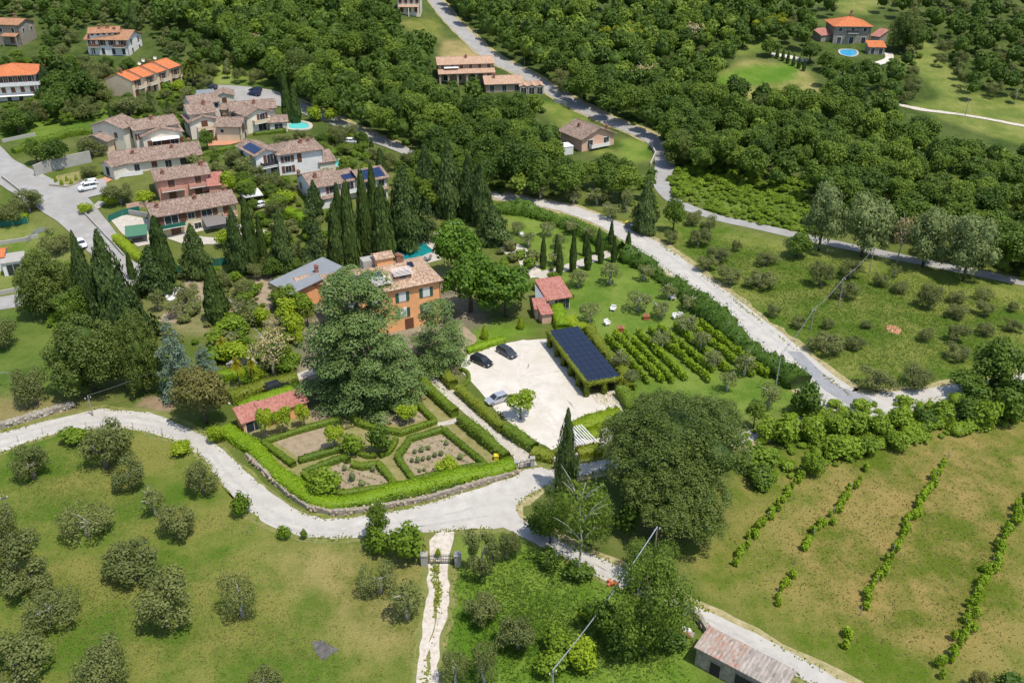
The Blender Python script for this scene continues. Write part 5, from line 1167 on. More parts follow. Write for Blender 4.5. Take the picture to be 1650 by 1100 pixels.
P_('cypress', (464, 138, 484, 196), 'dark cypress beside the turquoise pool, right of two')
P_('cypress', (236, 146, 246, 186), 'thin cypress right below the orange roofed terrace row')
P_('cypress', (174, 166, 182, 200), 'thin cypress at the village lawn')
P_('cypress', (266, 164, 278, 196), 'thin cypress behind the triple roofed house')
P_('conifer', (203, 6, 226, 46), 'pointed dark fir behind the white two storey villa', var=4)
P_('conifer', (60, 100, 85, 150), 'blue-grey conifer right of the white three storey house', var=2)
P_('roundpine', (446, 80, 512, 148), 'broad dark umbrella pine at the edge of the wood near the car park', var=0)
P_('roundpine', (648, 96, 698, 130), 'rounded umbrella pine left of the arcaded house', var=1)
P_('roundpine', (1066, 210, 1128, 270), 'umbrella pine shading the bend of the hill road', var=0)
P_('roundpine', (1432, 20, 1490, 84), 'dark umbrella pine right of the hip roofed villa', var=1)
P_('roundpine', (1200, 152, 1256, 205), 'dull rounded pine below the mown clearing', var=0)
P_('drytree', (1096, 30, 1140, 78), 'bare whitish tree standing out of the far wood')
P_('drytree', (1010, 100, 1070, 135), 'grey leafless tree in the middle of the far wood')
P_('drytree', (400, 48, 425, 85), 'pale leafless tree in the wood above the car park')
for i, x in enumerate((1250, 1259, 1267, 1276, 1285, 1293)): P_('cypress', (x, 76 + i * 4, x + 6, 94 + i * 4), f'tiny cypress along the far driveway, {"leftmost" if i == 0 else "rightmost" if i == 5 else ORD[i] + " from the left"}', 'tiny cypresses along the far driveway', single=True)
grove('oak', [(1288, 66, 1326, 100), (1316, 82, 1352, 114), (1338, 90, 1380, 124), (1378, 94, 1416, 122), (1226, 60, 1258, 90), (1180, 46, 1216, 76)], 'dark round tree', 'below the far hip roofed villa', 'trees below the hip roofed villa')
# ------------------------------------------------------------------ woods: the nearest trees singly, the rest as one mass
ROADPX = np.array([pix((p[0], p[1], land(p[0], p[1])))[:2] for S in ROADLINES for p in S[::3]])
CLEAR = [(-10, 20, 60, 82), (132, 36, 240, 92), (-10, 98, 62, 172), (158, 90, 296, 165), (335, 130, 440, 170), (284, 145, 475, 232), (160, 180, 300, 245), (140, 225, 328, 292), (225, 260, 365, 325), (222, 308, 385, 395), (378, 222, 545, 290), (455, 262, 630, 340),
         (635, 0, 715, 20), (700, 66, 800, 132), (780, 118, 882, 158), (905, 196, 1000, 248), (1318, 20, 1436, 100), (655, 30, 720, 60), (460, 192, 500, 210), (1000, 228, 1052, 262), (545, 215, 600, 240), (880, 160, 930, 195), (800, 318, 1000, 350), (530, 250, 570, 270)]
def poly_np(px, dz=0):
    return np.array([at(a, b, dz)[:2] for a, b in px])
def in_poly(P, poly):
    r = np.zeros(len(P), bool)
    for (x0, y0), (x1, y1) in zip(poly, np.roll(poly, -1, 0)):
        if y0 == y1: continue
        c = (y0 > P[:, 1]) != (y1 > P[:, 1]); r ^= c & (P[:, 0] < (x1 - x0) * (P[:, 1] - y0) / (y1 - y0) + x0)
    return r
PLACED = []
def scatter(px, spacing, dz, seed, excl=(), hint=3.5, roadk=.8, foot=False):
    """points spread over the ground below a patch of tree tops, clear of roads and houses"""
    rng = np.random.default_rng(seed); pol = poly_np(px, dz); lo, hi = pol.min(0), pol.max(0)
    n = int(np.prod(hi - lo) / spacing ** 2 * 5); C = lo + rng.random((n, 2)) * (hi - lo)
    C = C[in_poly(C, pol)]
    for e in excl: C = C[~in_poly(C, poly_np(e, dz))]
    out = []; cell = {}
    for x, y in C:
        k = (int(x // spacing), int(y // spacing)); ok = True
        for i in (-1, 0, 1):
            for j in (-1, 0, 1):
                for q in cell.get((k[0] + i, k[1] + j), ()):
                    if (q[0] - x) ** 2 + (q[1] - y) ** 2 < spacing ** 2: ok = False
        if not ok: continue
        u, v, fw = pix((x, y, land(x, y) + dz)); s = FPX / fw * hint
        if np.any((ROADPX[:, 0] - u) ** 2 + (ROADPX[:, 1] - v) ** 2 < (s * roadk) ** 2): continue
        if foot:
            if any(abs((x - a) * math.cos(g) + (y - b) * math.sin(g)) < w / 2 + 1.6 and abs((y - b) * math.cos(g) - (x - a) * math.sin(g)) < d / 2 + 1.6 for a, b, g, w, d in FOOT): continue
            if any(math.hypot(x - q[0], y - q[1]) < q[2] + 2 for q in PADS): continue
        elif any(a - s * .7 < u < c + s * .7 and b - s * .5 < v < d + s * 1.1 for a, b, c, d in CLEAR): continue
        cell.setdefault(k, []).append((x, y)); out.append((x, y, u, v))
    return out
def lod_round(seed, n=430, size=.27, nb=9):
    L = crown_round(seed, nb, n, size, (.3, .46), 0, .85); L.tris(ICO_V * np.array([.72, .72, .72]), ICO_F, .15); return L.arrays()
LOD = [lod_round(300 + i) for i in range(6)]
def mass(name, items, lm, label, cat):
    """many small trees joined into one mass: items (x, y, r, v, zc)"""
    rng = np.random.default_rng(len(items)); Vs = []; Qs = []; Ts = []; tt = []; n = 0
    for x, y, r, v, zc in items:
        V, P, t = LOD[rng.integers(len(LOD))]; a = rng.uniform(0, 6.28); ca, sa = math.cos(a), math.sin(a)
        W = np.column_stack([(V[:, 0] * ca - V[:, 1] * sa) * r + x, (V[:, 0] * sa + V[:, 1] * ca) * r + y, V[:, 2] * v + zc])
        Vs.append(W); Qs.append(P[0] + n); Ts.append(P[1] + n); n += len(V); tt.append(np.clip(t * .5 + rng.uniform(-.05, .5), 0, 1))
    me = mesh_np(name, np.concatenate(Vs), [np.concatenate(Qs), np.concatenate(Ts)], M[lm], np.concatenate(tt))
    return tag(new(name, me), label, cat, None, 'stuff')
WOODS = [  # outline, spacing, species weights, crown radius, group words, seed, exclusions
    ([(235, -8), (640, -8), (700, 22), (708, 62), (705, 92), (690, 132), (780, 140), (800, 160), (870, 170), (905, 195), (912, 250), (1000, 262), (1050, 268), (1055, 290), (1000, 318), (900, 300), (800, 300), (760, 270), (690, 245), (640, 225), (580, 196), (510, 165), (445, 140), (425, 100), (330, 50), (250, 25)], 4.7,
     (('oak', .68), ('ash', .32)), (3.0, 4.9), 'in the wood between the village and the hill road', 1, [[(645, 14), (705, 14), (715, 62), (655, 50)], [(700, 60), (760, 60), (800, 100), (700, 100)]]),
    ([(715, -8), (1240, -8), (1250, 50), (1180, 60), (1180, 95), (1130, 140), (1160, 165), (1300, 165), (1340, 155), (1440, 190), (1560, 240), (1880, 300), (1880, 440), (1620, 425), (1560, 395), (1480, 372), (1400, 352), (1320, 318), (1300, 292), (1170, 270), (1110, 262), (1070, 225), (1000, 190), (900, 132), (820, 80), (760, 35)], 4.8,
     (('oak', .62), ('ash', .28), ('olive', .10)), (3.0, 5.0), 'in the wood right of the hill road', 2, [[(1130, 140), (1200, 92), (1330, 100), (1330, 165), (1180, 165)]]),
    ([(1430, 90), (1490, 50), (1430, -8), (1880, -8), (1880, 150), (1570, 145), (1530, 100), (1500, 70), (1470, 110), (1480, 150), (1420, 150)], 5.6, (('olive', .55), ('oak', .45)), (2.6, 4.0), 'on the wooded slope in the upper right corner', 3, []),
    ([(1240, -8), (1430, -8), (1430, 18), (1330, 22), (1310, 60), (1240, 70)], 5.4, (('oak', .5), ('olive', .5)), (2.6, 4.2), 'around the hip roofed villa', 4, [[(1345, -8), (1420, -8), (1400, 20), (1350, 20)]]),
    ([(1300, 100), (1350, 92), (1440, 120), (1470, 170), (1440, 190), (1340, 150)], 5.2, (('oak', .7), ('olive', .3)), (2.8, 4.2), 'just below the far blue pool', 5, []),
    ([(-20, -8), (235, -8), (260, 40), (420, 95), (410, 120), (330, 100), (290, 92), (245, 60), (200, 30), (130, 40), (100, 85), (60, 95), (50, 30), (-20, 20)], 3.9, (('olive', .6), ('oak', .4)), (2.2, 3.6), 'on the slope above the village', 6, []),
    ([(60, 100), (130, 90), (170, 95), (160, 170), (90, 180), (60, 160)], 3.8, (('oak', .6), ('olive', .4)), (2.4, 3.6), 'between the white three storey house and the terrace row', 7, []),
    ([(620, 255), (700, 250), (760, 275), (800, 300), (850, 300), (1010, 325), (1000, 350), (900, 330), (800, 312), (700, 330), (640, 290)], 3.7, (('ash', .55), ('oak', .45)), (2.2, 3.6), 'on the bank between the white road and the lower wood', 8, []),
    ([(1590, 380), (1880, 400), (1880, 440), (1600, 425)], 4.6, (('oak', 1),), (2.4, 3.4), 'at the end of the grey lane', 9, []),
]
_singles = []; _rest = {}
for px, sp_, mix_, rr_, where, sd, ex in WOODS:
    rng = np.random.default_rng(sd + 50)
    for x, y, u, v in scatter(px, sp_, 4.5, sd, ex, 3.8, 1.0):
        k = mix_[np.searchsorted(np.cumsum([m[1] for m in mix_]), rng.random() * .9999)][0]; r = rng.uniform(*rr_) * (.75 if k == 'olive' else 1)
        hv = r * rng.uniform(.8, 1.25); big = FPX / pix((x, y, land(x, y)))[2] * r
        vis = -20 < u < 1670 and v > -12
        _singles.append((big if vis else 0, x, y, r, hv, k, where))
_singles.sort(key=lambda t: -t[0])
_quota = {}
LANDMARKS = [(750, 110, 'the arcaded house'), (830, 140, 'the zigzag porch house'), (955, 225, 'the salmon bend house'), (1068, 250, 'the hill road bend'), (480, 200, 'the turquoise pool'), (390, 150, 'the village car park'), (186, 65, 'the white two storey villa'),
             (1250, 130, 'the mown clearing'), (1020, 45, 'the left broom patch'), (1225, 35, 'the right broom patch'), (1450, 330, 'the grey willows'), (1375, 60, 'the hip roofed villa'), (657, 8, 'the far house at the top edge'), (1490, 180, 'the dirt path'), (640, 235, 'the end of the village road'),
             (730, 300, 'the conifers behind the villa pool'), (940, 320, 'the upper white road'), (550, 110, 'the middle of the left wood'), (900, 80, 'the street lamps'), (1150, 230, 'the dull rounded pine'), (1330, 230, 'the lower right wood'), (1600, 60, 'the upper right corner'), (1600, 340, 'the right border above the lane'), (30, 130, 'the white three storey house'), (230, 120, 'the orange terrace row'), (480, 40, 'the top of the left wood')]
WHAT = {'oak': ('dark green broadleaf tree', 'dark broadleaf trees'), 'ash': ('light green broadleaf tree', 'light green trees'), 'olive': ('grey-green olive tree', 'olive trees')}
for big, x, y, r, hv, k, where in _singles:
    K = KIND[k]; g = land(x, y); zc = g + hv * 1.15 + (1.6 if k != 'olive' else .2)
    _quota[k] = _quota.get(k, 0) + 1
    if _quota[k] <= {'oak': 165, 'ash': 95, 'olive': 90}[k] and big > 0:
        i = _trng.randrange(len(K['ms']))
        o = new(K['name'], K['ms'][i][0], None, (x, y, zc), _trng.uniform(0, 6.28), (r, r, hv))
        u, v, _f = pix((x, y, zc)); lm = min(LANDMARKS, key=lambda q: (q[0] - u) ** 2 + (q[1] - v) ** 2)[2]
        sz = 'wide-crowned ' if r > 4.3 else 'small ' if r < 3.1 else ''
        tag(o, f'{sz}{WHAT[k][0].replace("dark green", "dark")} nearest {lm}', 'tree', f'{sz}{WHAT[k][1]} nearest {lm}')
    else: _rest.setdefault(k, []).append((x, y, r, hv, zc))
for k, nm in (('oak', 'dark_woodland'), ('ash', 'light_woodland'), ('olive', 'olive_woodland')):
    if k in _rest: mass(nm, _rest[k], k, f'far mass of {WHAT[k][1]} covering the slopes at the top', 'woodland')
print('wood', {k: v for k, v in _quota.items()})
# scrub and undergrowth
und = []
rng = np.random.default_rng(77)
for px, sp_, mx in ((WOODS[0][0], 4.2, 1.9), (WOODS[1][0], 4.4, 1.9), (WOODS[2][0], 5, 1.8), (WOODS[5][0], 3.6, 1.5), (WOODS[6][0], 3.4, 1.5), (WOODS[7][0], 3.2, 1.5)):
    for x, y, u, v in scatter(px, sp_, 1.0, 5, WOODS[0][6] + WOODS[1][6], 1.6):
        r = rng.uniform(.5, 1) * mx; und.append((x, y, r, r * .7, land(x, y) + r * .45))
mass('undergrowth', und, 'darkshrub', 'low dark undergrowth between the trees of the woods', 'undergrowth')
scr = []
for px, sp_, mx in (([(1075, 285), (1110, 255), (1300, 285), (1320, 375), (1240, 362), (1160, 343), (1090, 318)], 1.7, 2.2), ([(1590, 420), (1700, 430), (1700, 462), (1600, 440)], 2.5, 1.4), ([(1010, 330), (1060, 300), (1060, 360), (1030, 370)], 2.4, 1.3), ([(1200, 690), (1300, 650), (1500, 644), (1690, 610), (1690, 670), (1560, 690), (1440, 716), (1330, 750), (1230, 785)], 1.4, 2.1)):
    for x, y, u, v in scatter(px, sp_, .7, 6, (), 1.2, 1.0):
        r = (.3 + .7 * rng.random() ** 2) * mx; scr.append((x, y, r, r * .65, land(x, y) + r * .4))
mass('scrub', scr, 'shrub', 'bright green scrub on the slope above the grey lane', 'scrub')
brm = []
for px in ([(965, 52), (1040, 36), (1075, 46), (1010, 60)], [(1195, 30), (1260, 22), (1262, 42), (1215, 45)]):
    for x, y, u, v in scatter(px, 3.2, 6.0, 8, (), 1.5):
        brm.append((x, y, rng.uniform(1.4, 2.4), 1.6, land(x, y) + 6.4))
if brm: mass('broom', brm, 'broom', 'yellow flowering broom on the far wooded slope', 'broom')
vil = []; vil2 = []
for px in ([(0, 100), (340, 110), (330, 200), (300, 250), (330, 330), (380, 300), (400, 330), (500, 345), (640, 260), (560, 200), (480, 235), (400, 235), (320, 240), (180, 180), (60, 200), (0, 215)], [(230, 440), (420, 430), (480, 460), (470, 540), (340, 540), (270, 500)], [(540, 395), (640, 385), (600, 430), (520, 440)], [(40, 420), (130, 430), (180, 520), (110, 540), (60, 500)], [(250, 520), (330, 535), (470, 540), (480, 600), (380, 615), (330, 620), (250, 600)], [(400, 345), (500, 350), (640, 330), (650, 395), (520, 440), (400, 430)], [(400, 345), (500, 350), (640, 330), (650, 395), (520, 440), (400, 430)], [(800, 395), (870, 400), (900, 440), (860, 470), (800, 440)]):
    for x, y, u, v in scatter(px, 2.3, .8, 12, (), 1.3, .9, True):
        if rng.random() < .8: r = .45 + 2.1 * rng.random() ** 1.8; (vil if rng.random() < .6 else vil2).append((x, y, r, r * .75, land(x, y) + r * .5))
mass('garden_shrubbery', vil, 'shrub', 'low mixed shrubbery filling the gaps between houses and gardens', 'shrubbery')
mass('garden_shrubs', vil2, 'olive', 'grey-green shrubs and small olives between the village houses', 'shrubbery')
VLM = [(40, 55, 'the stone house'), (186, 65, 'the white two storey villa'), (30, 135, 'the white three storey house'), (230, 125, 'the orange roofed terrace row'), (345, 195, 'the stepped house'), (425, 185, 'the turquoise pool'), (240, 215, 'the triple roofed house'), (235, 262, 'the long low house'),
       (290, 295, 'the pink house'), (300, 350, 'the yellow house'), (450, 258, 'the white solar house'), (540, 305, 'the grey-white house'), (600, 225, 'the village road'), (130, 240, 'the grey retaining wall'), (60, 400, 'the left border below the street'), (560, 390, 'the tall cypress row'), (400, 440, 'the metal roofed barn')]
_rg = np.random.default_rng(41)
for px in ([(0, 90), (340, 108), (330, 160), (290, 240), (330, 330), (400, 330), (500, 345), (640, 262), (560, 205), (480, 235), (400, 240), (320, 245), (180, 180), (60, 200), (0, 215)], [(400, 350), (500, 350), (640, 330), (640, 390), (520, 440), (400, 430)]):
    for x, y, u, v in scatter(px, 4.6, 2.0, 21, (), 2.0, .9, True):
        if any(abs((x - a) * math.cos(g) + (y - b) * math.sin(g)) < w / 2 + 2.5 and -d / 2 - 6.5 < (y - b) * math.cos(g) - (x - a) * math.sin(g) < d / 2 + 3 for a, b, g, w, d in FOOT): continue
        k = _rg.choice(['olive', 'oak', 'ash', 'greyolive'], p=[.4, .3, .2, .1]); K = KIND[k]; r = _rg.uniform(1.5, 3.0); hv = r * _rg.uniform(.8, 1.1); i = _rg.integers(len(K['ms']))
        o = new(K['name'], K['ms'][i][0], None, (x, y, land(x, y) + hv * 1.02), _rg.uniform(0, 6.28), (r, r, hv)); lm = min(VLM, key=lambda q: (q[0] - u) ** 2 + (q[1] - v) ** 2)[2]
        w_ = {'olive': 'grey-green olive tree', 'oak': 'dark green garden tree', 'ash': 'light green garden tree', 'greyolive': 'open silvery olive tree'}[k]; sz = 'larger ' if r > 2.3 else 'smaller '
        tag(o, f'{sz}{w_} nearest {lm}', 'tree', f'{sz}{w_}s nearest {lm}')
# hedgerow along the lower side of the road on the right
grove('shrub', [(1190, 716, 1262, 768), (1214, 668, 1262, 712), (1246, 660, 1298, 720), (1284, 668, 1332, 716), (1318, 660, 1372, 712), (1352, 654, 1402, 702), (1330, 690, 1390, 740), (1392, 660, 1440, 706), (1430, 652, 1476, 696), ('darkshrub', 1470, 650, 1512, 690), (1500, 640, 1548, 684), ('darkshrub', 1540, 636, 1592, 680), (1566, 640, 1620, 694), ('darkshrub', 1606, 620, 1664, 690), (1372, 700, 1420, 738), ('darkshrub', 1200, 745, 1250, 790), (1290, 725, 1330, 770), (1425, 690, 1470, 728), ('darkshrub', 1640, 600, 1690, 660)],
      'leafy hedgerow bush', 'in the hedgerow below the right road', 'bushes of the right hedgerow')
P_('darkshrub', (1274, 612, 1334, 676), 'dark laurel clump at the road fork')
P_('ash', (1200, 640, 1235, 690), 'small leafy tree between the umbrella pine and the road fork')
grove('shrub', [(372, 788, 406, 836), (446, 840, 470, 870), (482, 850, 496, 870), ('lime', 270, 705, 312, 735), ('lime', 332, 682, 366, 716), ('lime', 700, 880, 712, 900), ('darkshrub', 860, 880, 905, 920), ('darkshrub', 905, 900, 960, 935)], 'small roadside bush', 'along the verges of the white road', 'roadside bushes')
P_('brownever', (1560, 1078, 1600, 1120), 'grey-green bush at the bottom edge on the right')
P_('darkshrub', (1600, 1082, 1660, 1120), 'dark bush in the bottom right corner')
# ------------------------------------------------------------------ hedges and vines
H = hedge
H([(550, 672), (489, 688), (423, 709), (473, 746)], .95, .95, 'box', 'clipped box hedge bent round the empty upper left soil bed', .05)
H([(481, 739), (549, 720)], .95, .95, 'box', 'short straight clipped hedge closing the empty upper left bed', .05)
H([(576, 725), (590, 731), (606, 731)], .8, .9, 'box', 'curved clipped hedge, left arc of the central circle', .05, crv=True)
H([(612, 731), (625, 726), (634, 714), (638, 703)], .8, .9, 'box', 'curved clipped hedge, right arc of the central circle', .05, crv=True)
H([(567, 667), (577, 679), (601, 686), (637, 693), (646, 695), (701, 676), (670, 646), (657, 639), (616, 652), (570, 662)], .95, .95, 'box', 'clipped hedge framing the upper right soil bed', .05)
H([(714, 689), (660, 704), (651, 718), (640, 734), (666, 770), (738, 754), (782, 745), (715, 690)], .95, .95, 'box', 'clipped hedge framing the lavender bed on the right', .05)
H([(488, 757), (553, 735), (562, 740)], .9, .9, 'box', 'short clipped hedge above the nearest left bed', .05)
H([(567, 745), (583, 749), (609, 745), (638, 777), (553, 793), (522, 787), (488, 760)], .95, .95, 'box', 'clipped hedge framing the nearest left soil bed', .05)
H([(679, 610), (733, 660)], 1.5, 1.8, 'box', 'tall clipped hedge on the garden side of the walk, upper length', .04)
H([(741, 669), (817, 731)], 1.5, 1.8, 'box', 'tall clipped hedge on the garden side of the walk, lower length', .05)
H([(706, 588), (731, 616)], 1.7, 1.8, 'olivehedge', 'thick clipped hedge at the top of the walk beside the court', .05)
H([(738, 622), (811, 686)], 1.4, 1.7, 'olivehedge', 'clipped hedge between the walk and the gravel court, long length', .05)
H([(816, 688), (862, 718)], 1.6, 1.6, 'box', 'uneven hedge between the walk and the court, lower length', .1)
H([(858, 724), (894, 732)], 2.0, 1.4, 'olivehedge', 'low hedge along the lower edge of the gravel court', .08)
H([(930, 726), (968, 717)], 2.0, 1.4, 'olivehedge', 'low hedge between the dark cypress and the umbrella pine', .08)
H([(741, 592), (753, 598), (755, 612), (744, 620)], .6, .6, 'box', 'low curved hedge ring at the corner of the court', .05, crv=True)
H([(361, 688), (402, 712), (430, 740), (463, 770), (503, 797), (543, 805), (629, 789), (710, 771), (792, 754), (826, 744)], 2.5, 1.5, 'bighedge', 'broad bright green hedge round the roadside edge of the formal garden', .06, crv=True, dens=15)
H([(385, 655), (430, 640), (484, 622)], 2.2, 1.7, 'bighedge', 'bright clipped hedge behind the red roofed garden house', .05)
H([(368, 636), (420, 615), (478, 602)], 2.6, 1.8, 'olivehedge', 'yellow-green hedge on the upper side of the stone path', .08)
H([(348, 602), (378, 598), (396, 596)], 2.0, 1.5, 'bighedge', 'short bright hedge in front of the round stone wall', .06)
H([(1008, 402), (1050, 424), (1108, 464), (1168, 514), (1228, 560), (1290, 608)], 4.0, 2.7, 'laurel', 'dark irregular laurel hedge along the estate side of the pale road', .22, .34, 12, crv=True, round_=1)
H([(796, 328), (850, 332), (902, 348), (960, 373), (1002, 394)], 3.6, 2.8, 'laurel', 'dark thick hedge curving below the upper pale road', .12, .34, 12, crv=True, round_=1)
H([(433, 322), (462, 336), (494, 352)], 2.4, 2.2, 'bighedge', 'bright hedge beside the lane under the grey-white house', .05)
H([(186, 378), (214, 404), (232, 414)], 2.2, 2.0, 'lime', 'yellow-green hedge between the village street and the green canopy', .06)
H([(0, 352), (20, 350), (45, 346)], 1.6, 1.5, 'bighedge', 'bright hedge at the left border above the green mesh fence', .06)
H([(20, 240), (60, 226), (110, 212), (172, 205)], 2.2, 1.6, 'shrub', 'long garden hedge across the village lawn', .12)
H([(318, 246), (345, 240), (378, 236)], 1.6, 1.4, 'box', 'dark hedge below the terracotta terrace', .06)
H([(408, 213), (440, 210), (460, 208)], 1.2, 1.2, 'box', 'low dark hedge in front of the turquoise pool', .06)
H([(880, 462), (908, 470), (922, 478)], 1.2, 1.0, 'lime', 'small bright hedge behind the red roofed annex', .06)
H([(896, 482), (900, 505), (908, 525)], 2.6, 1.8, 'bighedge', 'pale green hedge block beside the red roofed annex', .05)
H([(916, 512), (926, 520), (944, 530)], 2.4, 1.8, 'lime', 'bright bushy hedge at the far end of the carport', .1)
H([(948, 528), (1000, 592), (1016, 620)], 1.8, 1.5, 'olivehedge', 'rough hedge along the lawn side of the carport', .16)
H([(1002, 625), (1012, 640), (1022, 655)], 2.2, 1.8, 'box', 'dark hedge between the carport and the umbrella pine', .1)
H([(925, 684), (955, 677), (1000, 666)], 3.0, 1.2, 'lime', 'lime green creeper mound at the lower end of the gravel court', .15)
H([(930, 694), (948, 698), (965, 692)], 2.2, .9, 'lime', 'bright creeper over the slatted pergola at the court', .15)
H([(752, 562), (785, 552), (812, 545)], 1.6, .9, 'bighedge', 'low bright hedge at the top edge of the gravel court', .06)
H([(700, 590), (706, 594), (712, 592)], 2.2, 1.6, 'bighedge', 'rounded bright bush at the top of the walk', .05)
POST = MB(); POST.tube([(0, 0, -.1), (0, 0, 1.5)], .06, 5); POSTM = POST.mesh('post', M['wood'])
LAWN_ROWS = [[(978, 545), (1012, 580), (1044, 614)], [(992, 539), (1030, 576), (1066, 613)], [(1008, 537), (1046, 576), (1083, 613)], [(1027, 535), (1066, 572), (1104, 608)], [(1047, 532), (1095, 571), (1142, 611)], [(1063, 528), (1104, 561), (1146, 594)], [(1088, 526), (1130, 560), (1172, 595)], [(1112, 523), (1162, 563), (1212, 604)], [(1128, 521), (1180, 561), (1232, 602)]]
ROWS = [(f'trained vine row on the estate lawn, {"leftmost" if i == 0 else "rightmost" if i == 8 else ORD[i] + " from the left"} of nine', ln, 1.3, 'vine rows on the estate lawn') for i, ln in enumerate(LAWN_ROWS)]
for i, (nm, ln, hh, grp) in enumerate([(*q, 'vine rows of the brown field') for q in (('scattered vine row nearest the umbrella pine in the brown field', [(1318, 722), (1282, 775), (1250, 815), (1222, 852), (1180, 908)], 1.0), ('thin vine row ending at a leaning post in the brown field', [(1396, 752), (1376, 782), (1336, 834), (1296, 880), (1248, 962)], 1.0),
        ('long vine row through the middle of the brown field', [(1548, 700), (1520, 748), (1498, 782), (1466, 838), (1430, 905), (1396, 970), (1360, 1032)], 1.1), ('dense vine row nearest the right border of the brown field', [(1662, 788), (1632, 840), (1600, 905), (1562, 990), (1518, 1084)], 1.3))] + ROWS):
    S = smooth(gpts(ln, .6), .9 if grp.endswith('field') else .7); root = empty('vine_row', (S[0][0], S[0][1], land(S[0][0], S[0][1]))); tag(root, nm, 'vine row', grp)
    rng = np.random.default_rng(60 + i); L = Leaves(61 + i); C = []; R = []
    gate = np.convolve(rng.normal(size=len(S) + 8), np.ones(5) / 5, 'same')
    for k, p in enumerate(S):
        if gate[k] < (-.42 if i in (0, 1, 2) else -.5 if i == 3 else -.9): continue
        r = rng.uniform(.3, .8) * hh * (.54 if i < 4 else .5); jt = .3 if i < 4 else .12; C.append([p[0] - S[0][0] + rng.normal() * jt, p[1] - S[0][1] + rng.normal() * jt, hh * rng.uniform(.5, .75)]); R.append([r, r, hh * rng.uniform(.4, .65)])
    L.blobs(C, R, 150 * len(C), .32, .5, .22); new('foliage', L.mesh('foliage', M['vine']), root)
    for k in range(0, len(S), 7): new('post', POSTM, root, (S[k][0] - S[0][0], S[k][1] - S[0][1], 0))
# ------------------------------------------------------------------ carport
def leafbox(dims, n, size, seed, m):
    L = Leaves(seed); rng = L.rng; d = np.array(dims) / 2; ar = np.array([d[1] * d[2], d[0] * d[2], d[0] * d[1]]); ax = rng.choice(3, n, p=ar / ar.sum())
    P = rng.uniform(-1, 1, (n, 3)); P[np.arange(n), ax] = np.sign(P[np.arange(n), ax]) * (1 + rng.normal(size=n) * .06); P = P * d + rng.normal(size=(n, 3)) * .06
    N = np.zeros((n, 3)); N[np.arange(n), ax] = np.sign(P[np.arange(n), ax]); N = _nrm(N + rdir(rng, n) * .6)
    L.quads(P, N, size * rng.uniform(.6, 1.4, n), rng.random(n))
    b = MB(); b.box((0, 0, 0), tuple(d * 1.84)); L.V.append(np.array(b.v)); L.Q.append(np.array(b.f) + L.n); L.n += 8; L.tint.append(np.full(8, .2))
    return L.mesh('ivy', M[m])
ZC = 2.9
BL, BR, TL = (on_plane(*q, ZC) for q in ((947, 615), (1000, 607), (884, 533)))
ey = (TL - BL); ln = math.hypot(ey.x, ey.y); cang = math.atan2(ey.y, ey.x) - math.pi / 2
wid = abs((BR - BL).x * math.cos(cang) + (BR - BL).y * math.sin(cang)); wid = max(5.5, min(8, wid))
cp_ = empty('carport', (BL.x, BL.y, 0), cang); tag(cp_, 'open carport with dark solar panel roof and ivy clad posts beside the gravel court', 'carport')
b = MB(); b.box((wid / 2, ln / 2, ZC - .14), (wid, ln, .16)); b.build('roof', M['timber'], cp_)
nx_, ny_ = max(3, round(wid / 1.08)), max(6, round(ln / 1.7)); pw, ph = wid / nx_, ln / ny_
pm = cbox('solar_panel', (pw - .05, ph - .05, .05), M['solarblack'])
for i in range(nx_):
    for j in range(ny_): new('solar_panel', pm, cp_, ((i + .5) * pw, (j + .5) * ph, ZC + .02))
new('ivy_edge', leafbox((.7, ln + .6, .55), 1500, .22, 5, 'olivehedge'), cp_, (-.25, ln / 2, ZC - .22)); new('ivy_edge', leafbox((wid + .6, .7, .5), 700, .22, 6, 'olivehedge'), cp_, (wid / 2, -.25, ZC - .25))
col_ = leafbox((.75, .75, 2.5), 360, .22, 7, 'olivehedge')
for k in range(6): new('ivy_column', col_, cp_, (-.1, ln * k / 5.3 + .1, 1.25), k * .7)
for x in (wid * .52, wid): new('ivy_column', col_, cp_, (x, -.05, 1.25), .4)
b = MB(); b.box((wid - .1, ln / 2 + .4, 1.2), (.2, ln - .8, 2.4)); b.build('back_wall', M['stone'], cp_)
for k in range(5): new('post', cbox('post', (.16, .16, 2.6), M['timber']), cp_, (wid / 2, ln * (k + .5) / 5, 1.3))
# ------------------------------------------------------------------ cars
M['car_white'] = plain('white_car_paint', (.78, .78, .77), .25, 0, .02); M['car_silver'] = plain('silver_car_paint', (.50, .52, .56), .28, .5, .03); M['car_black'] = plain('black_car_paint', (.018, .02, .024), .22, 0, .05)
M['car_grey'] = plain('grey_car_paint', (.06, .065, .075), .25, .2, .05); M['car_blue'] = plain('blue_car_paint', (.02, .04, .10), .25, .2, .05); M['car_red'] = plain('red_car_paint', (.25, .03, .03), .3); M['tyre'] = plain('tyre_rubber', (.02, .02, .02), .9); M['lamp'] = plain('lamp_glass', (.75, .75, .72), .15); M['tail'] = plain('tail_lamp', (.35, .02, .02), .3)
def loft(b, secs):
    """closed rings of (x, y, z) joined end to end"""
    n = len(secs[0]); V = [p for s in secs for p in s]; F_ = []
    for i in range(len(secs) - 1):
        for k in range(n): F_.append((i * n + k, i * n + (k + 1) % n, (i + 1) * n + (k + 1) % n, (i + 1) * n + k))
    F_ += [tuple(range(n))[::-1], tuple((len(secs) - 1) * n + k for k in range(n))]; b.add(V, F_)
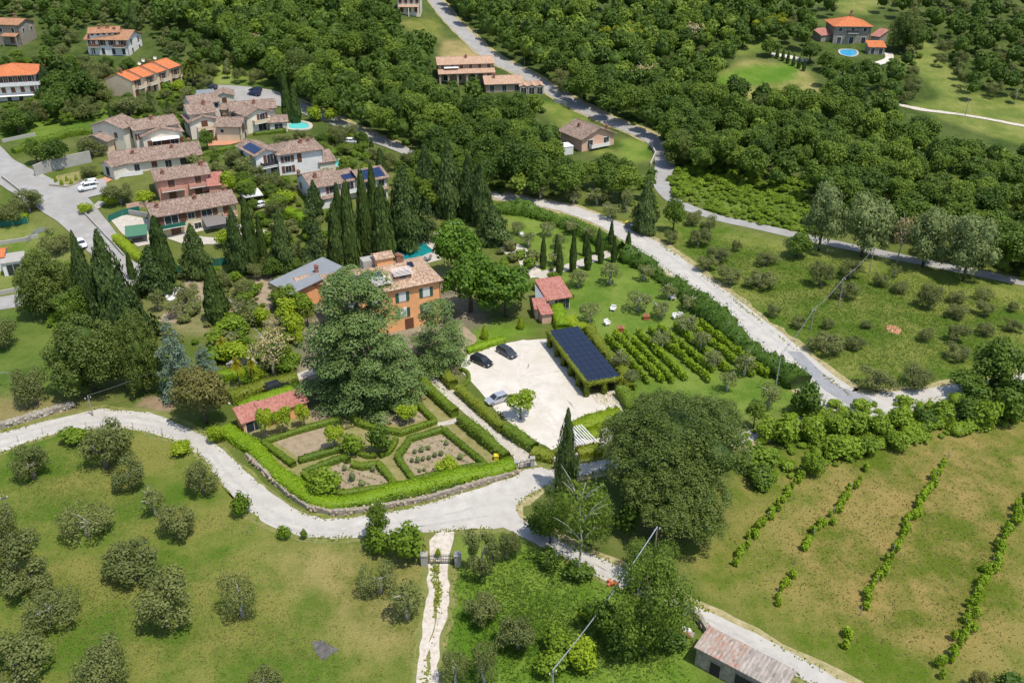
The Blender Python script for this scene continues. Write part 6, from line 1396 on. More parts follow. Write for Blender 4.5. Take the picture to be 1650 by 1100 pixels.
def car_meshes(ln_, wd, ht, van=False):
    h = ln_ / 2; b = MB()
    def ring(x, y, z0, z1): return [(x, -y * .92, z0), (x, -y, z0 + (z1 - z0) * .45), (x, -y * .93, z1), (x, y * .93, z1), (x, y, z0 + (z1 - z0) * .45), (x, y * .92, z0)]
    w = wd / 2; hood = .78 if not van else .95; belt = .95 if not van else 1.1
    loft(b, [ring(-h, w * .84, .38, belt * .85), ring(-h + .12, w * .96, .26, belt), ring(-h * .5, w, .22, belt), ring(h * .1, w, .22, belt), ring(h * .48, w, .22, belt * .98), ring(h * .82, w * .96, .24, hood), ring(h - .04, w * .80, .34, hood * .8)])
    x0, x1 = (-h + .1, h * .5); r0, r1 = (-h + (.45 if not van else .2), h * .12 if not van else h * .28); rw = w * .74
    b.add([(r0, -rw, ht - .07), (r1, -rw, ht - .07), (r1, rw, ht - .07), (r0, rw, ht - .07), (r0 + .12, -rw * .9, ht), (r1 - .15, -rw * .9, ht), (r1 - .15, rw * .9, ht), (r0 + .12, rw * .9, ht)],
          [(3, 2, 1, 0), (4, 5, 6, 7), (0, 1, 5, 4), (1, 2, 6, 5), (2, 3, 7, 6), (3, 0, 4, 7)])
    for s in (-1, 1):
        y0, y1 = w * .93 * s, rw * s
        for (a, c) in ((x0 + .02, r0 + .02), ((x0 + x1) / 2, (r0 + r1) / 2), (x1 - .02, r1 - .02)):
            b.tube([(a, y0 * .985, belt - .02), (c, y1 * 1.0, ht - .06)], .05, 4)
    g = MB(); e = .03
    g.add([(x0 + e, -w * .91, belt - .05), (x1 - e, -w * .91, belt - .05), (x1 - e, w * .91, belt - .05), (x0 + e, w * .91, belt - .05), (r0 + e, -rw + e, ht - .075), (r1 - e, -rw + e, ht - .075), (r1 - e, rw - e, ht - .075), (r0 + e, rw - e, ht - .075)],
          [(3, 2, 1, 0), (4, 5, 6, 7), (0, 1, 5, 4), (1, 2, 6, 5), (2, 3, 7, 6), (3, 0, 4, 7)])
    return b.mesh('body', None, False), g.mesh('windows', M['glass'])
_wh = MB(); _wh.tube([(0, -.11, 0), (0, .11, 0)], .32, 14); WHEEL = _wh.mesh('wheel', M['tyre'])
_wh = MB(); _wh.tube([(0, -.125, 0), (0, .125, 0)], .19, 10); RIM = _wh.mesh('rim', M['alu'])
CARS = {'hatch': (car_meshes(4.1, 1.75, 1.47), 4.1), 'estate': (car_meshes(4.5, 1.82, 1.50), 4.5), 'van': (car_meshes(4.4, 1.82, 1.85, True), 4.4)}
def car(rear, front, kind_, paint, label, name='parked_car', cat='car', group='parked cars'):
    a, c = at(*rear, .6), at(*front, .6); d = c - a; (bm_, gm_), ln_ = CARS[kind_]
    p = (a + c) / 2; o = empty(name, (p.x, p.y, land(p.x, p.y) + (.05 if p.y < 165 else .2)), math.atan2(d.y, d.x)); tag(o, label, cat, group)
    if not bm_.materials: bm_.materials.append(M['car_white'])
    bd = new('body', bm_, o); bd.material_slots[0].link = 'OBJECT'; bd.material_slots[0].material = M[paint]
    new('windows', gm_, o)
    for x in (-.62, .62):
        for s in (-1, 1):
            q = new('wheel', WHEEL, o, (x * ln_ / 2, s * .78, .32)); new('rim', RIM, q)
    for s in (-1, 1):
        new('headlight', cbox('headlight', (.12, .34, .16), M['lamp']), o, (ln_ / 2 - .13, s * .55, .62)); new('tail_light', cbox('tail_light', (.1, .26, .2), M['tail']), o, (-ln_ / 2 + .03, s * .62, .75))
car((761, 574), (792, 588), 'estate', 'car_black', 'black estate car at the left end of the gravel court'); car((803, 559), (831, 575), 'estate', 'car_grey', 'dark grey car parked beside the black estate car on gravel')
car((817, 637), (784, 648), 'hatch', 'car_silver', 'silver hatchback parked against the hedge in the gravel court')
car((156, 299), (126, 307), 'van', 'car_white', 'white high roofed family van in the village street bay'); car((158, 292), (130, 299), 'hatch', 'car_white', 'white car half hidden behind the white family van')
car((126, 385), (137, 402), 'hatch', 'car_white', 'white hatchback parked behind the narrow dark cypress')
car((421, 147), (402, 144), 'estate', 'car_blue', 'dark blue car in the village car park, behind the other blue one', group=None); car((419, 153), (400, 150), 'estate', 'car_blue', 'dark blue car in the village car park, nearer of two blue ones', group=None)
car((348, 142), (334, 140), 'hatch', 'car_grey', 'dark car at the left end of the village car park'); car((556, 226), (577, 231), 'hatch', 'car_white', 'white car parked by the village road above the yellow bush')
car((413, 333), (431, 328), 'hatch', 'car_white', 'white car parked below the white scalloped awning'); car((432, 626), (460, 617), 'estate', 'car_black', 'black car on the stone path behind the garden house'); car((690, 582), (707, 576), 'hatch', 'car_grey', 'dark car in the shade of the smaller pale cedar')
# ------------------------------------------------------------------ pools
def pool(px, label, wcol, dz=.1, rim=.9, rr=None):
    P = [at(*q, dz) for q in px]; z = sum(p.z for p in P) / len(P) + .02
    P = [on_plane(*q, z) for q in px]; c = sum(P, Vector()) / len(P); S = smooth([(p.x - c.x, p.y - c.y) for p in P + [P[0]]], .6)[:-1]
    o = empty('swimming_pool', c); tag(o, label, 'pool'); n = len(S); d = np.linalg.norm(S, axis=1, keepdims=True); O = S * (1 + rim / np.maximum(d, 1))
    V = [(x, y, .12) for x, y in S] + [(x, y, .12) for x, y in O] + [(x, y, -.6) for x, y in S] + [(x, y, -2.5) for x, y in O]
    Fc = [];
    for i in range(n):
        j = (i + 1) % n; Fc += [(i, j, n + j, n + i), (2 * n + j, 2 * n + i, i, j)[::-1], (n + i, n + j, 3 * n + j, 3 * n + i)]
    me = bpy.data.meshes.new('coping'); me.from_pydata(V, [], Fc); me.update(); me.materials.append(M['paving']); new('coping', me, o)
    me = bpy.data.meshes.new('water'); me.from_pydata([(x, y, -.05) for x, y in S], [], [tuple(range(n))]); me.update(); me.materials.append(wcol); new('water', me, o)
wt = plain('teal_pool_water', (.01, .20, .20), .08, 0, .2, .5); wa = plain('turquoise_pool_water', (.12, .55, .50), .08, 0, .1, .5); wb = plain('blue_pool_water', (.05, .38, .62), .08, 0, .1, .5)
pool([(630, 411), (640, 403), (660, 399), (684, 391), (688, 396), (698, 405), (690, 409), (672, 416), (645, 420)], 'teal free-form swimming pool behind the orange villa', wt, .1, .5)
pool([(464, 201), (476, 196), (494, 199), (497, 206), (486, 208), (468, 207)], 'turquoise pool beside the two dark cypresses in the village', wa, .1, 1.2)
pool([(539, 260), (552, 256), (562, 261), (556, 268), (541, 268)], 'small aqua pool behind the white house', wa, .1, .5)
pool([(1353, 82), (1358, 80), (1377, 81), (1380, 88), (1370, 91), (1356, 88)], 'bright blue pool in front of the hip roofed villa', wb, .1, .7)
def lounger(px, deg, label):
    p = at(*px, .4); o = empty('sun_lounger', (p.x, p.y, land(p.x, p.y) + .22), rad(deg)); tag(o, label, 'sun lounger', 'sun loungers round the villa pool')
    new('seat', cbox('seat', (1.3, .7, .14), M['greycloth'], (0, 0, .35)), o); q = new('backrest', cbox('backrest', (.8, .7, .12), M['greycloth'], (.35, 0, 0)), o, (.62, 0, .38)); q.rotation_euler = (0, -.6, 0)
    for x in (-.5, .5):
        for y in (-.28, .28): new('leg', cbox('leg', (.06, .06, .32), M['darkmetal']), o, (x, y, .14))
for i, (px, w_) in enumerate((((642, 398), 'leftmost'), ((649, 396), 'second from the left'), ((657, 394), 'third from the left'), ((681, 421), 'nearest the villa roof, left'), ((690, 418), 'nearest the villa roof, right'), ((697, 384), 'at the far deck corner, left'), ((706, 382), 'at the far deck corner, right'))):
    lounger(px, 60, f'dark sun lounger on the villa pool deck, {w_}')
# ------------------------------------------------------------------ walls, fences, gates
def wall(px, h, w, m, label, name='wall', rag=.0, stones=0, seed=2, dz=0):
    S = straight(gpts(px, dz), .9); o = empty(name, (S[0][0], S[0][1], land(*S[0][:2]))); tag(o, label, 'wall'); n = len(S); rng = np.random.default_rng(seed)
    d = np.gradient(S, axis=0); d /= np.linalg.norm(d, axis=1, keepdims=True); nr = np.stack([-d[:, 1], d[:, 0]], 1); V = []; Fc = []
    for i in range(n):
        z = land(*S[i]) - o.location.z; hh = h * (1 + rng.normal() * rag)
        for s, zz in ((-1, z - 1), (-.9, z + hh), (.9, z + hh), (1, z - 1)):
            q = S[i] - S[0] + nr[i] * s * w / 2 * (1 + rng.normal() * rag); V.append((q[0], q[1], zz))
    for i in range(n - 1):
        for k in range(3): Fc.append((i * 4 + k, i * 4 + k + 1, i * 4 + 5 + k, i * 4 + 4 + k))
    Fc += [(3, 2, 1, 0), tuple((n - 1) * 4 + k for k in range(4))]
    me = bpy.data.meshes.new('masonry'); me.from_pydata(V, [], Fc); me.update(); me.materials.append(M[m]); new('masonry', me, o)
    if stones:
        b = MB(); L_ = n * .9
        for k in range(int(L_ * stones)):
            i = rng.integers(n); s = rng.choice([-1, 1]); q = S[i] - S[0] + nr[i] * s * w / 2 + d[i] * rng.uniform(-.45, .45); z = land(*S[i]) - o.location.z + rng.uniform(.05, 1.05) * h
            if rng.random() < .35: q = S[i] - S[0] + nr[i] * rng.uniform(-.5, .5) * w + d[i] * rng.uniform(-.45, .45); z = land(*S[i]) - o.location.z + h
            r = rng.uniform(.14, .34); b.box((q[0], q[1], z), (r * 1.5, r * 1.1, r * .8), rng.uniform(0, 3), .75)
        q = b.build('stones', M['warmstone'] if stones < 5 else M['palestone'], o); q['kind'] = 'stuff'
M['palestone'] = mat('pale_stone', [(.3, (.34, .31, .265)), (.7, (.50, .465, .405))], 1.2, 5, .95, .4)
wall([(399, 737), (424, 760), (462, 796), (500, 821), (542, 829), (600, 822), (700, 803), (832, 763)], .75, .6, 'stone', 'low rubble wall between the white road and the bright garden hedge', 'stone_wall', .1, 4.5)
wall([(-10, 692), (30, 680), (70, 668), (116, 655)], .7, 1.2, 'stone', 'tumbled dry stone wall along the lane on the left', 'stone_wall', .25, 7)
wall([(55, 276), (75, 268), (118, 258), (146, 252)], 3.0, .5, 'concrete', 'tall grey retaining wall beside the upper village street', 'retaining_wall', dz=1.5)
wall([(4, 230), (40, 222), (58, 219)], .9, .4, 'concrete', 'low concrete wall at the left end of the village lawn', 'garden_wall')
wall([(-5, 395), (40, 388), (62, 382)], .8, .4, 'concrete', 'pale low wall below the round olives at the left border', 'garden_wall')
wall([(-5, 476), (40, 467), (118, 450)], .9, .4, 'concrete', 'pale wall along the lower left lane', 'garden_wall')
wall([(890, 745), (930, 738), (972, 730)], .9, .5, 'palestone', 'pale low wall below the gravel court by the dark cypress', 'stone_wall', .05)
wall([(372, 594), (380, 588), (394, 585), (408, 588), (412, 594)], 1.3, .5, 'palestone', 'round white stone wall behind the yellow crowned palms', 'stone_wall', .1, 6)
wall([(205, 345), (250, 352), (290, 358)], 1.2, .3, 'concrete', 'garden wall below the bright street bush', 'garden_wall')
wall([(1048, 268), (1056, 250), (1048, 232)], 1.0, .4, 'palestone', 'pale curved wall inside the hill road bend', 'stone_wall')
wall([(893, 165), (905, 168), (914, 171)], 1.4, .4, 'palestone', 'short pale wall below the zigzag porch', 'stone_wall')
wall([(1112, 985), (1125, 1000), (1140, 1022)], 1.0, .6, 'stone', 'dark rubble wall joining the ruined shed to the lane', 'stone_wall', .15, 4)
wall([(126, 334), (150, 360), (182, 394), (200, 414)], .8, .3, 'concrete', 'low pale wall along the right side of the village street', 'garden_wall')
wall([(4, 288), (20, 300), (40, 316), (58, 326)], .9, .35, 'concrete', 'low wall along the left side of the upper village street', 'garden_wall')
wall([(80, 300), (110, 303), (134, 293)], .5, .3, 'stone', 'low stone kerb of the planted bed by the street', 'garden_wall')
wall([(205, 338), (225, 334), (240, 332)], 1.4, .25, 'salmon', 'salmon garden wall between the pink and yellow houses', 'garden_wall')
vs_ = empty('stone_steps', at(154, 336)); vs_.location.z += .1; tag(vs_, 'pale stone steps beside the village street bush', 'steps')
for i in range(6): new('step', cbox('step', (2.2, .5, .18), M['palestone']), vs_, (.12 * i, .5 * i, .09 + .1 * i), -.3)
def fence(px, h, label, gap=3.0, mesh=None, name='wire_fence', post='alu'):
    S = straight(gpts(px), gap); o = empty(name, (S[0][0], S[0][1], land(*S[0]))); tag(o, label, 'fence'); pm_ = cbox('post', (.07, .07, h + .1), M[post], (0, 0, h / 2))
    for p in S: new('post', pm_, o, (p[0] - S[0][0], p[1] - S[0][1], land(*p) - o.location.z))
    if mesh:
        b = MB(); n = len(S)
        for i in range(n - 1):
            a, c = [Vector((q[0] - S[0][0], q[1] - S[0][1], land(*q) - o.location.z)) for q in (S[i], S[i + 1])]; t = (c - a).cross(Vector((0, 0, 1))).normalized() * .02
            b.add([a - t + Vector((0, 0, .1)), c - t + Vector((0, 0, .1)), c - t + Vector((0, 0, h)), a - t + Vector((0, 0, h)), a + t + Vector((0, 0, .1)), c + t + Vector((0, 0, .1)), c + t + Vector((0, 0, h)), a + t + Vector((0, 0, h))], [(0, 1, 2, 3), (7, 6, 5, 4), (3, 2, 6, 7), (0, 4, 5, 1)])
        b.build('screen', M[mesh], o)
    elif gap < 4.5:
        for z in (.35, .75, 1.15):
            if z > h: continue
            b = MB(); b.tube([(p[0] - S[0][0], p[1] - S[0][1], land(*p) - o.location.z + z) for p in S], .012, 3); b.build('wire', M['darkmetal'], o)
fence([(396, 728), (424, 755), (462, 790), (500, 815), (542, 824), (600, 817), (700, 797), (832, 757)], 1.5, 'thin wire fence with metal posts on the low rubble wall')
fence([(30, 712), (70, 700), (140, 690), (215, 690), (262, 700)], 1.2, 'sparse wire fence along the lower edge of the lane', 6.0)
fence([(400, 858), (505, 872), (580, 868), (600, 866)], 1.2, 'sparse post fence between road and dry meadow', 5.0)
fence([(0, 366), (22, 364), (46, 360)], 1.6, 'dark green mesh fence at the left border', 3.0, 'greenmesh', 'mesh_fence')
fence([(278, 442), (300, 438), (330, 432), (380, 424)], 1.8, 'dark green mesh fence behind the lone thick cypress', 3.0, 'greenmesh', 'mesh_fence')
fence([(175, 358), (198, 348), (226, 342)], 1.6, 'green mesh fence left of the yellow house', 3.0, 'greenmesh', 'mesh_fence')
fence([(45, 392), (58, 378), (74, 372)], 1.2, 'pale panel fence at the bend of the village street', 2.5, 'alu', 'panel_fence')
def pillar(px, w, h, m, label, dz=0):
    p = at(*px); o = empty('gate_pillar', (p.x, p.y, 0)); tag(o, label, 'pillar'); new('shaft', cbox('shaft', (w, w, h), M[m], (0, 0, h / 2)), o); new('capstone', cbox('capstone', (w + .16, w + .16, .14), M['concrete'], (0, 0, h + .07)), o)
pillar((684, 909), .8, 1.7, 'concrete', 'stone gate pillar left of the iron gate on the track'); pillar((738, 909), .8, 1.7, 'concrete', 'stone gate pillar right of the iron gate on the track')
pillar((832, 757), .6, 1.5, 'concrete', 'small stone pillar left of the garden walk gate'); pillar((858, 751), .6, 1.5, 'concrete', 'small stone pillar right of the garden walk gate')
def irongate(a, c, h, label):
    A, Cc = at(*a), at(*c); d = Cc - A; L_ = d.length; o = empty('iron_gate', A, math.atan2(d.y, d.x)); tag(o, label, 'gate')
    for k, (x0, x1) in enumerate(((.05, L_ / 2 - .03), (L_ / 2 + .03, L_ - .05))):
        b = MB(); b.box(((x0 + x1) / 2, 0, .15), (x1 - x0, .06, .08)); b.box(((x0 + x1) / 2, 0, h * .55), (x1 - x0, .05, .06)); b.box((x0 + .04, 0, h / 2), (.08, .06, h)); b.box((x1 - .04, 0, h / 2), (.08, .06, h)); b.box(((x0 + x1) / 2, 0, h - .05), (x1 - x0 - .16, .05, .06))
        q = b.build('gate_leaf', M['darkmetal'], o); n = max(4, int((x1 - x0) / .22))
        for i in range(1, n): new('bar', cbox('bar', (.05, .05, h + .25), M['darkmetal']), q, (x0 + (x1 - x0) * i / n, 0, (h + .25) / 2 + .08))
irongate((690, 908), (733, 908), 1.4, 'wrought iron double gate between stone pillars on the gravel track'); irongate((836, 756), (855, 752), 1.3, 'dark iron gate at the foot of the garden walk')
# ------------------------------------------------------------------ poles, lamps, cables
def pole(base, top, label, r=.13, m='wood', arm=False, name='utility_pole', cat='pole', group=None):
    p = at(*base); h = 3.0
    for _ in range(12): h *= (base[1] - top[1]) / max(.5, base[1] - pix((p.x, p.y, p.z + h))[1])
    h = min(h, 12); o = empty(name, p); tag(o, label, cat, group); b = MB(); b.tube([(0, 0, -.3), (0, 0, h)], [r, r * .65], 7); b.build('shaft', M[m], o)
    if arm:
        b = MB(); b.tube([(0, 0, h - .1), (-.6, -.3, h + .25), (-1.2, -.5, h + .2)], .05, 5); b.build('lamp_arm', M['alu'], o); new('lamp_head', cbox('lamp_head', (.6, .28, .14), M['alu']), o, (-1.4, -.55, h + .18), .4)
    else: new('crossbar', cbox('crossbar', (.9, .09, .09), M['darkmetal']), o, (0, -.1, h - .5), .5); [new('insulator', cbox('insulator', (.1, .1, .2), M['trim']), o, (s * .36, -.1 + s * .2, h - .36)) for s in (-1, 1)]
    return Vector((p.x, p.y, p.z + h))
ps = [pole((1400, 441), (1408, 398), 'wooden pole between the first and second grey willow', group=None), pole((1351, 494), (1358, 447), 'wooden pole in the middle of the right meadow'), pole((1306, 531), (1312, 497), 'wooden pole in the right meadow nearest the pale road'), pole((1248, 634), (1262, 568), 'pale pole at the laurel hedge end by the road fork', m='palebark')]
pl = pole((150, 670), (139, 637), 'wooden pole at the lane under the rounded pine'); pole((20, 840), (11, 797), 'dark pole at the left border of the dry meadow'); pc = pole((1052, 918), (1058, 848), 'wooden pole rising out of the big loose tree'); pd = pole((890, 1112), (894, 1078), 'pale pole at the bottom edge', m='palebark')
pole((95, 63), (89, 34), 'grey pole on the slope left of the white two storey villa', m='alu'); pole((1555, 187), (1561, 156), 'pole beside the dirt path in the upper right'); pole((1634, 170), (1639, 142), 'pole at the right border above the dirt path')
for bx, tx, wd_ in (((768, 61), (768, 47), 'highest up the road'), ((845, 106), (845, 93), 'second from the top of the road'), ((902, 143), (902, 126), 'third from the top of the road'), ((937, 168), (937, 145), 'above the grassy slope'), ((984, 188), (984, 166), 'before the salmon house'), ((1040, 212), (1040, 190), 'at the road bend')):
    pole(bx, tx, f'grey street lamp along the hill road, {wd_}', .07, 'alu', True, 'street_lamp', 'street lamp')
pole((20, 622), (18, 600), 'small garden lamp post on the bright lawn at the left', .05, 'alu', True, 'garden_lamp', 'lamp')
def cable(a, c, sag, label, r=.035, m='alu'):
    b = MB(); b.tube([a.lerp(c, t / 14) - Vector((0, 0, sag * 4 * (t / 14) * (1 - t / 14))) for t in range(15)], r, 4); tag(b.build('cable', M[m]), label, 'cable')
cable(pc, pd, .8, 'thick pale power cable slanting down to the bottom edge', .07)
cable(ps[0], ps[1], .7, 'thin cable between the willow pole and the meadow pole'); cable(ps[1], ps[2], .6, 'thin cable between the two middle meadow poles'); cable(ps[2], ps[3], .6, 'thin cable running to the pole at the road fork'); cable(pl, pl + Vector((22, 14, 5)), 1.0, 'dark cable from the lane pole into the conifers', .04, 'darkmetal')
# ------------------------------------------------------------------ small things
def thing(name, px, label, cat, parts, dz=0, rz=0, group=None):
    p = at(*px, dz); o = empty(name, (p.x, p.y, land(p.x, p.y) + .04), rad(rz)); tag(o, label, cat, group)
    for nm, dims, pos, m in parts: new(nm, cbox(nm, dims, M[m], pos), o)
    return o
M['yellowplastic'] = plain('yellow_plastic', (.65, .48, .03), .5); M['greyplastic'] = plain('grey_plastic', (.12, .125, .13), .5); M['redclay'] = plain('red_clay', (.48, .13, .06), .8)
for i, (x, y, m_, w_) in enumerate(((1012, 363, 'yellowplastic', 'yellow lidded waste bin, leftmost of the row'), (1016.5, 365, 'greyplastic', 'dark grey waste bin right of the yellow one'), (1021, 367, 'trim', 'white lidded waste bin in the middle of the row'), (1026, 369.5, 'greyplastic', 'dark grey waste bin right of the white lidded one'), (1031, 372, 'alu', 'pale grey waste bin, rightmost of the row'))):
    thing('waste_bin', (x, y), w_, 'waste bin', [('tub', (1.3, 1.05, 1.1), (0, 0, .62), 'greyplastic'), ('lid', (1.4, 1.15, .16), (0, 0, 1.26), m_), ('wheel', (.1, .2, .2), (-.5, -.4, .1), 'tyre'), ('wheel', (.1, .2, .2), (.5, -.4, .1), 'tyre')], .5, -35, 'waste bins by the pale road')
CH = [('seat', (1.0, .9, .16), (0, 0, .42), 'trim'), ('backrest', (1.0, .18, .7), (0, .42, .8), 'trim'), ('armrest', (.16, .8, .34), (-.5, 0, .62), 'trim'), ('armrest', (.16, .8, .34), (.5, 0, .62), 'trim'), ('leg', (.1, .1, .36), (-.4, -.35, .17), 'trim'), ('leg', (.1, .1, .36), (.4, -.35, .17), 'trim'), ('leg', (.1, .1, .36), (-.4, .35, .17), 'trim'), ('leg', (.1, .1, .36), (.4, .35, .17), 'trim')]
for px, rz, w_ in (((978, 521), 30, 'nearest the carport'), ((988, 498), -20, 'in the middle of the lawn'), ((1088, 511), 20, 'left one of the pair near the vines'), ((1095, 510), -30, 'right one of the pair near the vines'), ((1084, 480), 10, 'beside the laurel hedge'), ((842, 380), 40, 'under the small olives above the driveway')):
    thing('garden_chair', px, f'white rounded garden chair on the grass, {w_}', 'garden chair', CH, .4, rz, 'white garden chairs')
POT = [('pot', (1.0, 1.0, .7), (0, 0, .38), 'redclay'), ('rim', (1.2, 1.2, .14), (0, 0, .78), 'redclay'), ('soil', (.9, .9, .06), (0, 0, .87), 'timber')]
thing('flower_pot', (1041, 514), 'red clay pot on the lawn between two olives', 'flower pot', POT); thing('flower_pot', (1000, 533), 'red clay pot at the top of the vine rows', 'flower pot', POT)
thing('garden_toy', (800, 740), 'small orange plastic bin behind the garden hedge corner', 'bin', [('tub', (.7, .7, .7), (0, 0, .36), 'yellowplastic'), ('lid', (.8, .8, .1), (0, 0, .77), 'yellowplastic')])
def pavilion(name, corner, front, d, h, m, label, cat, bays=0, slope=0.05):
    c, w, ang = frame_of(corner, front, d, h); o = empty(name, c, ang); tag(o, label, cat)
    for x in (-w / 2 + .15, w / 2 - .15):
        for y in (-d / 2 + .15, d / 2 - .15): new('post', cbox('post', (.13, .13, h - .1), M['timber'], (0, 0, (h - .1) / 2)), o, (x, y, 0))
    if bays:
        for i in range(bays):
            b = MB(); bw = w / bays; k = 6; prof = [(-bw / 2 + bw * j / k, .35 * math.sin(math.pi * j / k)) for j in range(k + 1)] + [(bw / 2, -.08), (-bw / 2, -.08)]; b.prism(prof, -d / 2 - .2, d / 2 + .2); b.build('canopy', M[m], o, (-w / 2 + bw * (i + .5), 0, h))
    else:
        b = MB(); slab(b, [(-w / 2 - .2, -d / 2 - .2, h - .2), (w / 2 + .2, -d / 2 - .2, h - .2), (w / 2 + .2, d / 2 + .2, h + slope * d), (-w / 2 - .2, d / 2 + .2, h + slope * d)], 0, .08); b.build('canopy', M[m], o)
    return o, w, d
pavilion('scalloped_awning', (391, 319), (424, 314), 4.5, 2.6, 'canvas', 'white scalloped five bay awning above the parked white car', 'awning', 5); pavilion('garden_canopy', (203, 380), (236, 376), 4, 2.5, 'greencloth', 'green cloth canopy beside the yellow-green hedge', 'canopy', 0, .2)
thing('dining_table', (222, 388), 'outdoor dining table under the green canopy', 'table', [('tabletop', (2.2, 1.1, .08), (0, 0, .75), 'timber')] + [('leg', (.1, .1, .72), (x, y, .36), 'timber') for x in (-.95, .95) for y in (-.42, .42)], .4, 20)
pg, w_, d_ = pavilion('slatted_pergola', (931, 716), (959, 708), 4.2, 2.3, 'canvas', 'low pergola of thin white slats at the lower end of the court', 'pergola'); bpy.data.objects.remove([c for c in pg.children if c.name.startswith('canopy')][0])
for i in range(8): new('slat', cbox('slat', (.14, d_ + .5, .1), M['canvas']), pg, (-w_ / 2 + w_ * i / 7, 0, 2.32))
for i, (px, s, m_, l) in enumerate((((268, 474), 1.6, 'canvas', 'white tarpaulin heap on the bare slope, left one'), ((284, 468), 2.0, 'canvas', 'white tarpaulin heap on the bare slope, right one'), ((276, 480), 1.0, 'canvas', 'small white sheet covering a pile on the bare slope'))):
    p = at(*px, .4); L = Leaves(400 + i); V = ICO2_V * np.array([s, s * .8, s * .5]) * (1 + L.rng.normal(size=(len(ICO2_V), 1)) * .14); V[:, 2] = np.maximum(V[:, 2], -.1)
    tag(new('tarpaulin', mesh_np('tarpaulin', V, [ICO2_F], M[m_], None), None, (p.x, p.y, land(p.x, p.y) + .1)), l, 'tarpaulin')
for i, (px, m_, l) in enumerate((((1106, 1018), 'trim', 'white sack on the rubbish heap beside the ruined shed'), ((1104, 1025), 'redclay', 'rusty red scrap on the rubbish heap by the shed'), ((1112, 1024), 'wood', 'broken pale board on the rubbish heap by the shed'), ((986, 940), 'redclay', 'red brick rubble heap at the lane edge'))):
    b = MB(); rng_ = random.Random(i)
    for k in range(5 if i != 2 else 3): b.box((rng_.uniform(-.4, .4), rng_.uniform(-.3, .3), .15 + k * .06), (rng_.uniform(.4, .8), rng_.uniform(.3, .5), .25), rng_.uniform(0, 3), .8)
    p = at(*px); o = tag(b.build('scrap_heap' if i != 0 else 'sack', M[m_], None, (p.x, p.y, .02)), l, 'rubbish')
for px, l in (((879, 414), 'first'),): pass
for i, (px, l) in enumerate((((225, 104), 'left'), ((231, 99), 'middle'), ((250, 95), 'right'))):
    p = at(*px, 7.4); o = empty('satellite_dish', p, .3); tag(o, f'white satellite dish on the orange terrace roof ridge, {l} one', 'satellite dish'); b = MB(); b.tube([(0, 0, -.9), (0, 0, .2)], .05, 5); b.build('mast', M['alu'], o)
    L = np.array([(math.cos(a) * .55, -.25 + .2 * 0, math.sin(a) * .55 + .4) for a in np.linspace(0, 6.28, 13)[:-1]]); b = MB(); b.add([tuple(q) for q in L] + [(0, -.02, .4)] + [(q[0], q[1] + .06, q[2]) for q in L] + [(0, .06, .4)], [(k, (k + 1) % 12, 12) for k in range(12)] + [(13 + (k + 1) % 12, 13 + k, 25) for k in range(12)] + [(k, 13 + k, 13 + (k + 1) % 12, (k + 1) % 12) for k in range(12)]); b.build('reflector', M['trim'], o)
# steps at the top of the walk
st = empty('stone_steps', at(690, 600)); tag(st, 'broad pale stone steps at the top of the garden walk', 'steps')
for i in range(4): new('step', cbox('step', (2.8, .42, .16), M['palestone']), st, (-.1 * i, .38 * i, .06 + .12 * i), -.35)
# ------------------------------------------------------------------ standing grass
def grass(name, px, n, h, m, label, seed, dry=.5):
    rng = np.random.default_rng(seed); pol = poly_np(px); lo, hi = pol.min(0), pol.max(0); P = lo + rng.random((n * 3, 2)) * (hi - lo); P = P[in_poly(P, pol)][:n]; ed = np.min([np.abs(np.cross(b_ - a_, P - a_)) / max(.1, np.linalg.norm(b_ - a_)) for a_, b_ in zip(pol, np.roll(pol, -1, 0))], 0); P = P[ed > rng.random(len(P)) * 9]
    D = np.min((np.array([pix((x, y, 0))[:2] for x, y in P])[:, None, :] - ROADPX[None, ::2, :]) ** 2 @ np.ones(2), 1) if len(P) else np.zeros(0)
    P = P[D > 14 ** 2]; k = len(P); hs = h * rng.uniform(.4, 1.3, k); a = rng.uniform(0, 6.28, k); w = rng.uniform(.05, .13, k); ln_ = rng.normal(size=(k, 2)) * 1.0 * hs[:, None]
    z = land_np(P[:, 0], P[:, 1]); c, s = np.cos(a) * w, np.sin(a) * w
    V = np.stack([np.column_stack([P[:, 0] - c, P[:, 1] - s, z]), np.column_stack([P[:, 0] + c, P[:, 1] + s, z]), np.column_stack([P + ln_, z + hs])], 1).reshape(-1, 3)
    Fq = np.arange(3 * k).reshape(-1, 3); fld = np.array([0.5 + .5 * math.sin(x * .09 + 2.1 * math.sin(y * .05)) * math.sin(y * .11 + 1.3 * math.sin(x * .07)) for x, y in P])
    t = np.clip(fld * .45 + rng.random(k) * .4 + dry - .42, 0, 1)
    tag(new(name, mesh_np(name, V, [Fq], M[m], np.repeat(t, 3))), label, 'grass', None, 'stuff')
grass('tall_grass', [(1120, 955), (1130, 870), (1210, 770), (1330, 720), (1690, 680), (1720, 1140), (1400, 1100)], 9000, .2, 'grass', 'tall half dry grass of the brown field', 1)
grass('meadow_grass', [(1060, 380), (1160, 370), (1440, 430), (1690, 475), (1690, 605), (1390, 632), (1290, 568), (1130, 450)], 50000, .26, 'greengrass', 'long fresh grass of the right meadow', 2, .55)
grass('meadow_grass', [(-30, 745), (200, 695), (300, 725), (400, 830), (500, 872), (690, 870), (690, 1130), (-60, 1130)], 40000, .13, 'grass', 'short dry grass of the olive meadow', 3, .45)
grass('lush_grass', [(722, 905), (860, 872), (1000, 950), (1120, 1010), (1120, 1120), (710, 1120)], 26000, .28, 'greengrass', 'lush green grass right of the track', 4, .4)

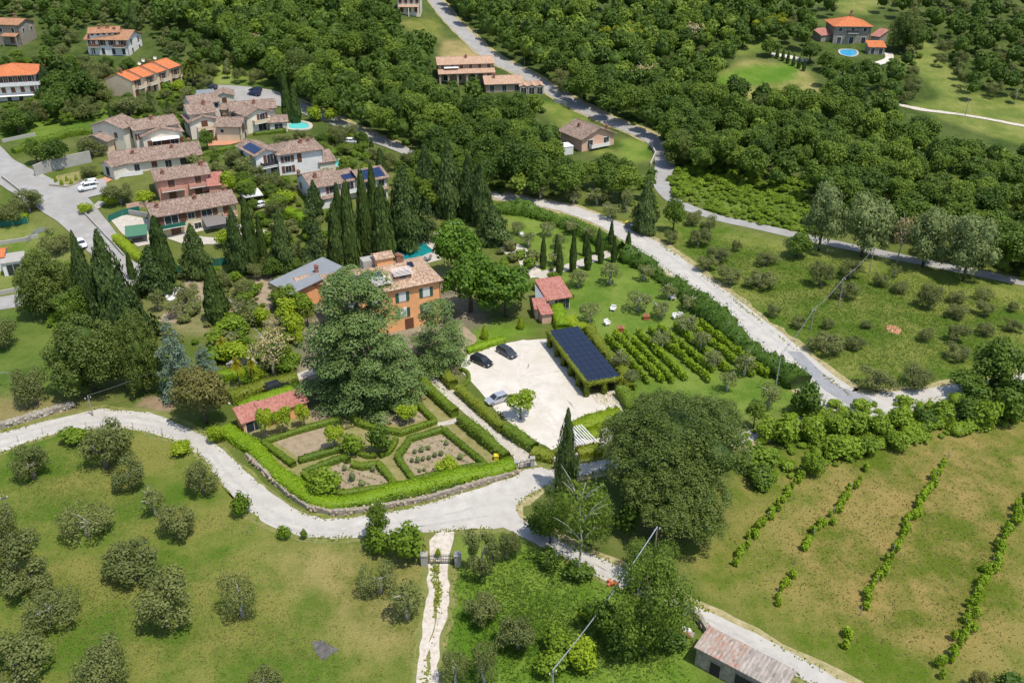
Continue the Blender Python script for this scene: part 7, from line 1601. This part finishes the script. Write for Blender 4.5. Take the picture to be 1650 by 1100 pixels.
# fallen leaves on the gravel by the carport
_r = np.random.default_rng(9); _pl = poly_np([(945, 628), (1000, 626), (1016, 652), (1000, 664), (962, 650)]); _P = _pl.min(0) + _r.random((900, 2)) * np.ptp(_pl, axis=0); _P = _P[in_poly(_P, _pl)]
_L = Leaves(91); _L.quads(np.column_stack([_P, np.full(len(_P), .075)]), _nrm(np.array([[0, 0, 1.0]]) + _L.rng.normal(size=(len(_P), 3)) * .25), _r.uniform(.08, .3, len(_P)), _r.random(len(_P)))
tag(new('leaf_litter', _L.mesh('leaf_litter', M['twig'])), 'brown leaf litter on the gravel at the carport end', 'leaf litter', None, 'stuff')

# weeds creeping over the road edges
_r = np.random.default_rng(19); _L = Leaves(92)
for _ln, _n in ((MAIN_UP, 2200), (MAIN_MID, 2200), (MAIN_LOW, 2200), ([(a - 14, b + 6) for a, b, w in EAST[4:16]], 900), ([(a + 12, b - 9) for a, b, w in EAST[7:16]], 1300), (COURT + COURT[:1], 500), ([(683, 600), (745, 660), (830, 742)], 300), ([(700, 908), (706, 960), (702, 1010), (690, 1060), (686, 1115)], 900)):
    _S = straight(gpts(_ln), .5); _i = _r.integers(0, len(_S), _n); _i = _i[(np.sin(_i * .21) + np.sin(_i * .083 + 2) + _r.normal(size=len(_i)) * .8) > .15]; _m = len(_i)
    _P = np.column_stack([_S[_i] + _r.normal(size=(_m, 2)) * .28, np.zeros(_m)]); _P[:, 2] = land_np(_P[:, 0], _P[:, 1]) + .1 + _r.random(_m) * .08
    _L.quads(_P, _nrm(np.array([[0, 0, .8]]) + rdir(_L.rng, _m) * .7), _r.uniform(.12, .42, _m), _r.random(_m))
tag(new('roadside_weeds', _L.mesh('roadside_weeds', M['olivehedge'])), 'tufts of weeds creeping over the road and gravel edges', 'weeds', None, 'stuff')

# seedlings and low planting in the soil beds
_L = Leaves(93); _r = np.random.default_rng(23)
for _b in BEDS[1:4]:
    _pl = poly_np(_b); _P = _pl.min(0) + _r.random((1500, 2)) * np.ptp(_pl, axis=0); _P = _P[in_poly(_P, _pl)]
    _t = (_P[:, 0] * .5 + _P[:, 1] * .87) % 1.3; _P = _P[_t < .34]; _m = len(_P)
    _L.quads(np.column_stack([_P, .1 + .12 * _r.random(_m)]), _nrm(np.array([[0, 0, .9]]) + rdir(_L.rng, _m) * .6), _r.uniform(.12, .36, _m), _r.random(_m))
tag(new('seedlings', _L.mesh('seedlings', M['box'])), 'rows of low green seedlings in the soil beds', 'seedlings', None, 'stuff')
# each counted plant that shares its words with others says where it stands in its set, from the left
_same = {}
for o in scene.objects:
    if o.parent is None and o.get('category') and o.get('label'): _same.setdefault(o['label'], []).append(o)
for lb, os_ in _same.items():
    if len(os_) < 2: continue
    os_.sort(key=lambda o: pix(o.location)[0])
    for i, o in enumerate(os_):
        o['label'] = lb + (', leftmost' if i == 0 else ', rightmost' if i == len(os_) - 1 else f', {ORD[i] if i < len(ORD) else "further"} from left')
